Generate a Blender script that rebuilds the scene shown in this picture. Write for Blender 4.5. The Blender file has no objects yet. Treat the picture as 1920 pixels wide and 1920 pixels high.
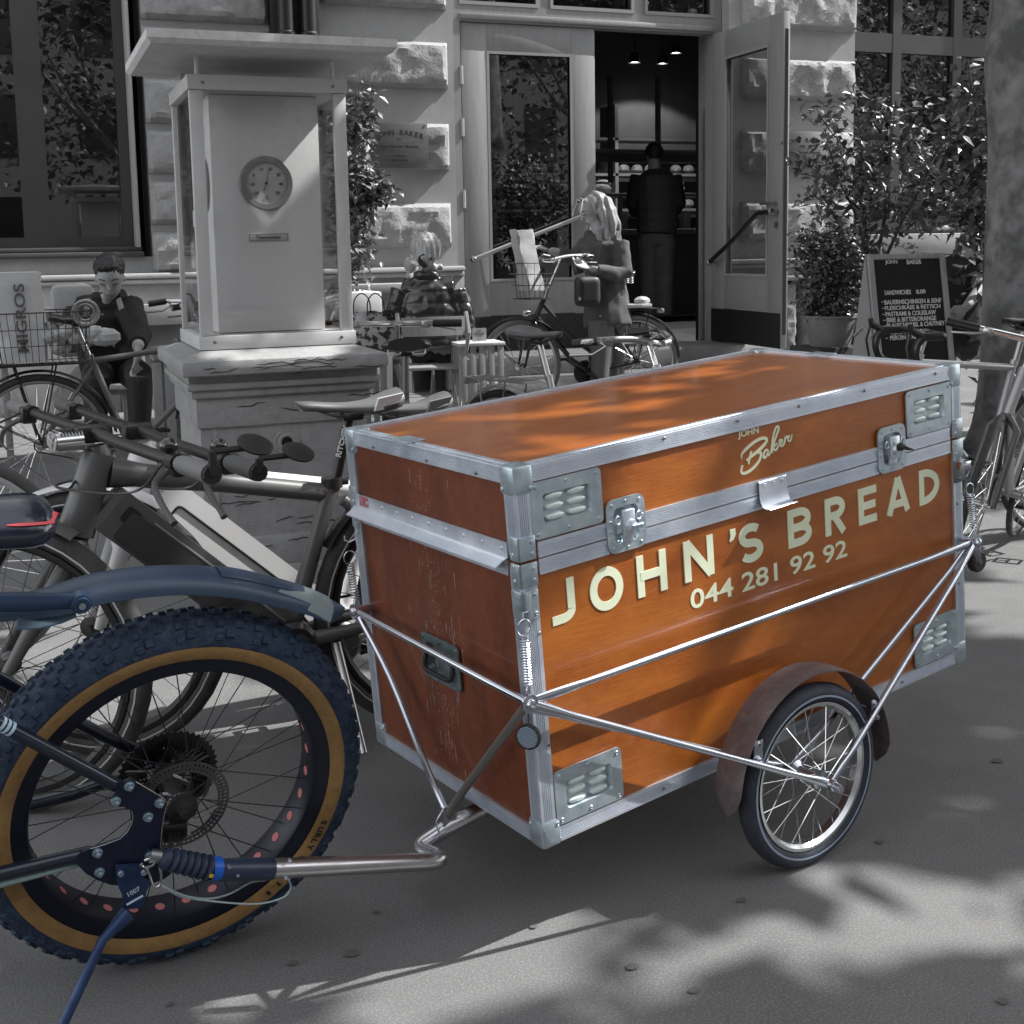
import bpy, bmesh, math, random
from math import sin, cos, pi, radians, sqrt, atan2
from mathutils import Vector as V, Matrix, noise as mnoise
random.seed(7)
D = bpy.data; SC = bpy.context.scene; COL = SC.collection
# ------------------------------------------------------------------ camera
CAM_H = 1.325; FPX = 2325.0; CXP = 960.0; CYP = 753.8
CR = V((0.92988318, -0.36744614, -0.01733785)); CD = V((-0.0617925, -0.10956619, -0.99205692)); CF = V((0.36262784, 0.9235684, -0.12458918))
CO = V((0, 0, CAM_H))
cam = D.objects.new('camera', D.cameras.new('camera')); COL.objects.link(cam)
cam.matrix_world = Matrix(((CR.x, -CD.x, -CF.x, 0), (CR.y, -CD.y, -CF.y, 0), (CR.z, -CD.z, -CF.z, CAM_H), (0, 0, 0, 1)))
cam.data.sensor_width = 36; cam.data.lens = FPX / 1920 * 36; cam.data.shift_y = -(960 - CYP) / 1920
cam.data.clip_end = 500; cam.data.clip_start = .05
SC.camera = cam
# ------------------------------------------------------------------ light
SUN_EL = radians(47); SUN_AZ = radians(-8)          # direction towards the sun, from +X turned a little to the street
w = D.worlds.new('World'); SC.world = w; w.use_nodes = True
nt = w.node_tree; nt.nodes.clear()
sky = nt.nodes.new('ShaderNodeTexSky'); sky.sky_type = 'NISHITA'; sky.sun_disc = False
sky.sun_elevation = SUN_EL; sky.sun_rotation = pi / 2 - SUN_AZ
hs = nt.nodes.new('ShaderNodeHueSaturation'); hs.inputs['Saturation'].default_value = .12
bg = nt.nodes.new('ShaderNodeBackground'); bg.inputs[1].default_value = .15
wo = nt.nodes.new('ShaderNodeOutputWorld')
nt.links.new(sky.outputs[0], hs.inputs['Color']); nt.links.new(hs.outputs[0], bg.inputs[0]); nt.links.new(bg.outputs[0], wo.inputs[0])
sd = D.lights.new('sun', 'SUN'); sd.energy = 3.3; sd.angle = radians(.53); sd.color = (1, .985, .96)
sun = D.objects.new('sun', sd); COL.objects.link(sun)
SDIR = V((cos(SUN_EL) * cos(SUN_AZ), cos(SUN_EL) * sin(SUN_AZ), sin(SUN_EL)))
sun.rotation_euler = SDIR.to_track_quat('Z', 'Y').to_euler()
SC.view_settings.view_transform = 'Standard'; SC.view_settings.look = 'None'
SC.view_settings.exposure = 1.3; SC.view_settings.gamma = 1
SC.cycles.max_bounces = 8; SC.cycles.transparent_max_bounces = 12; SC.cycles.use_denoising = True
SC.cycles.caustics_reflective = False; SC.cycles.caustics_refractive = False
# ------------------------------------------------------------------ camera rays through image pixels -> points in the street
def ray(x, y): return CR * ((x - CXP) / FPX) + CD * ((y - CYP) / FPX) + CF
def onpl(x, y, P, N):
    d = ray(x, y); return CO + d * ((P - CO).dot(N) / d.dot(N))
def atY(x, y, Y): return onpl(x, y, V((0, Y, 0)), V((0, 1, 0)))
def atX(x, y, X): return onpl(x, y, V((X, 0, 0)), V((1, 0, 0)))
def atZ(x, y, Z): return onpl(x, y, V((0, 0, Z)), V((0, 0, 1)))
def atD(x, y, d): return CO + ray(x, y) * d
def gz(Y): return max(0., min(.10, .018 * (Y - 3.6)))
# ------------------------------------------------------------------ materials
_m = {}
def mat(name, c, rough=.6, metal=0., c2=None, sc=6., det=5., st=(1, 1, 1), bump=0., bsc=60., coat=0., spec=.5, bst=None, lo=.35, hi=.65, rv=0., em=0., c3=None, sc3=120., f3=.3):
    """principled material; c..c2 mixed by noise, optional fine grain c3, optional bump"""
    if name in _m: return _m[name]
    m = D.materials.new(name); m.use_nodes = True; t = m.node_tree; N = t.nodes; L = t.links
    b = N['Principled BSDF']; f4 = lambda q: (q, q, q, 1) if isinstance(q, (int, float)) else (*q, 1)
    b.inputs['Base Color'].default_value = f4(c); b.inputs['Roughness'].default_value = rough; b.inputs['Metallic'].default_value = metal
    b.inputs['Coat Weight'].default_value = coat; b.inputs['Coat Roughness'].default_value = .12; b.inputs['Specular IOR Level'].default_value = spec
    if em: b.inputs['Emission Color'].default_value = f4(c); b.inputs['Emission Strength'].default_value = em
    tc = N.new('ShaderNodeTexCoord')
    def nz(scale, stretch, detail):
        mp = N.new('ShaderNodeMapping'); mp.inputs['Scale'].default_value = stretch; L.new(tc.outputs['Object'], mp.inputs[0])
        n = N.new('ShaderNodeTexNoise'); n.inputs['Scale'].default_value = scale; n.inputs['Detail'].default_value = detail; n.inputs['Roughness'].default_value = .6
        L.new(mp.outputs[0], n.inputs['Vector']); return n
    out = None
    if c2 is not None:
        n = nz(sc, st, det); r = N.new('ShaderNodeMapRange'); r.inputs[1].default_value = lo; r.inputs[2].default_value = hi; L.new(n.outputs[0], r.inputs[0])
        mx = N.new('ShaderNodeMix'); mx.data_type = 'RGBA'; mx.inputs[6].default_value = f4(c); mx.inputs[7].default_value = f4(c2)
        L.new(r.outputs[0], mx.inputs[0]); out = mx.outputs[2]; L.new(out, b.inputs['Base Color'])
        if rv:
            r2 = N.new('ShaderNodeMapRange'); r2.inputs[3].default_value = rough - rv; r2.inputs[4].default_value = rough + rv; L.new(r.outputs[0], r2.inputs[0]); L.new(r2.outputs[0], b.inputs['Roughness'])
    if c3 is not None:
        n = nz(sc3, (1, 1, 1), 2); r = N.new('ShaderNodeMapRange'); r.inputs[1].default_value = .45; r.inputs[2].default_value = .75; r.inputs[4].default_value = f3; L.new(n.outputs[0], r.inputs[0])
        mx = N.new('ShaderNodeMix'); mx.data_type = 'RGBA'; mx.inputs[6].default_value = f4(c); mx.inputs[7].default_value = f4(c3)
        if out: L.new(out, mx.inputs[6])
        L.new(r.outputs[0], mx.inputs[0]); L.new(mx.outputs[2], b.inputs['Base Color'])
    if bump:
        n = nz(bsc, bst or st, 6); bp = N.new('ShaderNodeBump'); bp.inputs['Strength'].default_value = bump; bp.inputs['Distance'].default_value = .01
        L.new(n.outputs[0], bp.inputs['Height']); L.new(bp.outputs[0], b.inputs['Normal'])
    _m[name] = m; return m
def glass_mat(name, tint=1., gloss=.5, rough=0., dark=.0):
    if name in _m: return _m[name]
    m = D.materials.new(name); m.use_nodes = True; t = m.node_tree; N = t.nodes; L = t.links; N.clear()
    o = N.new('ShaderNodeOutputMaterial'); tr = N.new('ShaderNodeBsdfTransparent'); tr.inputs[0].default_value = (tint, tint, tint, 1)
    gl = N.new('ShaderNodeBsdfGlossy'); gl.inputs['Roughness'].default_value = rough; gl.inputs[0].default_value = (.95, .95, .95, 1)
    lw = N.new('ShaderNodeLayerWeight'); lw.inputs[0].default_value = .5; fr = N.new('ShaderNodeMath'); fr.operation = 'POWER'; fr.inputs[1].default_value = 3.5; L.new(lw.outputs['Facing'], fr.inputs[0])
    mr = N.new('ShaderNodeMapRange'); mr.inputs[3].default_value = .04 + dark; mr.inputs[4].default_value = .9
    L.new(fr.outputs[0], mr.inputs[0]); mx = N.new('ShaderNodeMixShader'); L.new(mr.outputs[0], mx.inputs[0])
    L.new(tr.outputs[0], mx.inputs[1]); L.new(gl.outputs[0], mx.inputs[2]); L.new(mx.outputs[0], o.inputs[0])
    _m[name] = m; return m
# ------------------------------------------------------------------ objects
def tag(o, label=None, cat=None, group=None, kind=None):
    if label: o['label'] = label
    if cat: o['category'] = cat
    if group: o['group'] = group
    if kind: o['kind'] = kind
    return o
GM = [None]
def thing(name, loc, label, cat, group=None, rot=None, M=None):
    o = D.objects.new(name, None); COL.objects.link(o); o.empty_display_size = .1
    if GM[0] is not None: loc = GM[0] @ V(loc)
    o.matrix_world = M if M is not None else Matrix.Translation(V(loc)) @ (rot.to_4x4() if rot is not None else Matrix())
    return tag(o, label, cat, group)
def copy_tree(o, parent=None):
    c = o.copy(); COL.objects.link(c); c.parent = parent
    for ch in [x for x in D.objects if x.parent == o]: copy_tree(ch, c)
    return c
class MB:
    """collects shapes, then links them as ONE mesh object"""
    def __init__(s): s.v = []; s.f = []; s.mi = []; s.m = 0
    def add(s, vs, fs):
        k = len(s.v); s.v += [tuple(p) for p in vs]; s.f += [tuple(i + k for i in f) for f in fs]; s.mi += [s.m] * len(fs); return s
    def box(s, a, b, bev=0., M=None):
        (x0, y0, z0), (x1, y1, z1) = a, b
        x0, x1 = min(x0, x1), max(x0, x1); y0, y1 = min(y0, y1), max(y0, y1); z0, z1 = min(z0, z1), max(z0, z1)
        if bev <= 0:
            vs = [V(p) for p in ((x0, y0, z0), (x1, y0, z0), (x1, y1, z0), (x0, y1, z0), (x0, y0, z1), (x1, y0, z1), (x1, y1, z1), (x0, y1, z1))]
            fs = [(0, 3, 2, 1), (4, 5, 6, 7), (0, 1, 5, 4), (1, 2, 6, 5), (2, 3, 7, 6), (3, 0, 4, 7)]
        else:
            bev = min(bev, (x1 - x0) * .49, (y1 - y0) * .49, (z1 - z0) * .49)
            bm = bmesh.new(); bmesh.ops.create_cube(bm, size=1)
            for v in bm.verts: v.co = V(((x0 + x1) / 2 + v.co.x * (x1 - x0), (y0 + y1) / 2 + v.co.y * (y1 - y0), (z0 + z1) / 2 + v.co.z * (z1 - z0)))
            bmesh.ops.bevel(bm, geom=bm.edges[:], offset=bev, segments=2, affect='EDGES', profile=.5)
            bm.verts.index_update(); vs = [v.co.copy() for v in bm.verts]; fs = [[v.index for v in f.verts] for f in bm.faces]; bm.free()
        if M is not None: vs = [M @ v for v in vs]
        return s.add(vs, fs)
    def tube(s, pts, r, n=10, cap=True, closed=False, flat=1., up=None):
        """pts polyline; r radius or list; flat squashes the section along 'up'"""
        P = [V(p) for p in pts]; N = len(P); R = r if isinstance(r, (list, tuple)) else [r] * N
        T = []
        for i in range(N):
            a = P[(i - 1) % N] if (closed or i > 0) else P[i]; b = P[(i + 1) % N] if (closed or i < N - 1) else P[i]
            T.append((b - a).normalized() if (b - a).length > 1e-9 else V((0, 0, 1)))
        u = V(up) if up is not None else (V((0, 0, 1)) if abs(T[0].z) < .9 else V((1, 0, 0)))
        vs = []; fs = []
        for i in range(N):
            u = (u - T[i] * u.dot(T[i]))
            if u.length < 1e-6: u = T[i].orthogonal()
            u.normalize(); w_ = T[i].cross(u)
            for k in range(n):
                a = 2 * pi * k / n; vs.append(P[i] + (u * (cos(a) * flat) + w_ * sin(a)) * R[i])
        for i in range(N if closed else N - 1):
            j = (i + 1) % N
            for k in range(n):
                k2 = (k + 1) % n; fs.append((i * n + k, i * n + k2, j * n + k2, j * n + k))
        if cap and not closed: fs.append(tuple(range(n))[::-1]); fs.append(tuple((N - 1) * n + k for k in range(n)))
        return s.add(vs, fs)
    def lathe(s, prof, o=(0, 0, 0), ax=(0, 0, 1), n=24, a0=0, a1=2 * pi, sx=1., closed=False):
        """prof list of (radius, height) turned round ax through o"""
        o = V(o); A = V(ax).normalized(); X = A.orthogonal().normalized() if abs(A.z) < .999 else V((1, 0, 0)); Y = A.cross(X)
        full = abs(a1 - a0 - 2 * pi) < 1e-6; cnt = n if full else n + 1; m = len(prof); vs = []; fs = []
        for k in range(cnt):
            a = a0 + (a1 - a0) * k / n
            for (r, h) in prof: vs.append(o + X * (r * cos(a) * sx) + Y * (r * sin(a)) + A * h)
        for k in range(n):
            k2 = (k + 1) % cnt
            for i in range(m if closed else m - 1):
                j = (i + 1) % m; fs.append((k * m + i, k2 * m + i, k2 * m + j, k * m + j))
        return s.add(vs, fs)
    def prism(s, poly, h, M=None, z0=0., bev=0.):
        """2-D outline extruded along local z"""
        n = len(poly); vs = [V((x, y, z0)) for x, y in poly] + [V((x, y, z0 + h)) for x, y in poly]
        fs = [tuple(range(n))[::-1], tuple(range(n, 2 * n))] + [(i, (i + 1) % n, n + (i + 1) % n, n + i) for i in range(n)]
        if M is not None: vs = [M @ v for v in vs]
        return s.add(vs, fs)
    def ball(s, c, r, n=10, sc=(1, 1, 1), M=None):
        c = V(c); vs = []; fs = []; m = n // 2 + 2
        for i in range(m):
            t = pi * i / (m - 1)
            for k in range(n):
                p = 2 * pi * k / n; q = V((sin(t) * cos(p) * sc[0], sin(t) * sin(p) * sc[1], cos(t) * sc[2])) * r
                if M is not None: q = M @ q
                vs.append(c + q)
        for i in range(m - 1):
            for k in range(n):
                k2 = (k + 1) % n; fs.append((i * n + k, (i + 1) * n + k, (i + 1) * n + k2, i * n + k2))
        return s.add(vs, fs)
    def quad(s, a, b, c, d): return s.add([a, b, c, d], [(0, 1, 2, 3)])
    def build(s, name, m, parent=None, smooth=35, M=None, inv=None):
        me = D.meshes.new(name); me.from_pydata(s.v, [], s.f)
        ms = m if isinstance(m, (list, tuple)) else [m]
        for q in ms: me.materials.append(q)
        if len(ms) > 1: me.polygons.foreach_set('material_index', s.mi)
        if GM[0] is not None: me.transform(GM[0])
        if inv is not None: me.transform(inv)
        if smooth:
            me.polygons.foreach_set('use_smooth', [True] * len(me.polygons)); me.set_sharp_from_angle(angle=radians(smooth))
        me.update(); o = D.objects.new(name, me); COL.objects.link(o)
        if parent is not None: o.parent = parent
        if M is not None: o.matrix_local = M
        return o
def struct(name, mb, m, smooth=35): return tag(mb.build(name, m, None, smooth), kind='structure')
def fr(o, x, y, z=None):
    """frame matrix from origin and x, y axes"""
    x = V(x).normalized(); z = x.cross(V(y)).normalized() if z is None else V(z).normalized(); y = z.cross(x)
    return Matrix(((x.x, y.x, z.x, o[0]), (x.y, y.y, z.y, o[1]), (x.z, y.z, z.z, o[2]), (0, 0, 0, 1)))
def rrect(w, h, r, n=4, cx=0, cy=0):
    p = []
    for sx, sy, a in ((1, 1, 0), (-1, 1, pi / 2), (-1, -1, pi), (1, -1, 3 * pi / 2)):
        for k in range(n + 1):
            t = a + pi / 2 * k / n; p.append((cx + sx * (w / 2 - r) + r * cos(t), cy + sy * (h / 2 - r) + r * sin(t)))
    return p
def spline(pts, n=6):
    """Catmull-Rom through pts"""
    P = [V(p) for p in pts]; P = [P[0] * 2 - P[1]] + P + [P[-1] * 2 - P[-2]]; o = []
    for i in range(1, len(P) - 2):
        a, b, c, d = P[i - 1:i + 3]
        for k in range(n):
            t = k / n; o.append(.5 * ((2 * b) + (c - a) * t + (2 * a - 5 * b + 4 * c - d) * t * t + (3 * b - a - 3 * c + d) * t ** 3))
    o.append(P[-2]); return o
_txt = {}
def text_geo(body, size=1., bold=0., spacing=1., ext=.001, align='LEFT', line=1.):
    """glyph mesh of the built-in font, verts in x,y (text plane), z thickness"""
    c = D.curves.new('t', 'FONT'); c.body = body; c.size = size; c.extrude = ext; c.offset = bold; c.space_character = spacing; c.align_x = align; c.resolution_u = 4; c.space_line = line
    o = D.objects.new('t', c); COL.objects.link(o); dg = bpy.context.evaluated_depsgraph_get(); dg.update()
    me = D.meshes.new_from_object(o.evaluated_get(dg)); vs = [v.co.copy() for v in me.vertices]; fs = [tuple(p.vertices) for p in me.polygons]
    D.objects.remove(o); D.curves.remove(c); D.meshes.remove(me); return vs, fs
def put_text(mb, body, M, size=1., bold=0., spacing=1., ext=.001, align='LEFT', fitw=None, fith=None, line=1.):
    vs, fs = text_geo(body, size, bold, spacing, ext, align, line)
    x0 = min(v.x for v in vs); x1 = max(v.x for v in vs); y1 = max(v.y for v in vs); y0 = min(v.y for v in vs)
    sx = fitw / (x1 - x0) if fitw else 1; sy = fith / (y1 - y0) if fith else (sx if fitw else 1)
    if fitw: vs = [V(((v.x - x0) * sx, v.y * sy - (y0 * sy if fith else 0), v.z)) for v in vs]
    mb.add([M @ v for v in vs], fs); return mb
def rivets(mb, pts, M, r=.0045, h=.0022):
    for x, y in pts: mb.lathe([(0, h), (r * .35, h * .95), (r * .4, h * .4), (r * .62, h), (r * .9, h * .6), (r, 0)], M @ V((x, y, 0)), (M.to_3x3() @ V((0, 0, 1))), 10)
# ------------------------------------------------------------------ shared materials
alu = mat('aluminium', (.62, .68, .78), .38, .72, c2=(.74, .79, .86), sc=14, st=(1, 1, 1), bump=.05, bsc=200, rv=.06)  # blue of the reflected sky is tinted into the metal colour
zinc = mat('zinc_plate', (.42, .51, .57), .36, .7, c2=(.56, .64, .68), sc=25, bump=.06, bsc=90, rv=.08)
steel = mat('polished_steel', (.66, .69, .76), .2, 1.)
chrome = mat('chrome', (.72, .72, .72), .12, 1.)
steel_dk = mat('dull_steel', (.25, .26, .28), .4, .9)
rubber = mat('rubber', .018, .75, c2=.035, sc=9)
black = mat('black_paint', .012, .3, coat=.3)
blackm = mat('black_matt', .015, .65)
cream = mat('cream_vinyl', (.80, .84, .62), .45, c2=(.74, .80, .58), sc=20)
wood = mat('varnished_plywood', (.42, .125, .014), .40, 0, c2=(.27, .06, .008), sc=3.2, det=8, st=(1, 4, 3), coat=.3, bump=.10, bsc=22, bst=(1, 8, 8), lo=.3, hi=.72, c3=(.46, .16, .035), sc3=42, f3=.3)
wood_end = mat('reddish_ply_shaded', (.19, .042, .010), .5, 0, c2=(.10, .022, .008), sc=3.5, det=8, st=(1, 4, 1), coat=.25, bump=.10, bsc=22, bst=(8, 8, 1), lo=.35, hi=.75, c3=(.25, .10, .06), sc3=50, f3=.25)  # redder end plywood, the shade of that face darkened into its colour
# ------------------------------------------------------------------ box frame of the trailer
TN = V((.85418787, 2.04987343, .19550736)); TU = V((.97048281, .22819651, .07803506)); TW = V((-.2288945, .97345124, 0)); TZ = V((-.07596333, -.0178618, .99695062))
TT = fr(TN, TU, TW, TZ); TI = TT.inverted(); BL, BW, BH = 1.2914, .6488, .7350
def tb(x, y, p, off=0.):      # pixel -> box coordinates, on the plane y = off
    return TI @ onpl(x, y, TN + TW * off, TW)
def tl(x, y, off=0.):         # pixel -> box coordinates, on the plane x = off
    return TI @ onpl(x, y, TN + TU * off, TU)
trail = thing('cargo_trailer', None, 'varnished plywood cargo trailer box edged in aluminium, lettered with bread and a phone number', 'trailer', M=Matrix.Translation(TT @ V((.6, .32, -.2))) @ TT.to_3x3().to_4x4())
RI = trail.matrix_world.inverted() @ TT; WI = trail.matrix_world.inverted()
def tp(mb, name, m, parent=None, **k): return mb.build(name, m, parent or trail, inv=RI, **k)
LZ = .560
HOLES = [(.037, .191, .600, .698), (1.097, 1.251, .598, .696), (.038, .192, .038, .136), (1.104, 1.258, .037, .135), (.207, .291, .533, .627), (.994, 1.078, .533, .627)]
def holed(mb, u0, u1, v0, v1, holes, pt):
    us = sorted({u0, u1, *[q for h in holes for q in h[:2] if u0 < q < u1]}); vs_ = sorted({v0, v1, *[q for h in holes for q in h[2:] if v0 < q < v1]})
    for i in range(len(us) - 1):
        for j in range(len(vs_) - 1):
            cu = (us[i] + us[i + 1]) / 2; cv = (vs_[j] + vs_[j + 1]) / 2
            if not any(h[0] < cu < h[1] and h[2] < cv < h[3] for h in holes): mb.quad(pt(us[i], vs_[j]), pt(us[i + 1], vs_[j]), pt(us[i + 1], vs_[j + 1]), pt(us[i], vs_[j + 1]))
def shell(z0, z1, nm):
    mb = MB(); e = .003; holed(mb, e, BL - e, z0, z1, HOLES, lambda u, v: (u, e, v)); 
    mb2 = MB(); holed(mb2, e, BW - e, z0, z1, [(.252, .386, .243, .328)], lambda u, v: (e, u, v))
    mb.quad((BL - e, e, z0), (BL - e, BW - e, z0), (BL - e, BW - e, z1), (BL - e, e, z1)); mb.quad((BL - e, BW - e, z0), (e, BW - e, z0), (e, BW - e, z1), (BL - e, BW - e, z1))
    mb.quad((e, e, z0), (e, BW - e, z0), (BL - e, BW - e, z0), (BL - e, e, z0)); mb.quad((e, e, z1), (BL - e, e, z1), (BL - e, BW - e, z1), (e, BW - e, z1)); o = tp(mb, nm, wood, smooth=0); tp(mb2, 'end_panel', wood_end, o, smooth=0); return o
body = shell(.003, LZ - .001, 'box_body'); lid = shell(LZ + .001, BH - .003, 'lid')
def rib(mb, a, c, wd, nd, w_, h=.0025, n=5):
    a = V(a); c = V(c); wd = V(wd); nd = V(nd); pr = [(0, -.004), (0, h)]; m0 = .2
    for i in range(n):
        t = m0 + (1 - 2 * m0) * i / n; s_ = (1 - 2 * m0) / n
        pr += [(t, h), (t + s_ * .12, h - .0016), (t + s_ * .5, h - .0016), (t + s_ * .62, h)]
    pr += [(1, h), (1, -.004)]
    vs = [a + wd * (t * w_) + nd * q for t, q in pr] + [c + wd * (t * w_) + nd * q for t, q in pr]; m = len(pr)
    mb.add(vs, [(i, i + 1, m + i + 1, m + i) for i in range(m - 1)] + [tuple(range(m))[::-1], tuple(range(m, 2 * m))])
w_ = .032
X, Y, Z = V((1, 0, 0)), V((0, 1, 0)), V((0, 0, 1))
def edge_trim(z0, z1, fullbelow, fullabove, parent, nm):
    mb = MB()
    for (yy, nd) in ((0, -Y), (BW, Y)):
        for zz, ww in (((z0, .03), (z1 - .03, .03))):
            near = yy == 0 and abs(zz + .015 - LZ) < .03
            for q0, q1 in (((.04, .205), (.293, .992), (1.080, BL - .04)) if near else ((.04, BL - .04),)): rib(mb, (q0, yy, zz), (q1, yy, zz), Z, nd, ww)
    for (xx, nd) in ((0, -X), (BL, X)):
        for zz, ww in (((z0, .03), (z1 - .03, .03))):
            rib(mb, (xx, .04, zz), (xx, BW - .04, zz), Z, nd, ww)
    for cx, sx in ((0, 1), (BL, -1)):
        for cy_, sy in ((0, 1), (BW, -1)):
            rib(mb, (cx - sx * .002, cy_, z0 + .01), (cx - sx * .002, cy_, z1 - .01), X * sx, -Y * sy, w_ + .002)
            rib(mb, (cx, cy_ - sy * .002, z0 + .01), (cx, cy_ - sy * .002, z1 - .01), Y * sy, -X * sx, w_ + .002)
    return tp(mb, nm, alu, parent)
edge_trim(0, LZ - .0012, 0, 0, body, 'edge_trim'); lt = edge_trim(LZ + .0012, BH, 0, 0, lid, 'edge_trim')
b = MB()
for yy, s in ((.0, 1), (BW, -1)): rib(b, (.0, yy, BH), (BL, yy, BH), Y * s, Z, .026, n=1)
for xx, s in ((0, 1), (BL, -1)): rib(b, (xx, .026, BH), (xx, BW - .026, BH), X * s, Z, .026, n=1)
tp(b, 'top_trim', alu, lid)
# riveted screws in the trims
b = MB(); MF = fr((0, -.0028, 0), X, Z, -Y)
rivets(b, [(x, BH - .008) for x in (.36, .56, .74, .95, 1.2)] + [(x, .014) for x in (.3, .55, .9, 1.05)] + [(.028, z) for z in (.30, .20, .42)] + [(BL - .02, z) for z in (.2, .3, .4)], MF, .0038)
ML = fr((-.0028, 0, 0), -Y, Z, -X)
rivets(b, [(-y, .712) for y in (.52, .3, .12)], ML, .0038); tp(b, 'trim_rivets', steel_dk, body)
# corner caps
def corner_cap(cx, cy_, cz, par):
    mb = MB(); sx = 1 if cx == 0 else -1; sy = 1 if cy_ == 0 else -1; sz = 1 if cz == 0 else -1
    o = .0045; mb.box((cx - sx * o, cy_ - sy * o, cz - sz * o), (cx + sx * .042, cy_ + sy * .042, cz + sz * (.052)), .0075)
    rivets(mb, [(cx + sx * .033, cz + sz * .040)], fr((0, cy_ - sy * o, 0), X, Z, -Y * sy) if sy == 1 else fr((0, cy_ - sy * o, 0), X, Z, Y), .0045, .002)
    rivets(mb, [(0, 0)], fr((cx - sx * o, cy_ + sy * .033, cz + sz * .040), Y, Z, -X * sx), .0045, .002)
    tp(mb, 'corner_cap', zinc, par)
for cx in (0, BL):
    for cy_ in (0, BW): corner_cap(cx, cy_, 0, body); corner_cap(cx, cy_, BH, lid)
# brace plates at the lid joint
for cx, sx in ((0, 1), (BL, -1)):
    for cy_, sy in ((0, 1), (BW, -1)):
        for z0, par in ((LZ + .002, lid), (LZ - .048, body)):
            mb = MB(); o = .0055
            mb.box((cx - sx * o, cy_ - sy * o, z0), (cx + sx * .034, cy_ + sy * .0, z0 + .046), .003); mb.box((cx - sx * o, cy_ - sy * o, z0), (cx, cy_ + sy * .026, z0 + .046), .003)
            rivets(mb, [(cx + sx * .024, z0 + .012), (cx + sx * .024, z0 + .034)], fr((0, cy_ - sy * o, 0), X, Z, -Y * sy), .0045, .002)
            rivets(mb, [(0, 0), (0, .022)], fr((cx - sx * o, cy_ + sy * .015, z0 + .012), Y, Z, -X * sx), .0045, .002)
            tp(mb, 'brace_plate', zinc, par)
mb = MB(); mb.box((-.008, -.008, .452), (.030, .0, .507), .003); mb.box((-.008, -.008, .452), (0, .028, .507), .003)
mb.box((-.001, -.013, .458), (.009, -.007, .505), .002); rivets(mb, [(.021, .462), (.021, .497)], fr((0, -.008, 0), X, Z, -Y), .0045); tp(mb, 'spring_bracket', zinc, body)
mb = MB(); mb.box((BL - .030, -.008, .452), (BL + .008, 0, .507), .003); rivets(mb, [(BL - .014, .462), (BL - .014, .497)], fr((0, -.008, 0), X, Z, -Y), .0045); tp(mb, 'spring_bracket', steel_dk, body)
# louvred vents
def dish(mb, x0, z0, w, h, r, mg, dp, M):
    """plate with a pressed recess"""
    o = rrect(w, h, r, 3, x0 + w / 2, z0 + h / 2); i = rrect(w - 2 * mg, h - 2 * mg, r * .7, 3, x0 + w / 2, z0 + h / 2); j = rrect(w - 2 * mg - .008, h - 2 * mg - .008, r * .6, 3, x0 + w / 2, z0 + h / 2)
    n = len(o); vs = [V((*p, -.001)) for p in o] + [V((*p, .003)) for p in o] + [V((*p, .003)) for p in i] + [V((*p, .0035 - dp)) for p in j]
    fs = []
    for a in range(3):
        for k in range(n): fs.append((a * n + k, a * n + (k + 1) % n, (a + 1) * n + (k + 1) % n, (a + 1) * n + k))
    fs.append(tuple(3 * n + k for k in range(n))); mb.add([M @ v for v in vs], fs)
def vent(x0, z0, par):
    MV = fr((0, -.0005, 0), X, Z, -Y); mb = MB(); w, h = .164, .108
    dish(mb, x0, z0, w, h, .010, .026, .012, MV)
    rivets(mb, [(x0 + a * w, z0 + c * h) for a, c in ((.07, .09), (.5, .09), (.93, .09), (.07, .91), (.5, .91), (.93, .91))], MV @ Matrix.Translation((0, 0, .003)), .0042)
    pl = tp(mb, 'vent_plate', zinc, par)
    mb = MB()
    for cx in (.34, .66):
        for cz in (.32, .5, .68):
            c = V((x0 + cx * w, z0 + cz * h, -.0085)); n = 12; vs = []; fs = []
            for lv, (s_, dz, up) in enumerate(((1, 0, 0), (.92, .006, .0012), (.7, .0085, .0026), (.35, .0098, .0034))):
                for k in range(n):
                    a = 2 * pi * k / n; px = cos(a) * .0165 * s_; px = px + (.006 * s_ if cos(a) > 0.01 else -.006 * s_ if cos(a) < -.01 else 0); vs.append(c + V((px, sin(a) * .0068 * s_ + up * .6, dz)))
            for lv in range(3):
                for k in range(n): fs.append((lv * n + k, lv * n + (k + 1) % n, (lv + 1) * n + (k + 1) % n, (lv + 1) * n + k))
            fs.append(tuple(3 * n + k for k in range(n))); mb.add([MV @ v for v in vs], fs)
    tp(mb, 'louvres', mat('louvre_steel', (.80, .88, .86), .42, .25), pl)
vent(.032, .595, lid); vent(1.092, .593, lid); vent(.033, .033, body); vent(1.099, .032, body)
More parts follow.
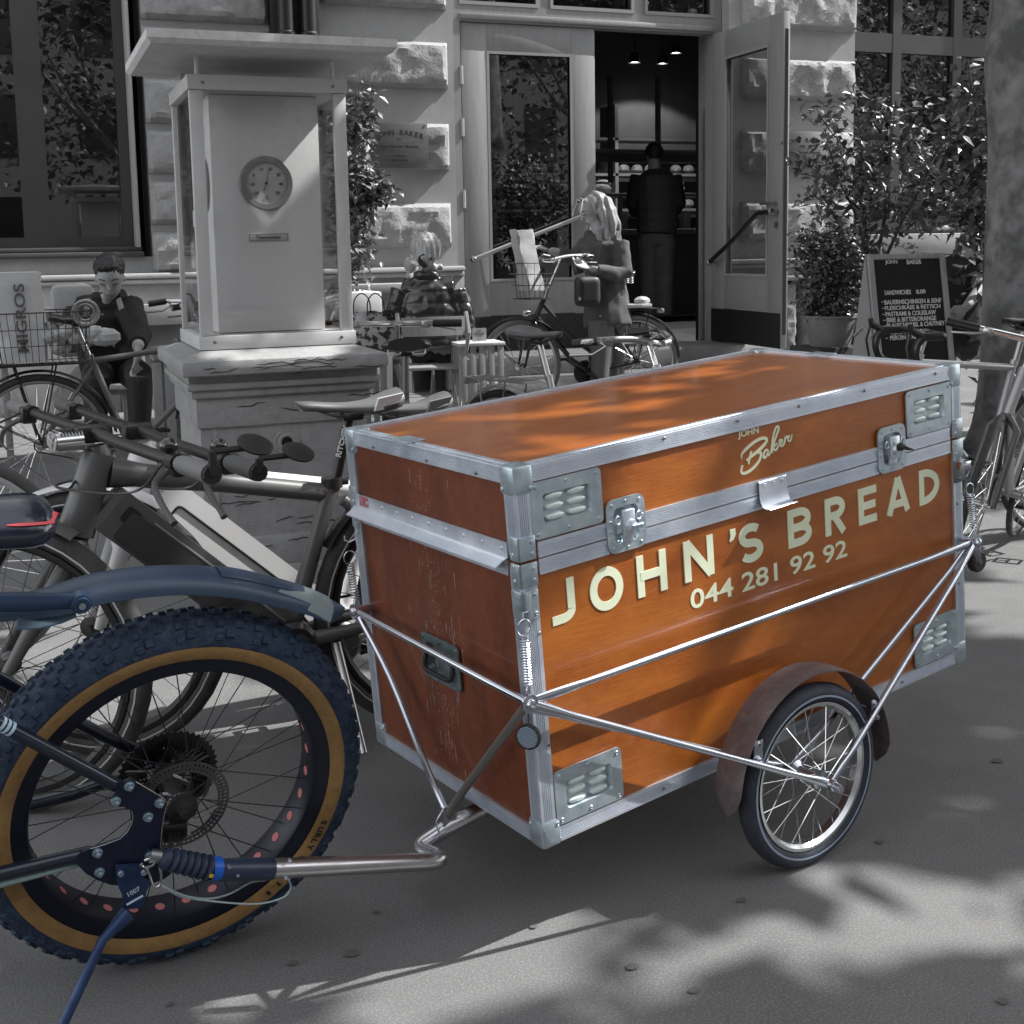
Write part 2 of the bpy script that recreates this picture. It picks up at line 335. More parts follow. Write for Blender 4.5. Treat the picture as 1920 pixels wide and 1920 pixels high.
# butterfly latches
def latch(x0, lock):
    MV = fr((0, -.0022, 0), X, Z, -Y); mb = MB(); w, h = .096, .106; z0 = .527
    dish(mb, x0, z0, w, h, .018, .017, .010, MV)
    rivets(mb, [(x0 + a * w, z0 + c * h) for a, c in ((.14, .1), (.5, .07), (.86, .1), (.09, .42), (.91, .42), (.09, .6), (.91, .6), (.14, .9), (.5, .93), (.86, .9))], MV @ Matrix.Translation((0, 0, .003)), .0036)
    mb.box((x0 - .001, -.0058, LZ - .003), (x0 + .017, -.0046, LZ + .001)); mb.box((x0 + w - .017, -.0058, LZ - .003), (x0 + w + .001, -.0046, LZ + .001))
    pl = tp(mb, 'latch', zinc, body)
    c = x0 + w / 2; mb = MB(); mb.box((c - .015, -.016, z0 + .030), (c + .015, -.006, z0 + .083), .003); mb.box((c - .012, -.010, z0 + .016), (c + .013, -.002, z0 + .040), .003)
    mb.lathe([(0, .008), (.011, .006), (.013, 0)], (c + .002, -.016, z0 + .052), (0, -1, 0), 14); mb.box((c - .002, -.028, z0 + .0505), (c + .005 + (.02 if not lock else 0), -.017, z0 + .0535), .001)
    for sx in (-1, 1): mb.tube([V((c + sx * .026 + .007 * cos(a), -.010 - .003 * sin(a * .5), z0 + .066 + .008 * sin(a))) for a in [2 * pi * k / 12 for k in range(12)]], .0018, 6, closed=True)
    tp(mb, 'latch_handle', alu, pl)
    if lock:
        mb = MB(); mb.ball((c + .006, -.024, z0 + .058), .010, 10, (1.4, .7, 1)); mb.tube([(c + .004, -.022, z0 + .064), (c + .022, -.03, z0 + .052), (c + .04, -.032, z0 + .046)], [.005, .004, .0015], 6); tp(mb, 'cord_knot', blackm, pl)
latch(.201, False); latch(.988, True)
# folded lip in the middle of the lid, flat clips on the top edges
mb = MB(); P = [(-.0035, .589), (-.0055, .587), (-.0055, .558), (-.007, .546), (-.013, .537), (-.024, .5335), (-.034, .536)]
vs = []; x0, x1 = .607, .690
for dx in (x0, x1):
    for q in (0, -.002): vs += [V((dx, y + q, z + (0 if i < 4 else q))) for i, (y, z) in enumerate(P)]
m = len(P); fs = [(i, i + 1, 2 * m + i + 1, 2 * m + i) for i in range(m - 1)] + [(m + i, 3 * m + i, 3 * m + i + 1, m + i + 1) for i in range(m - 1)] + [(i, m + i, m + i + 1, i + 1) for i in range(m - 1)] + [(2 * m + i, 2 * m + i + 1, 3 * m + i + 1, 3 * m + i) for i in range(m - 1)] + [(m - 1, 2 * m - 1, 4 * m - 1, 3 * m - 1), (0, 2 * m, 3 * m, m)]
mb.add(vs, fs); rivets(mb, [(x0 + .015, .580), (x0 + .042, .580), (x0 + .068, .580)], fr((0, -.0075, 0), X, Z, -Y), .0045); tp(mb, 'lid_lip', alu, lid)
for x in (.0,):
    mb = MB(); mb.box((-.004, .37, BH + .0025), (.040, .44, BH + .005), .001); tp(mb, 'top_clip', zinc, lid)
mb = MB(); mb.box((BL - .038, .37, BH + .0025), (BL + .004, .44, BH + .005), .001); tp(mb, 'top_clip', zinc, lid)
# guard rail on the end face
mb = MB(); y0, y1 = .032, .637
pr = [(-.003, .594), (-.0055, .594), (-.0055, .566), (-.010, .558), (-.026, .549), (-.0262, .5465), (-.0088, .5555), (-.003, .5645)]
vs = [V((x, y0 + (.012 if z < .56 else 0), z)) for x, z in pr] + [V((x, y1, z)) for x, z in pr]; m = len(pr)
mb.add(vs, [(i, (i + 1) % m, m + (i + 1) % m, m + i) for i in range(m)] + [tuple(range(m))[::-1], tuple(range(m, 2 * m))])
rivets(mb, [(-y, .581) for y in [.05 + k * .065 for k in range(9)]], fr((-.0055, 0, 0), -Y, Z, -X), .004); rail = tp(mb, 'guard_rail', alu, lid)
mb = MB(); mb.box((-.0062, .565, .570), (-.0056, .605, .592), .0002); mb.box((-.0268, .60, .5480), (-.0263, .634, .5487)); tp(mb, 'red_paint_smear', mat('red_smear', (.5, .08, .10), .5, c2=(.42, .30, .34), sc=60), rail)
# recessed side handle
mb = MB(); MH = fr((-.001, 0, 0), -Y, Z, -X); dish(mb, -.392, .236, .146, .098, .012, .018, .014, MH); rivets(mb, [(-.382, .325), (-.318, .325), (-.254, .325), (-.382, .245), (-.254, .245)], MH @ Matrix.Translation((0, 0, .003)), .004)
hd = tp(mb, 'side_handle', mat('tarnished_zinc', (.12, .15, .17), .5, .6, c2=(.22, .27, .28), sc=60), body)
mb = MB(); mb.tube(spline([(-.004, .268, .290), (-.012, .270, .262), (-.014, .30, .258), (-.014, .34, .258), (-.012, .372, .262), (-.004, .374, .290)], 4), .0055, 8); tp(mb, 'handle_grip', blackm, hd)
mb = MB(); random.seed(3)      # dried drips and specks on the end face
for k in range(330):
    y = random.gauss(.335, .05 if k % 4 == 0 else .022); z = random.uniform(.06, .69); q = random.uniform(.0004, .0012); l_ = random.uniform(.001, .006) if k % 4 else random.uniform(.01, .035)
    if z - l_ < .60 and z > .545: continue
    mb.add([(.0022, y - q, z), (.0022, y + q, z), (.0022, y + q * .6, z - l_), (.0022, y - q * .6, z - l_)], [(0, 1, 2, 3)])
tp(mb, 'drip_marks', mat('drip', (.40, .30, .27), .7), body)
# lettering
MT = fr((0, .0028, 0), X, Z, -Y)
big = [('J', .063, .118, .422), ('O', .154, .236, .420), ('H', .272, .348, .422), ('N', .395, .477, .422), ('S', .549, .619, .420), ('B', .695, .768, .422), ('R', .812, .880, .422), ('E', .923, .984, .422), ('A', 1.019, 1.102, .422), ('D', 1.137, 1.211, .422)]
_rb = [0]
def ribbon(mb, pts, w, M, th=.001, closed=False, butt=True):
    _rb[0] = (_rb[0] + 1) % 7; th = th + .00022 * _rb[0]
    P = [V((*p, 0)) for p in pts]; n = len(P); W = w if isinstance(w, list) else [w] * n; vs = []
    for i in range(n):
        a = P[(i - 1) % n] if closed or i else P[i]; c = P[(i + 1) % n] if closed or i < n - 1 else P[i]; t = (c - a).normalized(); nn = V((-t.y, t.x, 0)) * W[i] / 2
        # widen at corners
        if 0 < i < n - 1 or closed:
            d1 = (P[i] - a).normalized(); k = max(.6, abs(d1.dot(t))); nn /= k
        vs += [P[i] + nn - V((0, 0, .002)), P[i] - nn - V((0, 0, .002)), P[i] + nn + V((0, 0, th)), P[i] - nn + V((0, 0, th))]
    fs = []
    for i in range(n if closed else n - 1):
        a = 4 * i; c = 4 * ((i + 1) % n); fs += [(a + 2, a + 3, c + 3, c + 2), (a, a + 2, c + 2, c), (a + 3, a + 1, c + 1, c + 3)]
    if not closed: fs += [(0, 1, 3, 2), (4 * n - 4, 4 * n - 2, 4 * n - 1, 4 * n - 3)]
    mb.add([M @ v for v in vs], fs)
def arc(cx, cy_, rx, ry, a0, a1, n=14): return [(cx + rx * cos(radians(a0 + (a1 - a0) * k / n)), cy_ + ry * sin(radians(a0 + (a1 - a0) * k / n))) for k in range(n + 1)]
def glyph(mb, ch, x0, x1, y0, H, s, M):
    w = x1 - x0; h = s / 2; e = lambda p: [(x0 + a * w, y0 + c * H) for a, c in p]; hx = h / w; hy = h / H
    R = lambda p, cl=False: ribbon(mb, p, s, M, closed=cl)
    if ch == 'J': R([(x1 - h, y0 + H)] + [(x1 - h, y0 + H * .28)] + arc(x1 - h - H * .25, y0 + h + H * .19, H * .25, H * .19, 0, -84, 7) + [(x0, y0 + h)])
    elif ch == 'O': ribbon(mb, arc(x0 + w / 2, y0 + H / 2, w / 2 - h, H / 2 - h + .001, 0, 352, 31), s, M, closed=True)
    elif ch == '0': ribbon(mb, arc(x0 + w / 2, y0 + H / 2, w / 2 - h, H / 2 - h, 0, 345, 23), s, M, closed=True)
    elif ch == 'H': R(e([(hx, 0), (hx, 1)])); R(e([(1 - hx, 0), (1 - hx, 1)])); R(e([(hx, .5), (1 - hx, .5)]))
    elif ch == 'N': R(e([(hx, 0), (hx, 1)])); R(e([(1 - hx, 0), (1 - hx, 1)])); ribbon(mb, e([(hx * 1.05, .97), (1 - hx * 1.05, .03)]), s * 1.02, M)
    elif ch == 'S':
        rx = w / 2 - h; ry = (H / 2 - h) / 2 + .0; cx = x0 + w / 2
        R(arc(cx, y0 + H - h - ry, rx, ry, 38, 90, 5) + arc(cx, y0 + H - h - ry, rx * .98, ry, 100, 250, 9) + [(cx, y0 + H / 2)] + arc(cx, y0 + h + ry, rx, ry, 70, -90, 10) + arc(cx, y0 + h + ry, rx, ry, -100, -148, 4))
    elif ch in 'BRD':
        R(e([(hx, 0), (hx, 1)]))
        if ch == 'D': ry = H / 2 - h; rx = w - h - s * .9; R([(x0 + h, y0 + H - h), (x0 + s * .9, y0 + H - h)] + arc(x0 + s * .9, y0 + H / 2, rx, ry, 84, -84, 16) + [(x0 + s * .9, y0 + h), (x0 + h, y0 + h)])
        else:
            ry = (H / 2 - h) / 2; m = y0 + H / 2; xr = x0 + w * .5; rr = w * .5 - h
            R([(x0 + h, y0 + H - h), (xr, y0 + H - h)] + arc(xr, m + ry, rr * .94, ry, 80, -80, 10) + [(xr, m), (x0 + h, m)])
            if ch == 'B': R([(x0 + h, m), (xr, m)] + arc(xr, m - ry, rr, ry, 80, -80, 10) + [(xr, y0 + h), (x0 + h, y0 + h)])
            else: R([(xr - .004, m), (x1 - h * .9, y0)])
    elif ch == 'E':
        R(e([(hx, 0), (hx, 1)]))
        for q in (hy, .5, 1 - hy): R(e([(hx, q), (1 if q != .5 else .93, q)]))
    elif ch == 'A':
        R(e([(hx * .95, 0), (.5 - hx * .12, 1)])); R(e([(1 - hx * .95, 0), (.5 + hx * .12, 1)])); R(e([(.25, .27), (.75, .27)]))
mb = MB()
for ch, x0, x1, y0 in big: glyph(mb, ch, x0, x1, y0, .084, .0175, MT)
ribbon(mb, [(.533, .503), (.5335, .492), (.530, .484), (.5235, .479)], [.015, .015, .010, .003], MT)
tp(mb, 'name_lettering', cream, body, smooth=0)
mb = MB(); put_text(mb, '044 281 92 92', MT @ Matrix.Translation((.407, .3615, 0)), 1, .012, 1.0, .0008, fitw=.473, fith=.0405); tp(mb, 'phone_lettering', cream, body, smooth=0)
mb = MB(); put_text(mb, 'JOHN', MT @ Matrix.Translation((.563, .6855, 0)), 1, .02, 1.0, .0008, fitw=.060, fith=.0185)
def bk(pts): return [(lambda q: (q.x, q.z))(tb(1370 + x / 14.77, 780 + y / 14.77, None)) for x, y in pts]
def sp2(pts, n=5): return [(p.x, p.y) for p in spline([V((x, y, 0)) for x, y in pts], n)]
def taper(L, a, m, c): n = len(L); return [a + (m - a) * min(1, i / (n * .2)) if i < n / 2 else c + (m - c) * min(1, (n - 1 - i) / (n * .2)) for i in range(n)]
for pts, a, m, c in (([(320, 1200), (320, 1080), (420, 940), (620, 760), (800, 650), (950, 612), (1010, 660), (960, 780), (830, 920), (680, 1050), (560, 1150), (455, 1235)], .0012, .0062, .004),
                   ([(590, 975), (555, 1100), (520, 1230), (508, 1340)], .004, .0052, .0035), ([(640, 1090), (740, 1030), (830, 1010), (860, 1060), (830, 1200), (720, 1370), (560, 1520), (420, 1590), (330, 1580), (318, 1480), (350, 1370)], .004, .0062, .0052),
                   ([(1050, 935), (980, 960), (930, 1070), (940, 1160), (1000, 1130), (1050, 1010), (1070, 940), (1050, 1050), (1080, 1090), (1130, 1000)], .004, .0046, .003),
                   ([(1130, 1010), (1160, 800), (1200, 560), (1260, 350), (1330, 290), (1345, 370), (1280, 560), (1210, 760), (1160, 1030)], .003, .0046, .004),
                   ([(1190, 880), (1290, 760), (1250, 830), (1200, 870), (1225, 940), (1290, 930), (1350, 800)], .003, .0042, .003),
                   ([(1350, 800), (1430, 740), (1430, 660), (1380, 680), (1370, 780), (1420, 840), (1490, 780), (1530, 600), (1560, 590), (1640, 560), (1600, 640), (1620, 700), (1680, 680), (1720, 500)], .003, .0042, .0015)):
    L = sp2(bk(pts)); ribbon(mb, L, taper(L, a, m, c), MT)
tp(mb, 'logo_lettering', cream, lid, smooth=0)
# ------------------------------------------------------------------ wheels
def ring(mb, prof, M, n=48): mb.lathe(prof, M.to_translation(), M.to_3x3() @ V((0, 1, 0)), n, closed=True)
def tyre_prof(R, r, fl=1., k=12): return [(R - r + r * cos(2 * pi * i / k), r * fl * sin(2 * pi * i / k)) for i in range(k)]
def wheel(parent, M, R, tr, inv, tm=None, rm=None, sm=None, hw=.05, ns=32, hub_r=.018, rim_h=.018, spoke_r=.001, stripe=None, flange=.028, rimw=None, n=56):
    """hub with tyre, rim and spokes as sub-parts; M axis y"""
    tm = tm or rubber; rm = rm or alu; sm = sm or chrome; O_ = M.to_translation(); A = M.to_3x3() @ V((0, 1, 0)); Xv = A.orthogonal().normalized(); Yv = A.cross(Xv)
    h = MB(); h.lathe([(0, -hw), (hub_r * .5, -hw), (hub_r * .5, -hw * .72), (flange, -hw * .68), (flange, -hw * .6), (hub_r * .7, -hw * .45), (hub_r * .7, hw * .45), (flange, hw * .6), (flange, hw * .68), (hub_r * .5, hw * .72), (hub_r * .5, hw), (0, hw)], O_, A, 18)
    hub = h.build('wheel', steel if sm is chrome else sm, parent, inv=inv)
    t = MB(); ring(t, tyre_prof(R, tr), M, n); ty = t.build('tyre', tm, hub, inv=inv)
    if stripe: t = MB(); r0 = R - tr * 1.25; ring(t, [(r0, tr * 1.0), (r0 + .004, tr * .995), (r0 + .004, tr * 1.02), (r0, tr * 1.03)], M, n); ring(t, [(r0, -tr * 1.0), (r0, -tr * 1.03), (r0 + .004, -tr * 1.02), (r0 + .004, -tr * .995)], M, n); t.build('sidewall_stripe', stripe, hub, inv=inv)
    rr = R - 2 * tr + .004; wv = rimw or tr * .75
    t = MB(); ring(t, [(rr, -wv), (rr - rim_h * .5, -wv), (rr - rim_h, -wv * .5), (rr - rim_h, wv * .5), (rr - rim_h * .5, wv), (rr, wv), (rr - .003, wv * .8), (rr - .003, -wv * .8)], M, n); t.build('rim', rm, hub, inv=inv)
    t = MB(); rs = rr - rim_h + .001
    for i in range(ns):
        sd = 1 if i % 2 else -1; a = 2 * pi * i / ns; b_ = a + (.75 if (i // 2) % 2 else -.75) * (1 if ns > 20 else .7)
        p0 = O_ + (Xv * cos(b_) + Yv * sin(b_)) * flange * .9 + A * sd * hw * .64; p1 = O_ + (Xv * cos(a) + Yv * sin(a)) * rs + A * sd * wv * .15
        t.tube([p0, p1], spoke_r, 4, cap=False)
    t.build('spokes', sm, hub, inv=inv); return hub
WC = TT @ V((0, 0, 0)); Uh = V((TU.x, TU.y, 0)).normalized()
d_ = ray(1515, 1448); P0 = TN - TW * .08; WC = CO + d_ * ((P0 - CO).dot(TW) / d_.dot(TW))
WR = .2; WC.z = WR
for side in (0, 1):
    c = WC + TW * (side * (BW + .16)); MW = fr(c, Uh, TW, V((0, 0, 1)).cross(V((0, 0, 1))) if 0 else V((0, 0, 1)))
    wheel(trail, MW, WR, .0215, WI, tm=mat('blue_black_tyre', (.022, .026, .04), .6, c2=(.035, .042, .062), sc=30, bump=.4, bsc=160), rm=mat('polished_rim', (.80, .82, .84), .25, .95), stripe=mat('reflex_stripe', (.32, .38, .50), .4), hw=.05, ns=28, hub_r=.016, flange=.021, spoke_r=.0011, rim_h=.013)
    mb = MB(); n = 30; vs = []; K = 7      # mudguard
    for i in range(n + 1):
        a = radians(188 - 196 * i / n); e = 1 - max(0, (abs(i - n / 2) - (n / 2 - 2.2)) / 2.2) ** 2 * .97
        for lay in (0, .0022):
            for k in range(K):
                u = (k / (K - 1) - .5) * 2; rr = .234 - .004 * u * u + lay; yy = u * .037 * e + (.006 if side == 0 else -.006); vs.append(c + Uh * (rr * cos(a)) + V((0, 0, 1)) * (rr * sin(a)) + TW * yy)
    fs = []
    for i in range(n):
        for k in range(K - 1):
            q = lambda ii, ll, kk: ii * 2 * K + ll * K + kk
            fs += [(q(i, 0, k), q(i, 0, k + 1), q(i + 1, 0, k + 1), q(i + 1, 0, k)), (q(i, 1, k), q(i + 1, 1, k), q(i + 1, 1, k + 1), q(i, 1, k + 1))]
        fs += [(q(i, 0, 0), q(i + 1, 0, 0), q(i + 1, 1, 0), q(i, 1, 0)), (q(i, 0, K - 1), q(i, 1, K - 1), q(i + 1, 1, K - 1), q(i + 1, 0, K - 1))]
    mb.add(vs, fs); mb.build('mudguard', mat('mudguard_brown', (.10, .078, .085), .42, c2=(.15, .115, .12), sc=18, coat=.2, c3=(.3, .27, .25), sc3=60, f3=.25), trail, inv=WI)
# ------------------------------------------------------------------ tube frame
KN = TT @ tb(990, 1318, None, -.04); KR = TT @ tb(1828, 1016, None, -.04); KL = TT @ tl(668, 1146, -.04); KB = KR + (KL - KN)
AX = WC - TW * .062; AXi = WC + TW * .046; HI = CO + ray(832, 1535) * ((TT @ V((-.03, .25, -.03)) - CO).dot(CF) / 1.0)
def stay(a, c, r=.0072, nm='frame_tube', f0=1, f1=1, bend=None):
    a = V(a); c = V(c); L = (c - a).length; pts = []; R = []
    for t in (0, .03, .06, .10, .14, .3, .5, .7, .86, .90, .94, .97, 1):
        p = a.lerp(c, t)
        if bend is not None: p = p + bend * (t * (1 - t) * 4)
        pts.append(p)
        R.append(r * (1.25 if ((t < .09 and f0) or (t > .91 and f1)) else 1))
    mb = MB(); N_ = V(TW); mb.tube(pts, R, 12, up=N_)
    # flattened ends
    for vi in range(len(mb.v)):
        i = vi // 12; t = (0, .03, .06, .10, .14, .3, .5, .7, .86, .90, .94, .97, 1)[i]; k = 1
        if f0 and t < .14: k = .28 + .72 * (t / .14) ** 1.5
        if f1 and t > .86: k = min(k, .28 + .72 * ((1 - t) / .14) ** 1.5)
        if k < 1: p = pts[i]; q = V(mb.v[vi]) - p; o = q.dot(N_); mb.v[vi] = tuple(p + q - N_ * o * (1 - k))
    return mb.build(nm, steel, trail, inv=WI)
dz = V((0, 0, 1))
stay(KN, KR); stay(KN - TW * .004, AX); stay(KR - TW * .004, AX - TW * .003); stay(KR + TW * .006, AXi)
stay(KN + TW * .01 - dz * .01, AXi - Uh * .01)
far = TW * (BW + .08)
stay(KL, KB); stay(KL + TW * .004, WC + TW * (BW + .16 + .062)); stay(KB + TW * .004, WC + TW * (BW + .16 + .065))
def stayx(a, c, r=.0072, m=None): 
    mb = MB(); mb.tube([a, V(a).lerp(V(c), .5), c], r, 12); return mb.build('frame_tube', m or steel, trail, inv=WI)
stayx(KL, KN); stayx(KB, KR)
HT = TT @ V((-.035, .27, -.02)); HT = CO + ray(838, 1525) * ((HT - CO).dot(CF))
mb = MB(); q = TT @ tl(800, 1500, -.05); mb.tube(spline([KL, KL.lerp(HT, .35) + TW * .0 + Uh * .01, KL.lerp(HT, .8), HT], 4), .0075, 10); mb.build('drawbar_strut', steel, trail, inv=WI)
mb = MB(); mb.tube(spline([KN, KN.lerp(HT, .3), KN.lerp(HT, .8), HT + dz * -.01], 4), .0085, 10); mb.build('drawbar_strut', mat('grey_strut', (.22, .21, .19), .5, .6), trail, inv=WI)
for K_, nrm in ((KN, TW), (KR, TW), (KL, TU), (KB, TU)):
    mb = MB(); s = 1 if K_ is not KB else -1
    mb.lathe([(0, .0), (.0175, .0), (.0175, .004), (.010, .0045), (.010, .007), (.008, .0105), (.004, .0115), (.004, .008), (0, .008)], K_ - nrm * .004 * s, -nrm * s, 20); mb.build('frame_knot', steel, trail, inv=WI)
mb = MB(); mb.lathe([(0, .03), (.007, .03), (.0085, .012), (.012, .011), (.012, 0), (.0125, -.003), (0, -.003)], AX - TW * .0, -TW, 16); mb.tube([AXi + TW * .01, AX - TW * .025], .006, 10); mb.build('axle_bolt', steel, trail, inv=WI)
for px, py in ((1422, 1410), (1641, 1330)):
    mb = MB(); c = TT @ tb(px, py, None, -.103); 
    for s in (-1, 1): mb.lathe([(0, .009), (.005, .009), (.005, .003), (.007, .003), (.007, 0)], c + dz * .016 * s, -TW, 10)
    mb.box((-.012, -.001, -.024), (.012, .003, .024), .001, M=fr(c, Uh, TW, dz)); mb.tube([c, c + TW * .04], .003, 6); mb.build('mudguard_clamp', steel, trail, inv=WI)
# springs
def spring(top, bot, coil0, coil1, r=.0085, turns=17, nm='tension_spring', rg=True):
    top, bot = V(top), V(bot); a = top.lerp(bot, coil0); c = top.lerp(bot, coil1); ax = (c - a).normalized(); x = ax.orthogonal().normalized(); y = ax.cross(x); mb = MB()
    mb.tube([a.lerp(c, k / (turns * 8)) + (x * cos(2 * pi * k / 8) + y * sin(2 * pi * k / 8)) * r for k in range(turns * 8 + 1)], .0013, 5)
    if rg: cc = top + ax * .016; mb.tube([cc + (TU * cos(2 * pi * k / 16) + ax * sin(2 * pi * k / 16)) * .0145 for k in range(16)], .0014, 6, closed=True); mb.tube([cc + ax * .013, a], .0014, 6)
    else: mb.tube([top, a], .0014, 6)
    mb.tube(spline([c, c + ax * .008 + x * .004, bot - ax * .004 + x * .006, bot], 4), .0014, 6); return mb.build(nm, steel, trail, inv=WI)
spring(TT @ tb(981, 1160, None, -.022), KN + dz * .018, .26, .88)
mb = MB(); a = TT @ tb(981, 1150, None, -.014); mb.tube([TT @ V((.004, -.011, .47)), a, TT @ tb(981, 1160, None, -.022)], .0018, 6); mb.build('spring_hook', steel, trail, inv=WI)
spring(TT @ tl(654, 1032, -.03), KL + dz * .008, .22, .86, .0085, 14)
mb = MB(); q = TT @ tl(655, 1010, -.03); mb.tube([q + V((.014, 0, .014)), q + V((.013, 0, -.002)), q + V((0, 0, -.008)), q + V((-.011, 0, -.002)), q + V((-.011, 0, .008))], .0018, 6); mb.build('spring_hook', steel, trail, inv=WI)
spring(TT @ tb(1817, 905, None, -.03), KR + dz * .012, .20, .84, .0085, 15)
mb = MB(); q = TT @ tb(1812, 880, None, -.03); mb.tube([q + Uh * -.01 + dz * .012, q, q + Uh * .012 - dz * .006, q + dz * -.018], .0018, 6); mb.box((-.02, -.004, .0), (.012, .012, .02), .001, M=fr(q, Uh, TW, dz)); mb.build('spring_hook', steel, trail, inv=WI)
# reflector and jockey wheel
c = TT @ tb(991, 1381, None, -.05); nn = (CO - c); nn.z = 0; nn = (nn.normalized() + V((-.6, 0, 0))).normalized()
mb = MB(); mb.tube([KN - dz * .015, c + dz * .024], .0015, 6); mb.lathe([(0, -.004), (.0235, -.004), (.0245, 0), (.0235, .005), (.021, .005), (.0205, .0035), (0, .0035)], c, nn, 24, sx=1); rf = mb.build('hanging_reflector', blackm, trail, inv=WI)
mb = MB(); xx = nn.cross(dz).normalized(); yy = dz
for k in range(-6, 7):
    h_ = sqrt(max(0, .02 ** 2 - (k * .003) ** 2)); p = c + nn * .0045 + (yy * .94 + xx * .34).normalized() * k * .003; dx = (xx * .94 - yy * .34).normalized() * h_
    mb.tube([p - dx, p + dx], .0011, 5)
mb.build('reflector_lens', mat('lens_ribs', (.34, .42, .52), .3, .4), rf, inv=WI)
c = TT @ tb(1831, 1052, None, .02); mb = MB(); mb.lathe([(0, -.011), (.024, -.011), (.027, -.007), (.027, .007), (.024, .011), (0, .011)], c, TW, 24); jw = mb.build('jockey_wheel', mat('jockey_rubber', .02, .5), trail, inv=WI)
mb = MB(); mb.lathe([(0, .013), (.006, .013), (.007, .011), (0, .011)], c, -TW, 12); mb.box((-.02, -.014, .0), (.0, .014, .045), .003, M=fr(c, Uh, TW, dz)); mb.build('jockey_fork', steel_dk, jw, inv=WI)
# ------------------------------------------------------------------ fat tyre bicycle that pulls the trailer
FH = V((.203, 2.241, .353)); fy, fl = .129, .215
FA = V((cos(fy), sin(fy), 0)); FN = V((-sin(fy) * cos(fl), cos(fy) * cos(fl), sin(fl))); FZ = FA.cross(FN)
FT = fr(FH, FA, FN, FZ); FI = FT.inverted()
def pf(x, y, off=0.): return FI @ onpl(x, y, FH - FN * off, FN)      # pixel -> fat bike coordinates, off towards the viewer
fat = thing('fat_tyre_bicycle', None, 'fat tyre bicycle with tan sidewalls, blue mudguard and kickstand, its rear wheel beside the trailer', 'bicycle', M=Matrix.Translation(FT @ V((0, 0, -.353))) @ FT.to_3x3().to_4x4())
FR = fat.matrix_world.inverted() @ FT
def fp(mb, name, m, parent=None, **k): return mb.build(name, m, parent or fat, inv=FR, **k)
tyrem = mat('fat_tyre_rubber', (.015, .028, .058), .66, c2=(.030, .052, .095), sc=16, bump=.5, bsc=130, c3=(.10, .13, .17), sc3=55, f3=.4, spec=.3)
rimm = mat('fat_rim', (.008, .010, .022), .4, .3); fm = mat('fat_frame_paint', (.010, .015, .032), .28, .2, coat=.5); bolt = mat('bolt_zinc', (.42, .52, .60), .3, .9)
h = MB(); h.lathe([(0, -.085), (.008, -.085), (.010, -.07), (.016, -.066), (.028, -.064), (.028, -.058), (.018, -.05), (.018, .03), (.03, .035), (.03, .04), (.016, .045), (.016, .08), (.008, .09), (0, .09)], (0, 0, 0), (0, 1, 0), 20); hub = fp(h, 'rear_wheel', blackm)
t = MB(); pr = []
for k in range(17):
    a = radians(-118 + 236 * k / 16); pr.append((.3115 + .0435 * cos(a), .0485 * sin(a)))
pr = [(.289, -.040)] + pr[2:-2] + [(.289, .040), (.296, .036)] + [(.3115 + .038 * cos(radians(a)), .043 * sin(radians(a))) for a in (95, 60, 30, 0, -30, -60, -95)] + [(.296, -.036)]
t.lathe(pr, (0, 0, 0), (0, 1, 0), 96, closed=True)
def knob(a, yang, w, l, h):
    r0 = .3115; ay = radians(yang); n = V((cos(ay), 0, 0)); e = FI.to_3x3() if 0 else None
    rad = V((cos(a), 0, sin(a))); tan = V((-sin(a), 0, cos(a))); ax = V((0, 1, 0)); nn = (rad * cos(ay) * 1 + ax * sin(ay)).normalized(); c = rad * (r0 + .0430 * cos(ay)) + ax * (.0480 * sin(ay)); s_ = ax * cos(ay) - rad * sin(ay)
    vs = []
    for q, sc_ in ((-.002, 1.15), (h, .86)):
        for u, v_ in ((-1, -1), (1, -1), (1, 1), (-1, 1)): vs.append(c + nn * q + tan * (u * l * sc_) + s_ * (v_ * w * sc_))
    t.add(vs, [(4, 5, 6, 7), (0, 1, 5, 4), (1, 2, 6, 5), (2, 3, 7, 6), (3, 0, 4, 7)])
for k in range(60):
    a = 2 * pi * k / 60
    for yang, w, l, st in ((0, .006, .0065, 0), (17, .006, .0058, .5), (-17, .006, .0058, .5), (37, .0058, .0062, 0), (-37, .0058, .0062, 0), (57, .0075, .0072, .5), (-57, .0075, .0072, .5)):
        if abs(yang) == 57 and k % 2: continue
        knob(a + st * 2 * pi / 60 * 1.0, yang, w, l, .0052)
    if k % 2: knob(a, 66, .006, .0075, .0042); knob(a, -66, .006, .0075, .0042)
fp(t, 'tyre', tyrem, hub, smooth=30)
t = MB()
for s in (1, -1):
    t.lathe([(.2855, s * .0425), (.290, s * .0455), (.300, s * .0488), (.3085, s * .0500), (.3125, s * .0497), (.311, s * .0470), (.289, s * .0410)], (0, 0, 0), (0, 1, 0), 96, closed=True)
tan = mat('tan_sidewall', (.34, .20, .075), .75, c2=(.26, .145, .05), sc=14, c3=(.10, .06, .02), sc3=70, f3=.35)
sw = fp(t, 'tan_sidewall', tan, hub)
def arc_text(mb, body, a_deg, r, size, y, step):
    for i, ch in enumerate(body):
        if ch == ' ': continue
        a = radians(a_deg - step * i); c = V((r * cos(a), y, r * sin(a))); M = fr(c, V((sin(a), 0, -cos(a))), V((cos(a), 0, sin(a))), V((0, -1, 0))); put_text(mb, ch, M, size, .0005, ext=.0004)
mb = MB(); arc_text(mb, 'SURLY N', -22, .2935, .0175, -.0502, 2.6); arc_text(mb, '3.8', -50, .2935, .015, -.0502, 2.4); fp(mb, 'sidewall_lettering', blackm, sw, smooth=0)
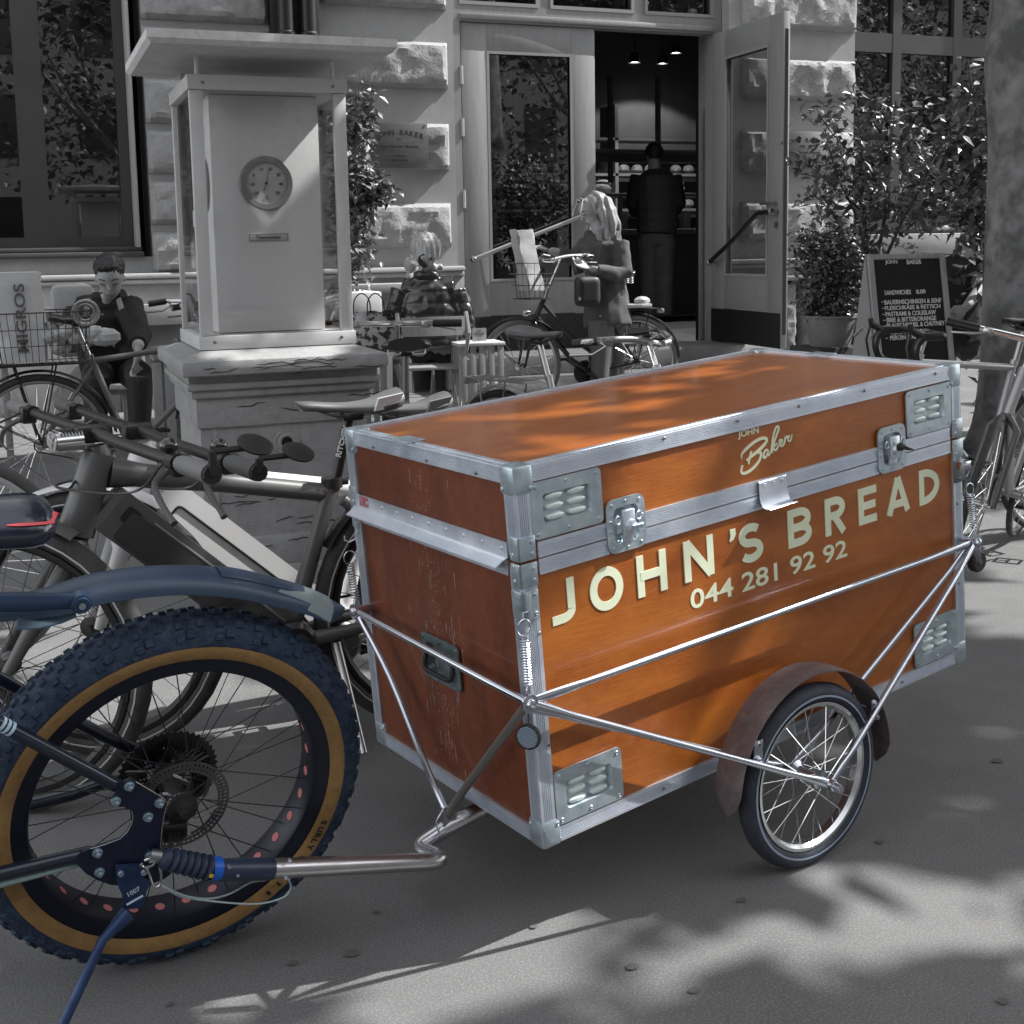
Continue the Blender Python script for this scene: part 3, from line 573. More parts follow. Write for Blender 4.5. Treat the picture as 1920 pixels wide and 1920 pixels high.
t = MB(); t.lathe([(.2865, -.041), (.2885, -.038), (.272, -.036), (.262, -.034), (.2595, -.028), (.2595, .028), (.262, .034), (.272, .036), (.2885, .038), (.2865, .041), (.268, .0405), (.2575, .037), (.2545, .030), (.2545, -.030), (.2575, -.037), (.268, -.0405)], (0, 0, 0), (0, 1, 0), 96, closed=True); rim = fp(t, 'rim', rimm, hub)
t = MB(); d = MB()
for k in range(32):
    a = 2 * pi * (k + .5) / 32; rad = V((cos(a), 0, sin(a))); tan_ = V((-sin(a), 0, cos(a)))
    o = rad * .2542; n = 14; t.add([o + tan_ * (.0088 * cos(q)) + V((0, .0095 * sin(q), 0)) for q in [2 * pi * i / n for i in range(n)]], [tuple(range(n))]); 
    d.tube([o + rad * .0006 + tan_ * (.0098 * cos(q)) + V((0, .0105 * sin(q), 0)) for q in [2 * pi * i / n for i in range(n)]], .0012, 4, closed=True)
fp(t, 'pink_rim_tape', mat('pink_tape', (.52, .17, .17), .7), rim, smooth=0); fp(d, 'rim_hole_edge', blackm, rim)
t = MB()
for i in range(32):
    sd = 1 if i % 2 else -1; a = 2 * pi * i / 32; b_ = a + (.9 if (i // 2) % 2 else -.9)
    t.tube([V((cos(b_) * .027, sd * (.061 if sd < 0 else .037) * 1, sin(b_) * .027)), V((cos(a) * .256, sd * .012, sin(a) * .256))], .00115, 4, cap=False)
fp(t, 'spokes', blackm, hub)
t = MB()       # cassette
for i in range(9):
    R = .092 - i * .0062; y = .046 + i * .0042; n = int(46 - i * 3); vs = []
    prof = []
    for k in range(n * 2): a = pi * k / n; prof.append((cos(a) * (R + (.0025 if k % 2 else -.003)), sin(a) * (R + (.0025 if k % 2 else -.003))))
    M = fr((0, y, 0), (1, 0, 0), (0, 0, 1), (0, -1, 0)); m = len(prof); inn = [(p[0] * .86, p[1] * .86) for p in prof]
    vs = [M @ V((*p, z)) for z in (0, .0018) for p in prof] + [M @ V((*p, z)) for z in (0, .0018) for p in inn]
    fs = []
    for k in range(m): j = (k + 1) % m; fs += [(k, j, m + j, m + k), (m + k, m + j, 3 * m + j, 3 * m + k), (k, 2 * m + k, 2 * m + j, j), (2 * m + k, 3 * m + k, 3 * m + j, 2 * m + j)]
    t.add(vs, fs)
    for k in range(5): a = 2 * pi * k / 5 + i * .1; t.tube([(cos(a) * .02, y, sin(a) * .02), (cos(a + .3) * R * .88, y, sin(a + .3) * R * .88)], .0028, 4)
fp(t, 'cassette', mat('cassette_steel', .06, .35, .8), hub)
t = MB()       # disc rotor
n = 64; y = -.052
for k in range(n):
    a = 2 * pi * k / n; a2 = 2 * pi * (k + .52) / n; a3 = 2 * pi * (k + 1) / n
    for r0, r1, q0, q1 in ((.084, .088, a, a3), (.067, .071, a, a3), (.075, .0785, a, a3)): t.add([(cos(q) * r, y + dy, sin(q) * r) for dy in (0, .0018) for q in (q0, q1) for r in (r0, r1)], [(0, 1, 3, 2), (4, 6, 7, 5), (0, 4, 5, 1), (2, 3, 7, 6)])
    t.add([(cos(q) * r, y + dy, sin(q) * r) for dy in (0, .0018) for q in (a, a2) for r in (.069, .086)], [(0, 1, 3, 2), (4, 6, 7, 5), (0, 2, 6, 4), (1, 5, 7, 3)])
for k in range(6):
    a = 2 * pi * k / 6; t.tube(spline([(cos(a) * .02, y, sin(a) * .02), (cos(a + .25) * .045, y, sin(a + .25) * .045), (cos(a + .75) * .069, y, sin(a + .75) * .069)], 4), .0035, 4)
t.lathe([(.016, -.002), (.026, -.002), (.026, .002), (.016, .002)], (0, y, 0), (0, 1, 0), 18, closed=True)
fp(t, 'brake_disc', mat('rotor_steel', .16, .35, .8), hub)
c = pf(327, 1555, .06); mb = MB(); mb.box((-.022, -.012, -.018), (.022, .022, .018), .006, M=Matrix.Translation(c)); mb.lathe([(0, .012), (.012, .012), (.014, .008), (.014, -.02), (0, -.02)], c + V((.004, 0, -.008)), (0, -1, 0), 16); mb.lathe([(0, .0), (.008, .0), (.009, -.003), (0, -.003)], c + V((.004, -.013, -.008)), (0, -1, 0), 12); fp(mb, 'brake_caliper', black)
# stays, seat tube and the rest of the frame going out of the picture
so = .088
s0 = pf(-30, 1340, so); s1 = pf(228, 1478, so); c0 = pf(-40, 1648, so); c1 = pf(170, 1598, so)
SEAT = V((s0.x - .22, 0, s0.z + .13)); BB = V((c0.x - .33, 0, -.03))
mb = MB(); mb.tube([SEAT + V((0, -.02, 0)), V(SEAT).lerp(s0, .6) + V((0, 0, 0)), s0, s1], [.0115] * 4, 14); fp(mb, 'seat_stay', fm)
mb = MB(); q0 = s1.copy(); q0.y = .075; mb.tube([SEAT + V((0, .02, 0)), V((s0.x, .08, s0.z)), q0 + V((0, .01, 0)), V((0, .088, .0))], .0115, 14); fp(mb, 'seat_stay', fm)
mb = MB(); mb.tube([BB + V((0, -.03, 0)), c0, c1], [.014, .013, .012], 14); fp(mb, 'chain_stay', fm)
mb = MB(); mb.tube([BB + V((0, .03, 0)), V((c0.x, .08, c0.z)), V((c1.x, .085, c1.z)), V((0, .088, 0))], [.014, .013, .012, .01], 14); fp(mb, 'chain_stay', fm)
mb = MB(); mb.tube([BB, SEAT + V((-.02, 0, .06))], .017, 14); fp(mb, 'seat_tube', fm)
mb = MB()
for k in range(3):
    p = s0.lerp(s1, .115 + k * .032); ax = (s1 - s0).normalized(); mb.lathe([(.0117, -.0028), (.0121, -.0024), (.0121, .0024), (.0117, .0028)], p, ax, 16)
fp(mb, 'stay_stripes', mat('stripe_white', (.45, .62, .75), .4))
mb = MB(); mb.tube([c0 + V((-.02, -.0, -.018)), c0 + V((.02, -.006, -.017)), c1 + V((-.02, -.004, -.016))], [.006, .006, .004], 8, flat=1); fp(mb, 'stay_cable', mat('pale_cable', (.20, .27, .27), .5))
# axle plate
U_ = lambda pts: [(180 + x / 6.857, 1440 + y / 6.857) for x, y in pts]
ol = U_([(360, 150), (430, 122), (500, 150), (880, 375), (905, 430), (870, 560), (838, 760), (815, 985), (850, 1025), (950, 1045), (972, 1100), (975, 1250), (950, 1340), (860, 1405), (700, 1465), (400, 1490), (180, 1475), (20, 1420), (-140, 1330), (-262, 1200), (-240, 1120), (-180, 1060), (-80, 1010), (20, 985), (160, 935), (300, 885), (390, 800), (450, 690), (468, 600), (440, 520), (360, 475), (200, 470), (165, 430), (190, 350)])
PO = .098; P2 = [pf(x, y, PO) for x, y in ol]; poly = [(p.x, p.z) for p in P2]; MP = fr((0, -PO, 0), (1, 0, 0), (0, 0, 1), (0, -1, 0))
mb = MB(); mb.prism(poly, .006, M=MP); plate = fp(mb, 'axle_plate', mat('plate_black', (.008, .013, .035), .42, .4, coat=.2, c2=(.014, .02, .05), sc=40), smooth=0)
mb = MB(); e = [MP @ V((x, y, .006)) for x, y in poly]; mb.tube(e[2:11], .0006, 4); mb.tube(e[22:30], .0006, 4); fp(mb, 'worn_edge', mat('bare_edge', (.5, .45, .42), .4, .7), plate)
for x, y in U_([(425, 225), (250, 420), (815, 440), (665, 620), (15, 1080), (40, 1330), (690, 1120)]):
    c = pf(x, y, PO + .006); mb = MB(); mb.lathe([(0, .0125), (.0035, .0125), (.004, .012), (.004, .008), (.0065, .0078), (.0068, .003), (.009, .0026), (.009, 0), (0, 0)], c, (0, -1, 0), 12); fp(mb, 'bolt', bolt, plate)
# kickstand
q = U_([(250, 1270), (580, 1245), (600, 1400), (690, 1430), (690, 1500), (640, 1600), (625, 1760), (570, 1800), (420, 1810), (345, 1810), (345, 1640), (300, 1560), (262, 1450)]); pq = [pf(x, y, .112) for x, y in q]
mb = MB(); mb.prism([(p.x, p.z) for p in pq], .007, M=fr((0, -.106, 0), (1, 0, 0), (0, 0, 1), (0, -1, 0))); bk_ = fp(mb, 'kickstand_bracket', mat('kickstand_blue', (.022, .045, .12), .35, .5, c2=(.04, .075, .17), sc=30), smooth=0)
for x, y in U_([(315, 1345), (610, 1330)]):
    mb = MB(); mb.lathe([(0, .006), (.005, .006), (.006, .004), (.006, 0), (0, 0)], pf(x, y, .113), (0, -1, 0), 10); fp(mb, 'bolt', bolt, bk_)
a, b_ = pf(*U_([(395, 1760)])[0], .1135), pf(*U_([(605, 1640)])[0], .1135); mb = MB(); mb.tube([a, b_], .0022, 6); a, b_ = pf(*U_([(420, 1655)])[0], .1135), pf(*U_([(570, 1570)])[0], .1135)
ux = (b_ - a).normalized(); put_text(mb, '1007', fr(a, ux, V((0, 0, 1)), V((0, -1, 0))), 1, .02, ext=.0006, fitw=.022, fith=.009); fp(mb, 'bracket_lettering', mat('worn_white', (.5, .6, .7), .5), bk_, smooth=0)
k0 = FT @ pf(240, 1712, .115); k1 = FT @ pf(192, 1763, .135); k2 = atZ(92, 1978, .012)
mb = MB(); mb.tube([k0, k0.lerp(k1, .6), k1, k1.lerp(k2, .5), k2], [.0155, .010, .0085, .0085, .0085], 12); mb.build('kickstand_leg', mat('kickstand_blue', 0), fat, inv=fat.matrix_world.inverted())
mb = MB(); mb.lathe([(0, 0), (.012, 0), (.012, .02), (.009, .03)], k2 - V((0, 0, .012)), (0, 0, 1), 12); mb.build('kickstand_foot', rubber, fat, inv=fat.matrix_world.inverted())
# mudguard: curved shell above the wheel
mgm = mat('mudguard_blue', (.016, .038, .080), .48, 0, c2=(.028, .056, .105), sc=5, coat=.3, spec=.5); mgp = mat('mudguard_patch', (.13, .19, .23), .5, c2=(.24, .28, .28), sc=9)
cl = [(-60, 1150), (0, 1128), (90, 1108), (170, 1084), (260, 1070), (350, 1066), (440, 1074), (520, 1092), (590, 1112), (645, 1138)]
pc = [pf(x, y, 0) for x, y in cl]; L = spline(pc, 6)
def shellstrip(L, wfun, sk, yoff=0, th=.003, K=9, tip=0):
    mb = MB(); n = len(L); vs = []
    for i, p in enumerate(L):
        t_ = (L[min(i + 1, n - 1)] - L[max(i - 1, 0)]).normalized(); nn = V((-t_.z, 0, t_.x));
        if nn.z < 0: nn = -nn
        w = wfun(i / (n - 1))
        for lay in (0, -th):
            for k in range(K):
                u = -1 + 2 * k / (K - 1); drop = sk * (abs(u) ** 3.2) * w / .05; vs.append(p + V((0, yoff + u * w, 0)) + nn * (lay - drop))
    fs = []
    for i in range(n - 1):
        g = lambda a, l, k: a * 2 * K + l * K + k
        for k in range(K - 1): fs += [(g(i, 0, k), g(i + 1, 0, k), g(i + 1, 0, k + 1), g(i, 0, k + 1)), (g(i, 1, k), g(i, 1, k + 1), g(i + 1, 1, k + 1), g(i + 1, 1, k))]
        fs += [(g(i, 0, 0), g(i, 1, 0), g(i + 1, 1, 0), g(i + 1, 0, 0)), (g(i, 0, K - 1), g(i + 1, 0, K - 1), g(i + 1, 1, K - 1), g(i, 1, K - 1))]
    fs += [tuple([k for k in range(K)] + [2 * K - 1 - k for k in range(K)]), tuple([(n - 1) * 2 * K + k for k in range(K)] + [(n - 1) * 2 * K + 2 * K - 1 - k for k in range(K)])]
    mb.add(vs, fs); return mb
wf = lambda t: .044 * min(1, .45 + t * 2.2) * (1 if t < .93 else max(.25, 1 - ((t - .93) / .07) ** 2 * .75))
mg = fp(shellstrip(L, wf, .030), 'mudguard', mgm)
fp(shellstrip([p + V((0, 0, .0022)) for p in L[38:-3]], lambda t: .0445 * (.72 + .3 * t), .029, K=9), 'mudguard_end_panel', mgp, mg)
fp(shellstrip([p + V((0, 0, .0052)) for p in L[34:47]], lambda t: .022 * (1 - max(0, t - .8) * 2), .012), 'mudguard_spine', mgm, mg)
a0 = pf(-60, 1130, .062); a1 = pf(150, 1127, .062)
mb = MB(); mb.tube([a0, a0.lerp(a1, .5), a1], [.017, .0165, .013], 10, flat=.55, up=(0, 1, 0)); mb.lathe([(0, .016), (.006, .016), (.0065, .018), (.0125, .018), (.0135, .014), (.0165, .013), (.0165, -.006), (0, -.006)], a1, (0, -1, 0), 24); fp(mb, 'mudguard_arm', mat('arm_blue', (.013, .038, .09), .4, coat=.2), mg)
mb = MB(); mb.lathe([(0, .019), (.003, .019), (.003, .021), (.0055, .021), (.0055, .017)], a1, (0, -1, 0), 14); fp(mb, 'pivot_bolt', bolt, mg)
b0 = [pf(x, y, .02) for x, y in ((30, 1150), (70, 1152), (110, 1146), (138, 1138))]; fp(shellstrip(b0, lambda t: .03 * (1 - t * .4), .02), 'lower_flap', mat('flap_blue_grey', (.07, .13, .19), .45, coat=.2), mg)
# saddle tail showing at the left edge
mb = MB(); n = 18; cs = pf(-60, 992, 0); vs = []
for i in range(n + 1):
    t_ = i / n; x = cs.x - .15 + t_ * .285; e = sqrt(max(0, 1 - max(0, (t_ - .80) / .2) ** 2.2)); wv = (.045 + .035 * t_) * e; hh = .040 * e + .002; zc = cs.z + .01 - .010 * t_
    for k in range(16):
        a = 2 * pi * k / 16; vs.append((x, cos(a) * wv, zc + (sin(a) * hh if sin(a) > 0 else sin(a) * hh * .8)))
mb.add(vs, [(i * 16 + k, i * 16 + (k + 1) % 16, (i + 1) * 16 + (k + 1) % 16, (i + 1) * 16 + k) for i in range(n) for k in range(16)] + [tuple(range(16)), tuple(n * 16 + k for k in range(16))[::-1]])
sad = fp(mb, 'saddle', mat('saddle_gloss', (.008, .012, .03), .22, coat=.6), smooth=60)
mb = MB(); P_ = []
for t_ in (.70, .76, .82, .88, .93, .97, .99):
    e = sqrt(max(0, 1 - max(0, (t_ - .80) / .2) ** 2.2)); wv = (.045 + .035 * t_) * e; hh = .040 * e + .002; zc = cs.z + .01 - .010 * t_; a = radians(148 if t_ < .95 else 120); P_.append(V((cs.x - .15 + t_ * .285, cos(a) * wv * 1.01 - .0005, zc + sin(a) * hh * 1.01)))
mb.tube(P_, [.002, .005, .005, .005, .005, .0045, .004], 8, flat=.35, up=(0, 0, 1)); fp(mb, 'saddle_stripe', mat('coral_stripe', (.75, .10, .12), .4), sad)
mb = MB(); mb.tube([SEAT + V((-.02, 0, .06)), V((cs.x - .02, 0, cs.z - .03))], .0135, 12); fp(mb, 'seat_post', black)
# ------------------------------------------------------------------ drawbar and coupling (part of the trailer)
def W_(x, y, o): return FT @ pf(x, y, o)
p1, p2 = W_(505, 1629, .135), W_(812, 1622, .135)
p2b = p2 + V((.012, .018, .002)); p3 = CO + ray(778, 1590) * ((p2 - CO).dot(CF) + .115); p4 = CO + ray(845, 1547) * ((HT - CO).dot(CF)); p5 = TT @ V((.02, .265, -.035)); p6 = TT @ V((.5, .3, -.04))
def rnd(pts, r=.03, n=5):
    P = [V(p) for p in pts]; o = [P[0]]
    for i in range(1, len(P) - 1):
        a = P[i] + (P[i - 1] - P[i]).normalized() * min(r, (P[i - 1] - P[i]).length * .45); c = P[i] + (P[i + 1] - P[i]).normalized() * min(r, (P[i + 1] - P[i]).length * .45)
        for k in range(n + 1): t_ = k / n; o.append(a * (1 - t_) ** 2 + P[i] * (2 * t_ * (1 - t_)) + c * t_ * t_)
    return o + [P[-1]]
mb = MB(); mb.tube(rnd([p1, p2.lerp(p1, .0) + V((.030, .006, 0)), p3, p4, p5, p6], .045, 7), .0178, 18); mb.build('drawbar', mat('heat_tinted_steel', (.62, .62, .66), .3, 1., c2=(.50, .47, .45), sc=6, rv=.05), trail, inv=WI)
ax = (p2 - p1).normalized(); q0 = W_(408, 1628, .135); q1 = W_(318, 1608, .128)
mb = MB(); mb.lathe([(0, -.002), (.0195, -.002), (.0200, .01), (.0205, .05), (.0195, .095), (.018, .108), (0, .108)], p1 + ax * .004, -ax, 24); cp = mb.build('coupling_housing', mat('coupling_black', (.015, .028, .06), .4, coat=.2), trail, inv=WI)
mb = MB(); mb.lathe([(.0198, .0), (.0208, .0), (.0208, .017), (.0198, .017)], q0 + ax * .004, -ax, 24, closed=True); mb.build('blue_band', mat('band_blue', (.01, .11, .55), .4), cp, inv=WI)
mb = MB(); c = W_(396, 1642, .158); mb.lathe([(0, .001), (.0042, .001), (.0042, 0)], c, -FN, 12); mb.build('yellow_dot', mat('dot_yellow', (.7, .45, .03), .5), cp, inv=WI)
mb = MB()
for x, y in ((429, 1624), (445, 1640), (535, 1645), (543, 1612)): mb.lathe([(0, .004), (.003, .004), (.0035, .002), (.0035, 0)], W_(x, y, .152 if x < 500 else .15), -FN, 10)
mb.build('coupling_screws', steel, cp, inv=WI)
mb = MB(); pr = []; dv = (q1 - q0); Lb = dv.length
for k in range(7):
    t0 = k / 7; r0 = .0215 - .003 * t0 if k < 5 else .0195 - .001 * (k - 5); pr += [(r0 - .0045, t0 * Lb), (r0 + .0015, (t0 + .045) * Lb), (r0 + .001, (t0 + .085) * Lb)]
pr += [(.016, Lb), (.012, Lb + .004), (0, Lb + .004)]; mb.lathe([(0, 0)] + pr, q0 - ax * .013, dv, 24); mb.build('rubber_bellows', mat('bellows_rubber', (.012, .022, .05), .55, c2=(.02, .034, .07), sc=30), trail, inv=WI)
mb = MB(); mb.tube([q1, W_(283, 1604, .118)], .012, 12); mb.build('coupling_bolt', steel_dk, trail, inv=WI)
mb = MB(); K = [W_(180 + x / 6.857, 1440 + y / 6.857, o) for x, y, o in ((650, 1280, .125), (690, 1380, .128), (735, 1500, .13), (790, 1530, .13), (835, 1470, .13), (832, 1340, .13), (810, 1230, .13), (750, 1190, .13), (690, 1215, .128))]
mb.tube(spline(K, 4), .0023, 8); mb.tube(spline([W_(180 + x / 6.857, 1440 + y / 6.857, .133) for x, y in ((600, 1215), (580, 1250), (640, 1275), (720, 1250), (745, 1215), (690, 1170), (620, 1190))], 4), .0023, 8); mb.build('safety_carabiner', chrome, trail, inv=WI)
mb = MB(); cb = mat('cable_sleeve', (.42, .52, .55), .4)
mb.tube(spline([W_(x, y, o) for x, y, o in ((303, 1662, .13), (330, 1677, .13), (345, 1682, .13), (400, 1690, .132), (480, 1695, .136), (530, 1683, .14), (545, 1665, .14), (541, 1648, .152))], 5), .0017, 7)
mb.tube(spline([W_(x, y, o) for x, y, o in ((303, 1660, .131), (345, 1679, .132), (390, 1685, .13), (430, 1676, .125), (470, 1655, .11), (500, 1650, .10))], 5), .0017, 7)
mb.build('safety_cable', cb, trail, inv=WI)
mb = MB(); c = p4.lerp(p3, .3)
for o in (0, .02): mb.tube([c + V((o, 0, -.015)), c + V((o - .006, -.016, .0)), c + V((o - .012, -.012, .03)), HT + V((o * .5 - .006, -.008, .02))], .0016, 6)
mb.build('spring_clip', steel, trail, inv=WI)
mb = MB(); mb.box((-.012, -.012, -.03), (.016, .016, .012), .003, M=Matrix.Translation(HT)); mb.build('hitch_bracket', steel_dk, trail, inv=WI)
# ------------------------------------------------------------------ grey-toned materials of the surroundings
def gm(n, v, r=.5, m=0., v2=None, **k): return mat(n, v, r, m, c2=v2, **k)
g_tyre = gm('grey_tyre', .03, .75, v2=.06, sc=20); g_frame = gm('matt_grey_paint', .10, .42, .25, v2=.13, sc=3, coat=.15); g_batt = gm('battery_grey', .045, .5, .1)
g_white = gm('white_paint', .78, .35, v2=.70, sc=4, coat=.3); g_black = gm('grey_black', .012, .38, coat=.2); g_alu = gm('silver_parts', .45, .3, .9); g_grip = gm('grip_grey', .17, .6); g_grip2 = gm('grip_dark', .09, .6)
g_chrome = gm('bright_chrome', .75, .12, 1.); g_saddle = gm('saddle_grey', .12, .38, coat=.2, v2=.14, sc=6); g_seatb = gm('leather_black', .02, .35, coat=.3); g_plast = gm('clear_plastic', .55, .3)
def saddle_mesh(mb, M, L=.275, W=.15, Wn=.045, thick=.05, dip=.012):
    """nose at +x, tail at -x, top at z=0"""
    n = 16; vs = []
    for i in range(n + 1):
        t = i / n; x = -L * .48 + L * t; e = min(1, (sin(pi * min(1, t / .12 * .5 + .0) ) if t < .12 else 1)); e = max(.25, e) if t < .12 else 1; en = 1 if t < .93 else sqrt(max(.06, 1 - ((t - .93) / .07) ** 2))
        wv = (Wn + (W - Wn) * (1 - min(1, t / .62)) ** .75 * 1.0 if t < .62 else Wn) / 2 * e * en
        if .1 < t < .62: wv = (Wn + (W - Wn) * (.5 + .5 * cos(pi * min(1, (t - .1) / .52)))) / 2
        elif t <= .1: wv = W / 2 * (.72 + .28 * sqrt(t / .1))
        top = -dip * sin(pi * min(1, max(0, t))) + (.012 * (1 - t / .25) if t < .25 else 0) - (.006 * ((t - .85) / .15) if t > .85 else 0); th = thick * (1 - .45 * min(1, t / .6)) * en
        for k in range(14):
            a = 2 * pi * k / 14; y = cos(a) * wv; z = top + (sin(a) - 1) * th * .5 if sin(a) < 0 else top - (1 - sin(a)) * th * .42
            vs.append(M @ V((x, y, z)))
    mb.add(vs, [(i * 14 + k, (i + 1) * 14 + k, (i + 1) * 14 + (k + 1) % 14, i * 14 + (k + 1) % 14) for i in range(n) for k in range(14)] + [tuple(range(14))[::-1], tuple(n * 14 + k for k in range(14))]); return mb
class Bike:
    """bicycle in the vertical plane through its hubs; +x forward, y to its left, z up, origin on the ground under the rear hub"""
    def __init__(s, name, label, rear, front, R=.345, tr=.019, group=None, lean=0., gz0=None, **o):
        s.o = o; r = V(rear); f = V(front); s.g = r.z - R if gz0 is None else gz0; d = f - r; s.wb = V((d.x, d.y, 0)).length; x = V((d.x, d.y, 0)).normalized()
        z = V((0, 0, 1)); y = z.cross(x); z = (z * cos(lean) + y * sin(lean)); y = z.cross(x); s.R = R; s.tr = tr
        s.M = fr((r.x, r.y, r.z - R), x, y, z); s.root = thing(name, None, label, 'bicycle', group, M=s.M); s.I = s.M.inverted(); s.x = s.wb
        s.tm = o.get('tyre', g_tyre); s.rm = o.get('rim', g_alu); s.fm = o.get('frame', g_frame); s.pm = o.get('parts', g_black)
    def p(s, x, y, off=0.):      # pixel to local point on the bike plane moved off along the viewer side
        n = s.M.to_3x3() @ V((0, 1, 0)); sg = -1 if n.dot(CF) > 0 else 1
        q = s.I @ onpl(x, y, s.M.to_translation() + n * (sg * off), n); return q
    def b(s, mb, name, m, parent=None, **k): return mb.build(name, m, parent or s.root, **k)
    def tube(s, pts, r, name, m=None, n=12, parent=None, **k): mb = MB(); mb.tube(pts, r, n, **k); return s.b(mb, name, m or s.fm, parent)
    def wheels(s, front=True, rear=True, ns=32, steer=0, disc=False, **k):
        I = Matrix()
        if rear: s.rw = wheel(s.root, Matrix.Translation((0, 0, s.R)), s.R, s.tr, I, s.tm, s.rm, s.o.get('spoke', g_chrome), .06, ns, spoke_r=.0012, stripe=s.o.get('stripe'), n=40, rim_h=s.o.get('rim_h', .016), **k)
        if front: s.fw = wheel(s.root, Matrix.Translation((s.wb, 0, s.R)) @ Matrix.Rotation(steer, 4, 'Z'), s.R, s.tr, I, s.tm, s.rm, s.o.get('spoke', g_chrome), .05, ns, spoke_r=.0012, stripe=s.o.get('stripe'), n=40, rim_h=s.o.get('rim_h', .016), **k)
    def crank(s, bb, ang=0., L=.17, m=None, rc=.09):
        m = m or s.pm; cr = MB(); cr.lathe([(0, -.055), (.014, -.055), (.014, -.05), (rc, -.05), (rc, -.045), (rc * .8, -.045), (rc * .8, -.048), (.02, -.048), (.018, .05), (0, .05)], bb, (0, 1, 0), 30); o = s.b(cr, 'crankset', m)
        for sd in (1, -1):
            a = ang + (0 if sd > 0 else pi); e = V(bb) + V((cos(a) * L, -sd * .07, sin(a) * L)); mb = MB(); mb.tube([V(bb) + V((0, -sd * .05, 0)), V(bb) + V((cos(a) * .02, -sd * .062, sin(a) * .02)), e], [.013, .012, .009], 8, flat=.6, up=(0, 1, 0)); s.b(mb, 'crank_arm', m, o)
            mb = MB(); c = e + V((0, -sd * .055, 0)); mb.tube([e, c], .006, 6)
            for dx in (-.035, .035): mb.box((c.x + dx - .006, c.y - .045, c.z - .009), (c.x + dx + .006, c.y + .045, c.z + .009), .003)
            for dy in (-.042, 0, .042): mb.box((c.x - .035, c.y + dy - .004, c.z - .007), (c.x + .035, c.y + dy + .004, c.z + .007), .002)
            s.b(mb, 'pedal', s.pm, o)
        return o
    def chain(s, bb, rc=.09, rr=.035, m=None):
        mb = MB(); y = -.048; h = V((0, y, s.R)); b_ = V((bb[0], y, bb[2])); P = []
        for k in range(9): a = radians(90 + 180 * k / 8); P.append(h + V((cos(a) * rr, 0, sin(a) * rr)))
        for k in range(9): a = radians(-90 + 180 * k / 8); P.append(b_ + V((cos(a) * rc, 0, sin(a) * rc)))
        mb.tube(P, .004, 5, closed=True); s.b(mb, 'chain', m or g_black)
    def fender(s, c, a0, a1, r, w, m, name='mudguard', th=.002):
        mb = MB(); n = 26; K = 5; vs = []
        for i in range(n + 1):
            a = radians(a0 + (a1 - a0) * i / n)
            for lay in (0, th):
                for k in range(K): u = -1 + 2 * k / (K - 1); rr = r + lay - .010 * u * u; vs.append((c[0] + cos(a) * rr, u * w / 2, c[2] + sin(a) * rr))
        fs = []
        for i in range(n):
            g = lambda a, l, k: a * 2 * K + l * K + k
            for k in range(K - 1): fs += [(g(i, 0, k), g(i + 1, 0, k), g(i + 1, 0, k + 1), g(i, 0, k + 1)), (g(i, 1, k), g(i, 1, k + 1), g(i + 1, 1, k + 1), g(i + 1, 1, k))]
            fs += [(g(i, 0, 0), g(i, 1, 0), g(i + 1, 1, 0), g(i + 1, 0, 0)), (g(i, 0, K - 1), g(i + 1, 0, K - 1), g(i + 1, 1, K - 1), g(i, 1, K - 1))]
        mb.add(vs, fs); return s.b(mb, name, m)
    def stays(s, c, a, r, m, w=.03):
        mb = MB()
        for sd in (1, -1): mb.tube([V((c[0], sd * .055, c[2])), V((c[0] + cos(radians(a)) * r, sd * w, c[2] + sin(radians(a)) * r))], .0028, 6)
        s.b(mb, 'mudguard_stay', m)
    def saddle(s, top, post, m=None, pm=None, L=.27, W=.15, springs=False, pitch=0., label=None, **k):
        M = Matrix.Translation(V(top)) @ Matrix.Rotation(-pitch, 4, 'Y'); mb = MB(); saddle_mesh(mb, M, L, W, **k); sd = s.b(mb, 'saddle', m or g_saddle, smooth=60)
        mb = MB()
        for y in (-.022, .022): mb.tube([M @ V(q) for q in ((-.09, y * 1.6, -.032), (-.05, y, -.052), (.05, y, -.05), (.10, y * .5, -.03))], .0035, 6)
        mb.box((-.03, -.03, -.065), (.03, .03, -.042), .006, M=M); s.b(mb, 'saddle_rails', s.pm, sd)
        if springs:
            for y in (-.045, .045): mb = MB(); mb.tube([M @ V((-.10 + .016 * cos(q * pi / 4), y + .016 * sin(q * pi / 4), -.03 - q * .0016)) for q in range(40)], .003, 5); s.b(mb, 'saddle_spring', g_chrome, sd)
        s.tube([post, V(top) + V((0, 0, -.05))], .0145, 'seat_post', pm or s.pm); return sd
def bar_mesh(mb, pts, r=.0125): mb.tube(pts, r, 10); return mb
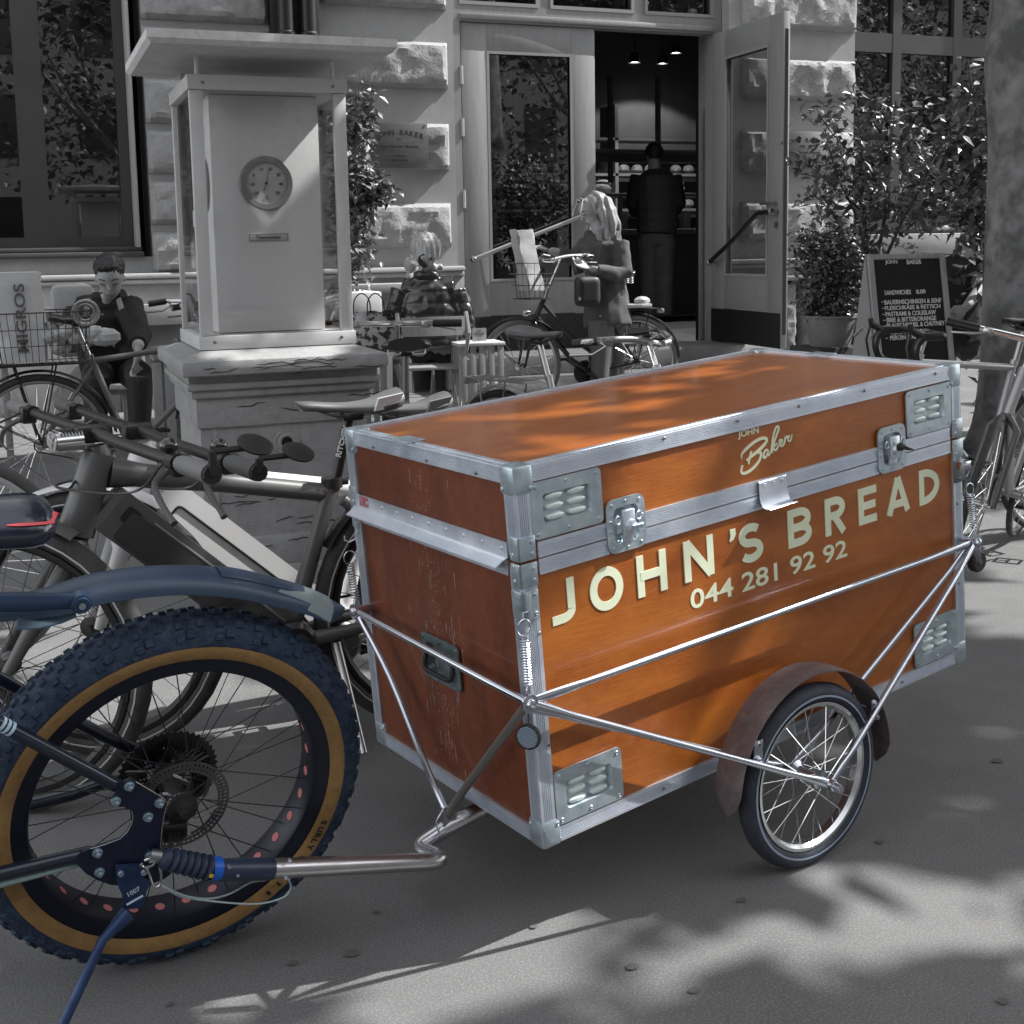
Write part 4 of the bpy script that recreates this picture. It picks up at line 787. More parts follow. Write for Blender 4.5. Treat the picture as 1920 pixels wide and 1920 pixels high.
# ------------------------------------------------------------------ the two parked e-bikes, pointing left
def ebike(name, label, rear, front, white, sh=(0, 0)):
    lean = radians(4); R = .36
    k = Bike(name, label, rear, front, R, .026, None, lean if 0 else 0, frame=g_white if white else g_frame, rim=gm('black_rim', .02, .4, .3), spoke=gm('dark_spoke', .10, .4, .7), stripe=gm('reflex_grey', .5, .5), rim_h=.022)
    P = lambda x, y, o=0.: k.p(x + sh[0], y + sh[1], o)
    k.wheels(steer=radians(-32))
    ht, hb = P(186, 848), P(141, 1000); st, bb = P(622, 905), P(540, 1200); bb.y = 0
    mb = MB(); mb.tube([ht, ht.lerp(hb, .12), ht.lerp(hb, .55), ht.lerp(hb, .9), hb], [.036, .04, .041, .045, .046], 16); k.b(mb, 'head_tube', k.fm)
    # top tube, boxy down tube with battery
    tt0, tt1 = P(205, 885), P(618, 925); mb = MB(); mb.tube([tt0, tt0.lerp(tt1, .12), tt0.lerp(tt1, .5), tt1], [.034, .026, .022, .022], 12, flat=1.15, up=(0, 0, 1)); tt = k.b(mb, 'top_tube', k.fm)
    d0, d1 = P(212, 958), P(528, 1192); ax = (d1 - d0).normalized(); up = V((0, 1, 0)).cross(ax); up = up if up.z > 0 else -up; Md = fr(d0, ax, up, ax.cross(up)); Ld = (d1 - d0).length
    mb = MB(); mb.prism(rrect(Ld + .06, .115 if not white else .15, .02, 4, Ld / 2, 0 if not white else .012), .062, M=Md, z0=-.031); dt = k.b(mb, 'down_tube', k.fm)
    for zs in (1, -1):
        mb = MB(); z_ = .0315 * zs
        if white:
            o = rrect(Ld * .92, .085, .012, 4, Ld * .5, -.005); mb.tube([Md @ V((x, y, z_)) for x, y in o], .0035, 6, closed=True); k.b(mb, 'battery_seam', g_black, dt)
        else:
            mb.prism(rrect(Ld * .95, .078, .014, 4, Ld * .53, -.010), .003, M=Md, z0=z_ - (.003 if zs < 0 else 0)); bt = k.b(mb, 'battery', g_batt, dt); mb = MB(); mb.prism(rrect(.04, .04, .008, 3, .035, .015), .002, M=Md, z0=z_ + (0 if zs > 0 else -.002)); k.b(mb, 'charge_flap', g_black, dt)
            mb = MB(); mb.tube([Md @ V((x, .036, z_)) for x in (.09, Ld * .99)], .0035, 6); k.b(mb, 'chrome_strip', g_alu, dt)
    k.tube([st, st.lerp(bb, .3), bb], [.026, .021, .026], 'seat_tube'); h0 = V((0, 0, R))
    for y in (.06, -.06):
        k.tube([st + V((-.03, 0, -.05)), V((h0.x + .12, y, h0.z + .17)), h0 + V((0, y, 0))], [.017, .012, .012], 'seat_stay'); k.tube([bb + V((-.02, y * .5, 0)), bb.lerp(h0, .4) + V((0, y, 0)), h0 + V((0, y, 0))], [.022, .016, .014], 'chain_stay')
    mb = MB(); mb.lathe([(0, -.07), (.05, -.068), (.062, -.055), (.065, 0), (.062, .055), (.05, .068), (0, .07)], bb, (0, 1, 0), 20); k.b(mb, 'motor', g_black)
    k.crank(bb, radians(-150), rc=.075); k.chain(bb, .075)
    # fork with fender
    ax_ = V((k.wb, 0, R)); cr = hb + (hb - ht).normalized() * .03
    for y in (.058, -.058):
        mb = MB(); mb.tube([hb + (hb - ht).normalized() * .005, cr + V((.0, y * .9, -.01)), cr.lerp(ax_, .35) + V((0, y, 0)), ax_ + V((0, y, 0))], [.034, .026, .022, .014], 12, flat=.75, up=(0, 1, 0)); k.b(mb, 'fork_leg', k.fm)
    q_ = k.fender((k.wb, 0, R), 15, 122, R + .018, .066, k.fm, 'front_mudguard'); H_ = Matrix.Translation((k.wb, 0, 0)); q_.data.transform(H_ @ Matrix.Rotation(radians(-32), 4, 'Z') @ H_.inverted()); k.fender((0, 0, R), 30, 165, R + .018, .066, k.fm if white else g_black, 'rear_mudguard')
    # cockpit
    zc = P(172, 812); W0 = k.M @ zc; zb = W0.z
    hdir = (atZ(395 + sh[0], 889 + sh[1], zb) - W0); near = W0 + hdir; farp = W0 - hdir * .97; L_ = lambda q: k.I @ q; dv = hdir.normalized(); bk = (V((0, 0, 1)).cross(dv)); bk = bk if (k.M.to_3x3() @ V((1, 0, 0))).dot(bk) < 0 else -bk
    mb = MB(); mb.tube([L_(q) for q in spline([near, W0.lerp(near, .6) , W0.lerp(near, .25) + V((0, 0, .0)), W0 + V((0, 0, .004)), W0.lerp(farp, .25), W0.lerp(farp, .6), farp], 4)], .0135, 12); hb_ = k.b(mb, 'handlebar', g_black)
    for e, s_ in ((near, 1), (farp, -1)):
        g0 = e - dv * s_ * .155; k.tube([L_(g0), L_(g0 + dv * s_ * .02), L_(e)], [.0165, .0195, .0205], 'grip', g_grip if not white else g_grip2, 14, hb_)
        c = e - dv * s_ * .175; mb = MB(); mb.tube([L_(c - dv * s_ * .03), L_(c + dv * s_ * .012)], .0195, 10); mb.box((-.02, -.012, -.03), (.016, .028, .016), .006, M=k.I @ fr(c, dv * s_, -bk, V((0, 0, 1)))); k.b(mb, 'brake_clamp', g_black, hb_)
        fw = -bk; mb = MB(); p0 = c + fw * .02 - V((0, 0, .015)); mb.tube([L_(q) for q in spline([p0, p0 + fw * .035 + dv * s_ * .02 - V((0, 0, .02)), p0 + fw * .042 + dv * s_ * .06 - V((0, 0, .045)), p0 + fw * .035 + dv * s_ * .115 - V((0, 0, .085))], 4)], [.007] * 9 + [.006] * 3 + [.008], 8); k.b(mb, 'brake_lever', g_grip2, hb_)
        mb = MB(); mb.tube([L_(q) for q in spline([c + fw * .03, c + fw * .10 - V((0, 0, .05)), W0 + fw * .09 - V((0, 0, .12)), k.M @ ht.lerp(hb, .3) + fw * .03], 6)], .003, 6); k.b(mb, 'brake_hose', g_black, hb_)
    k.tube([ht + V((0, 0, -.01)), zc + V((-.01, 0, -.03))], [.03, .022], 'steerer'); mb = MB(); mb.box((-.035, -.025, -.022), (.04, .025, .02), .01, M=Matrix.Translation(zc)); k.b(mb, 'stem', g_black)
    mb = MB(); c = near - dv * .215 + V((0, 0, .03)); mb.ball(L_(c), .021, 12, (1, 1, .85)); mb.tube([L_(c), L_(c - V((0, 0, .035)))], .006, 6); k.b(mb, 'bell', gm('bell_black', .01, .08, coat=1.), hb_)
    # mirror on the near bar end
    fw = -bk; m0 = near + dv * .012; m1 = m0 + V((0, 0, .045 if not white else .03)); m2 = m1 + bk * .07 + dv * .0
    mb = MB(); mb.tube([L_(near - dv * .005), L_(m0)], .019, 10); mb.tube([L_(m0), L_(m1)], .0085, 8); mb.tube([L_(m1), L_(m2)], .0065, 8)
    mc = m2 + bk * .02 + V((0, 0, .006)); mb.lathe([(0, .006), (.030, .004), (.036, 0), (.0355, -.004), (.032, -.006), (0, -.006)], L_(mc), k.I.to_3x3() @ V((.22, -.42, .88)).normalized(), 24); k.b(mb, 'mirror', gm('mirror_black', .008, .6), hb_)
    if not white:      # square finned headlamp hanging in front of the bar
        Mh = k.I @ fr(W0 + fw * .055 - V((0, 0, .016)), dv, -fw * -1, None) if 0 else k.I @ fr(W0 + fw * .07 + V((0, 0, -.012)), dv, V((0, 0, 1)), None)
        lm = MB(); lm.prism(rrect(.082, .046, .021, 5), .062, M=Mh, z0=-.04)
        for q in range(7): lm.prism(rrect(.078 - q * .0, .006, .002, 2, 0, .0), .003, M=Mh @ Matrix.Translation((0, .0245, -.036 + q * .0075)) @ Matrix.Rotation(pi / 2, 4, 'X'), z0=-.001)
        mh = k.b(lm, 'headlamp', g_chrome, hb_); sgn = 1 if (k.I.to_3x3() @ fw).dot(Mh.to_3x3() @ V((0, 0, 1))) > 0 else -1
        lm = MB(); lm.prism(rrect(.072, .036, .017, 5), .003, M=Mh, z0=.0225 if sgn > 0 else -.0435); k.b(lm, 'headlamp_lens', gm('lens_facets', .8, .15, .6, v2=.15, sc=60, lo=.45, hi=.55), mh)
    sb = P(655, 762) if not white else P(668, 770); sp_ = sb + V((0, 0, -.02)); sd = k.saddle(sb + V((-.0, 0, .03)), st + V((0, 0, -.04)), pitch=radians(0), L=.285, W=.145, dip=.018, thick=.055)
    mb = MB(); mb.tube([st + V((0, 0, -.012)), st + V((0, 0, .014))], .0285, 14); mb.box((-.045, -.01, -.008), (-.02, .01, .008), .003, M=Matrix.Translation(st)); k.b(mb, 'seat_clamp', g_black)
    sg = -1 if (k.M.to_3x3() @ V((0, 1, 0))).dot(CF) > 0 else 1      # tail label of the saddle, viewer side
    mb = MB(); ps = []
    for (x, z) in ((-.125, .004), (-.055, -.006), (-.048, -.040), (-.110, -.034)): ps.append(sb + V((x, sg * (.074 if z > -.02 else .062), .03 + z)))
    mb.add([*ps, *[q + V((0, -sg * .012, 0)) for q in ps]], [(0, 1, 2, 3), (4, 7, 6, 5), (0, 4, 5, 1), (1, 5, 6, 2), (2, 6, 7, 3), (3, 7, 4, 0)]); tg = k.b(mb, 'saddle_label', g_white if not white else gm('label_grey', .2, .5), sd)
    k.tube([bb + V((-.12, sg * .03, -.02)), bb + V((-.13, sg * .11, -.16)), bb + V((-.13, sg * .19, -R + .04 + (R - bb.z)))], [.014, .010, .009], 'kickstand', g_alu)
    # lettering up the seat post
    a0, a1 = sb + V((0, 0, -.02)), st; mid = a0.lerp(a1, .62); up_ = (a0 - a1).normalized(); mb = MB(); c = mid + V((0, sg * .0152, 0))
    Mt = fr(c + V((.004 * -sg * 0, 0, 0)), up_, up_.cross(V((0, sg, 0))) * -1 if 0 else V((0, sg, 0)).cross(up_), V((0, sg, 0))); put_text(mb, 'RITCHEY', Mt, 1, .02, ext=.002, fitw=.085, fith=.014)
    if not white: k.b(mb, 'seat_post_lettering', g_white, smooth=0)
    return k
E1 = ebike('electric_bicycle', 'matt grey electric bicycle with headlamp and bar end mirror, parked behind the fat tyre bicycle', atZ(820, 1120, .36), atZ(8, 1250, .36), False)
r2, f2 = atZ(820, 1120, .36) + V((.19, .27, 0)), atZ(8, 1250, .36) + V((.22, .27, 0))
E2 = ebike('electric_bicycle', 'white electric bicycle with black battery seams, standing behind the matt grey one', r2, f2, True, (88, -4))
# ------------------------------------------------------------------ ordinary bicycles
def swept_bar(k, c, w=.30, back=.20, rise=.03, m=None, grip=None, lever=True, steer=0.):
    M = Matrix.Translation(V(c)) @ Matrix.Rotation(steer, 4, 'Z'); P = [M @ V(q) for q in ((-back, w, rise * .6), (-back * .55, w * .96, rise), (-.03, w * .62, rise), (.035, w * .3, rise * .3), (.03, 0, 0), (.035, -w * .3, rise * .3), (-.03, -w * .62, rise), (-back * .55, -w * .96, rise), (-back, -w, rise * .6))]
    mb = MB(); mb.tube(spline(P, 5), .0125, 10); h = k.b(mb, 'handlebar', m or g_chrome)
    for a, c_, d in ((0, 1, 1), (8, 7, -1)):
        k.tube([P[a], P[a].lerp(P[c_], 1.0)], .0165, 'grip', grip or g_black, 10, h)
        if lever: q = P[c_]; mb = MB(); f = M.to_3x3() @ V((1, 0, 0)); mb.tube([q, q + f * .03 - V((0, 0, .02)), q + f * -.02 - V((0, 0, .05)), q + f * -.11 - V((0, 0, .055))], [.008, .006, .005, .007], 8); k.b(mb, 'brake_lever', g_alu, h)
    return h
def std_bike(name, label, rear, front, R=.345, step=False, sh=.95, hh=1.0, bar='swept', steer=0., rack=False, fend=True, lamp=False, frame=g_black, sad=g_seatb, springs=False, tr=.019, seat=True, lean=0., barm=None, grip=None, post=None, gp=None, **o):
    k = Bike(name, label, rear, front, R, tr, gp, lean, frame=frame, **o); wb = k.wb; k.wheels(steer=steer)
    bb = V((wb * .42, 0, .28)); stt = V((wb * .42 - .17, 0, .28 + .50)); ht = V((wb - .19, 0, .28 + .56)); hb = V((wb - .115, 0, R + .33)); h0 = V((0, 0, R)); fx = V((wb, 0, R))
    if step: stt = V((wb * .42 - .16, 0, .28 + .48)); k.tube([hb.lerp(ht, .2), bb + V((.12, 0, .10)), bb + V((.0, 0, .02))], .019, 'down_tube'); k.tube([ht.lerp(hb, .2), bb + V((.09, 0, .24)), bb.lerp(stt, .3)], .015, 'top_tube')
    else: k.tube([hb.lerp(ht, .15), bb], .018, 'down_tube'); k.tube([ht.lerp(hb, .2), stt.lerp(bb, .06)], .015, 'top_tube')
    k.tube([stt, bb], .0155, 'seat_tube'); k.tube([ht, hb], .02, 'head_tube')
    for y in (.055, -.055): k.tube([stt.lerp(bb, .1), h0 + V((0, y, 0))], .009, 'seat_stay'); k.tube([bb, bb.lerp(h0, .35) + V((0, y * .8, 0)), h0 + V((0, y, 0))], .010, 'chain_stay')
    Rt = Matrix.Translation(hb) @ Matrix.Rotation(steer, 4, 'Z') @ Matrix.Translation(-hb)
    for y in (.05, -.05): k.tube([Rt @ q for q in (hb, hb + V((.02, y, -.05)), V((wb - .03, y, R + .12)), fx + V((0, y, 0)))], [.016, .013, .011, .008], 'fork_leg', o.get('fork'))
    cc = 'swept' == bar; sc_ = ht + (ht - hb).normalized() * (hh - ht.z) * 1.05; k.tube([ht, sc_], .012, 'stem', g_chrome); stem_end = Rt @ (sc_ + V((.05, 0, .0))); k.tube([sc_, stem_end], .013, 'stem_head', g_chrome)
    if bar == 'swept': k.hbar = swept_bar(k, stem_end, m=barm, grip=grip, steer=steer, w=o.get('bw', .29), back=o.get('bback', .20))
    elif bar == 'flat':
        M = Matrix.Translation(stem_end) @ Matrix.Rotation(steer, 4, 'Z'); mb = MB(); mb.tube([M @ V((0, -.29, 0)), M @ V((0, .29, 0))], .0125, 10); h = k.b(mb, 'handlebar', barm or g_chrome)
        for s_ in (1, -1):
            k.tube([M @ V((0, s_ * .3, 0)), M @ V((0, s_ * .18, 0))], .0165, 'grip', grip or g_black, 10, h); mb = MB(); mb.box((-.012, s_ * .13, -.018), (.03, s_ * .165, .014), .005, M=M); mb.tube([M @ V((.03, s_ * .15, -.005)), M @ V((.055, s_ * .19, -.015)), M @ V((.05, s_ * .27, -.03))], .005, 8); k.b(mb, 'brake_lever', g_alu, h)
    k.saddle((stt.x - .02 + (-.17 / .5) * (sh - stt.z) * .6, 0, sh), stt + V((0, 0, -.02)), sad, post or g_alu, springs=springs, W=o.get('sw', .17)) if seat else None
    k.crank(bb, radians(o.get('ca', 40)), rc=.085, m=o.get('cm', g_alu)); k.chain(bb)
    if fend:
        fmm = o.get('fm', g_black); k.fender((0, 0, R), 5, 178, R + .02, .05, fmm, 'rear_mudguard'); k.stays((0, 0, R), 150, R + .018, g_black); k.fender((wb, 0, R), 12, 168, R + .02, .05, fmm, 'front_mudguard'); k.stays((wb, 0, R), 40, R + .018, g_black)
    if rack:
        zr = R * 2 + .045; mb = MB()
        for y in (-.055, -.018, .018, .055): mb.tube([V((-.19, y, zr)), V((.2, y, zr))], .004, 6)
        for x in (-.19, 0, .2): mb.tube([V((x, -.055, zr)), V((x, .055, zr))], .004, 6)
        for y in (-.062, .062): mb.tube([V((0, y, R)), V((-.10, y, zr))], .0045, 6); mb.tube([V((0, y, R)), V((.09, y, zr))], .0045, 6)
        k.b(mb, 'rear_rack', o.get('rackm', g_black))
        mb = MB(); mb.box((-.225, -.045, zr - .035), (-.2, .045, zr + .0), .008); k.b(mb, 'rear_lamp', gm('lamp_grey', .35, .25))
    if lamp: mb = MB(); q = Rt @ (hb + V((.075, 0, .06))); mb.lathe([(0, -.04), (.018, -.035), (.030, .0), (.032, .012), (.028, .014), (0, .010)], q, (1, 0, -.1), 16); k.b(mb, 'front_lamp', g_chrome)
    k.st = stt; k.bb = bb; k.ht = ht; k.hb = hb; k.se = stem_end; k.Rt = Rt
    return k
def hubs(r, f, R, g=0.): return atZ(r[0], r[1], R + g), atZ(f[0], f[1], R + g)
# ------------------------------------------------------------------ ground
asph = mat('asphalt', .115, .9, c2=.165, sc=2.2, det=9, bump=.3, bsc=260, c3=.45, sc3=210, f3=.3, lo=.3, hi=.7, spec=.25)
mb = MB(); ys = [-2.4, 0, 3.6, 5, 6.5, 8, 9.16, 10, 11]; xs = [-30, -4, 0, 4, 8, 40]
mb.add([(x, y, gz(y)) for y in ys for x in xs], [(j * 6 + i, j * 6 + i + 1, (j + 1) * 6 + i + 1, (j + 1) * 6 + i) for j in range(len(ys) - 1) for i in range(5)])
struct('pavement', mb, asph, 0)
mb = MB(); mb.add([(-60, -80, -.012), (80, -80, -.012), (80, -2.4, -.012), (-60, -2.4, -.012)], [(0, 1, 2, 3)]); struct('road', mb, mat('road_asphalt', .09, .9), 0)
random.seed(5); mb = MB()
for x, y in ((1185, 1815), (840, 1530), (320, 1885), (705, 1712), (550, 1808), (660, 1790), (1390, 1690), (1870, 1428), (1650, 1580), (1560, 1385), (1880, 1880), (1300, 1860), (1000, 1740)):
    c = atZ(x, y, 0); r = random.uniform(.006, .014); n = 16; mb.add([c + V((cos(2 * pi * k / n) * r * random.uniform(.9, 1.35), sin(2 * pi * k / n) * r * random.uniform(.85, 1.1), .0035)) for k in range(n)], [tuple(range(n))])
tag(mb.build('gum_stains', mat('gum_stain', .10, .9), None, 0), kind='stuff')
# gravel bed round the tree
gravel = mat('gravel', .16, .95, c2=.30, sc=40, bump=1., bsc=70, lo=.4, hi=.6)
mb = MB(); n = 30; G0 = V((5.45, 5.65)); vs = []
for k in range(n):
    a = 2 * pi * k / n; s_ = max(abs(cos(a)), abs(sin(a))) ** .75; vs.append(V((G0.x + cos(a) * 1.35 / s_, G0.y + sin(a) * .95 / s_, 0)))
mb.add([v + V((0, 0, gz(v.y) + .006)) for v in vs] + [V((G0.x, G0.y, gz(G0.y) + .03))], [(k, (k + 1) % n, n) for k in range(n)]); struct('gravel_bed', mb, gravel)
random.seed(11); mb = MB()
for k in range(1500):
    x = G0.x + random.uniform(-1.3, 1.3); y = G0.y + random.uniform(-.95, .9); r = random.uniform(.006, .018); c = V((x, y, gz(y) + .012))
    a = random.uniform(0, 6); mb.add([c + V((cos(a + q) * r * random.uniform(.7, 1.2), sin(a + q) * r * random.uniform(.6, 1), -.004)) for q in (0, 1.6, 3.1, 4.7)] + [c + V((0, 0, r * .6))], [(0, 1, 4), (1, 2, 4), (2, 3, 4), (3, 0, 4)])
tag(mb.build('loose_gravel', mat('pebbles', .22, .9, c2=.42, sc=60), None, 0), kind='stuff')
# ------------------------------------------------------------------ the bakery building
plast_ = mat('ashlar_smooth', .33, .85, c2=.40, sc=3, det=7, bump=.12, bsc=90, c3=.17, sc3=60, f3=.2)
rough_ = mat('ashlar_rough', .36, .92, c2=.28, sc=9, det=8, bump=.85, bsc=34, c3=.5, sc3=70, f3=.35)
gran = mat('granite_plinth', .19, .85, c2=.26, sc=5, bump=.25, bsc=200, c3=.30, sc3=260, f3=.25)
rgran = mat('rough_granite', .15, .92, c2=.25, sc=12, bump=1., bsc=30, c3=.36, sc3=80, f3=.35)
doorm = mat('door_wood_grey', .26, .55, c2=.30, sc=5, st=(8, 8, .6), det=6, bump=.05, bsc=60, coat=.1); framem = mat('window_frame_dark', .045, .5, c2=.055, sc=4); kick = mat('kick_plate', .014, .5)
gl_door = glass_mat('shop_glass', .42, .30, dark=.12); gl_case = glass_mat('case_glass', .93, .2); gl_leaf = glass_mat('leaf_glass', .72, .25, dark=.03)
SK = 1.22; GM[0] = Matrix.Translation((0, 0, CAM_H * (1 - SK))) @ Matrix.Scale(SK, 4)      # facade scaled about the camera position: deeper, yet at the same image points
B0 = V((4., 8.3, .3)); bld = thing('bakery_building', B0, 'stone bakery building with rough cut blocks, tall windows and wide grey double door', 'building'); BI = bld.matrix_world.inverted()
def bp(mb, name, m, parent=None, **k): return mb.build(name, m, parent or bld, inv=BI, **k)
YW = 8.30; YB = 8.215; ZT = 6.2
mb = MB()
def wallseg(x0, x1, z0, z1, y0=YW, y1=YW + .45): mb.box((x0, y0, z0), (x1, y1, z1))
wallseg(.80, 2.87, .05, ZT); wallseg(5.06, 6.2, .05, ZT); wallseg(-6, -2.2, .05, ZT); wallseg(8.2, 16, .05, ZT)
wallseg(-2.2, .80, .05, 1.30, YW + .002); wallseg(6.2, 8.2, .05, 1.30, YW + .002); wallseg(-2.2, .80, 4.2, ZT, YW + .002); wallseg(2.87, 5.06, 4.2, ZT, YW + .002); wallseg(6.2, 8.2, 4.2, ZT, YW + .002)
bp(mb, 'wall', plast_)
mb = MB()
for x0, x1 in ((-6, 2.90), (5.05, 16)): mb.box((x0, YW - .035, .05), (x1, YW - .003, 1.155), .004)
bp(mb, 'plinth', gran)
mb = MB()
for x0, x1 in ((-6, 2.90), (5.05, 16)): mb.box((x0, YW - .075, 1.16), (x1, YW - .004, 1.195), .01); mb.box((x0, YW - .05, 1.125), (x1, YW - .004, 1.158), .008)
bp(mb, 'plinth_moulding', plast_)
mb = MB(); mb.m = 0
for x in (-.6, .55, 1.35, 2.0, 2.5): mb.box((x, YW - .0365, .06), (x + .006, YW - .034, 1.12))
bp(mb, 'plinth_joints', mat('joint_dark', .05, .9))
def block(x0, x1, z0, z1, d=.085, seed=0, name='rusticated_block', m=None, yb=YW):
    """rough hewn block with a chamfered outline"""
    nx = max(6, int((x1 - x0) / .028)); nz = max(5, int((z1 - z0) / .028)); vs = []
    for j in range(nz + 1):
        for i in range(nx + 1):
            u = i / nx; v = j / nz; x = x0 + (x1 - x0) * u; z = z0 + (z1 - z0) * v; e = min(u * (x1 - x0), (1 - u) * (x1 - x0), v * (z1 - z0), (1 - v) * (z1 - z0)); f = min(1, e / .045); f = sin(f * pi / 2)
            n_ = mnoise.fractal(V((x * 7 + seed, z * 7, seed * 3)), 1., 2.1, 5) * .030 + mnoise.fractal(V((x * 24 + seed, z * 22, 4)), 1., 2., 3) * .012
            vs.append(V((x + (mnoise.noise(V((x * 30, z * 30, 9))) * .006 if 0 < i < nx else 0), yb - .012 - (d * f + n_ * f) * .85, z + (mnoise.noise(V((z * 33, x * 30, 2))) * .006 if 0 < j < nz else 0))))
    k = nx + 1; mb = MB(); mb.add(vs, [(j * k + i, j * k + i + 1, (j + 1) * k + i + 1, (j + 1) * k + i) for j in range(nz) for i in range(nx)])
    rim_ = [i for i in range(nx + 1)] + [j * k + nx for j in range(1, nz + 1)] + [nz * k + i for i in range(nx - 1, -1, -1)] + [j * k for j in range(nz - 1, 0, -1)]
    base = [V((vs[q].x, yb + .01, vs[q].z)) for q in rim_]; n0 = len(mb.v); mb.add(base, []); R_ = len(rim_); mb.f += [(rim_[q], n0 + q, n0 + (q + 1) % R_, rim_[(q + 1) % R_]) for q in range(R_)]; mb.mi += [0] * R_
    return bp(mb, name, m or rough_, smooth=25)
LB = [(1.19, 1.455), (1.505, 1.775), (1.825, 2.095), (2.14, 2.415), (2.46, 2.735), (2.78, 3.05), (3.1, 3.4)]
for i, (a, b_) in enumerate(LB): block(.80, 1.06 if i < 4 else 1.60, a, b_, .07, i)
RB = [(1.33, 1.63), (1.86, 2.17), (2.405, 2.715), (2.935, 3.25)]
for i, (a, b_) in enumerate(RB): block(1.95, 2.82, a, b_, .075, 10 + i); block(5.17, 6.19, a, b_, .08, 20 + i)
for i, (x0, x1) in enumerate(((5.07, 5.62), (5.63, 6.3), (6.31, 7.1), (7.11, 8.3))): block(x0, x1, .10, 1.02, .10, 30 + i, 'rough_plinth_block', rgran, YW - .05)
mb = MB(); mb.box((5.06, YW - .17, 1.025), (8.6, YW - .036, 1.06), .006); bp(mb, 'plinth_ledge', gran)
# windows
def window(x0, x1, z0, z1, mull, trans, nm='window', yg=8.47, sill=True, fw=.06):
    f = MB(); f.box((x0, yg - .03, z0), (x0 + fw, yg + .05, z1)); f.box((x1 - fw, yg - .03, z0), (x1, yg + .05, z1)); f.box((x0 + fw, yg - .03, z0), (x1 - fw, yg + .05, z0 + fw * 1.2)); f.box((x0 + fw, yg - .03, z1 - fw), (x1 - fw, yg + .05, z1))
    for m_, w_ in mull: f.box((m_ - w_ / 2, yg - .028, z0 + fw * 1.2), (m_ + w_ / 2, yg + .048, z1 - fw))
    for t_, w_ in trans: f.box((x0 + fw, yg - .026, t_ - w_ / 2), (x1 - fw, yg + .046, t_ + w_ / 2))
    fo = bp(f, nm, framem); p = MB(); p.box((x0 + .02, yg + .008, z0 + .02), (x1 - .02, yg + .013, z1 - .02)); bp(p, 'pane', gl_door, fo); return fo
w1 = window(-2.15, .70, 1.36, 4.1, [(-1.9, .05), (.12, .16)], [(3.0, .08)])
mb = MB(); mb.box((-2.2, YW - .05, 1.30), (.745, 8.46, 1.335), .008); mb.box((-2.2, YW - .02, 1.336), (.735, 8.46, 1.365), .006); bp(mb, 'window_sill', framem, w1)
mb = MB(); mb.box((.703, YW - .03, 1.36), (.728, 8.52, 4.1), .004); bp(mb, 'window_reveal', mat('reveal_pale', .36, .7), w1)
w2 = window(6.24, 8.1, 1.42, 4.1, [(6.72, .085), (7.33, .085), (7.75, .05)], [(2.90, .15)])
mb = MB(); mb.box((6.2, YW - .06, 1.375), (8.25, 8.46, 1.42), .01); bp(mb, 'window_sill', framem, w2); mb = MB(); mb.box((6.2, YW - .08, 1.2), (8.25, YW - .004, 1.37), .01); bp(mb, 'sill_stone', plast_, w2)
# inner window frames seen behind the left pane
def bars(x0, x1, z0, z1, y, cols, rows, w=.035, m=None, nm='inner_window', par=None):
    f = MB(); 
    for q in cols: f.box((q - w / 2, y, z0), (q + w / 2, y + .03, z1))
    for q in rows: f.box((x0, y + .002, q - w / 2), (x1, y + .028, q + w / 2))
    return bp(f, nm, m or framem, par)
bars(-2, .6, 1.5, 3.4, 9.4, [-.35, .18, .33, .62], [2.25, 1.62, 3.2], .05, mat('inner_frame', .10, .5), par=w1)
# door surround, closed leaf, open leaf, transom
df = MB(); df.box((2.88, 8.40, .56), (2.955, 8.52, 4.1)); df.box((4.985, 8.40, .56), (5.055, 8.52, 4.1)); df.box((2.955, 8.40, 2.89), (4.985, 8.52, 3.005)); df.box((2.955, 8.385, 2.905), (4.985, 8.40, 2.945), .004)
for x in (3.60, 4.36): df.box((x - .045, 8.405, 3.005), (x + .045, 8.515, 4.05))
df.box((2.955, 8.405, 4.0), (4.985, 8.515, 4.1)); dfo = bp(df, 'door_frame', doorm)
tr = MB(); tr.box((2.96, 8.455, 3.01), (4.98, 8.46, 4.0)); bp(tr, 'transom_pane', gl_door, dfo)
tr = MB()
for x0, x1 in ((2.955, 3.555), (3.645, 4.315), (4.405, 4.985)): tr.box((x0, 8.395, 3.005), (x1, 8.404, 3.03)); tr.box((x0, 8.395, 3.03), (x0 + .022, 8.404, 4.0)); tr.box((x1 - .022, 8.395, 3.03), (x1, 8.404, 4.0))
bp(tr, 'transom_bead', mat('door_wood_light', .32, .5), dfo)
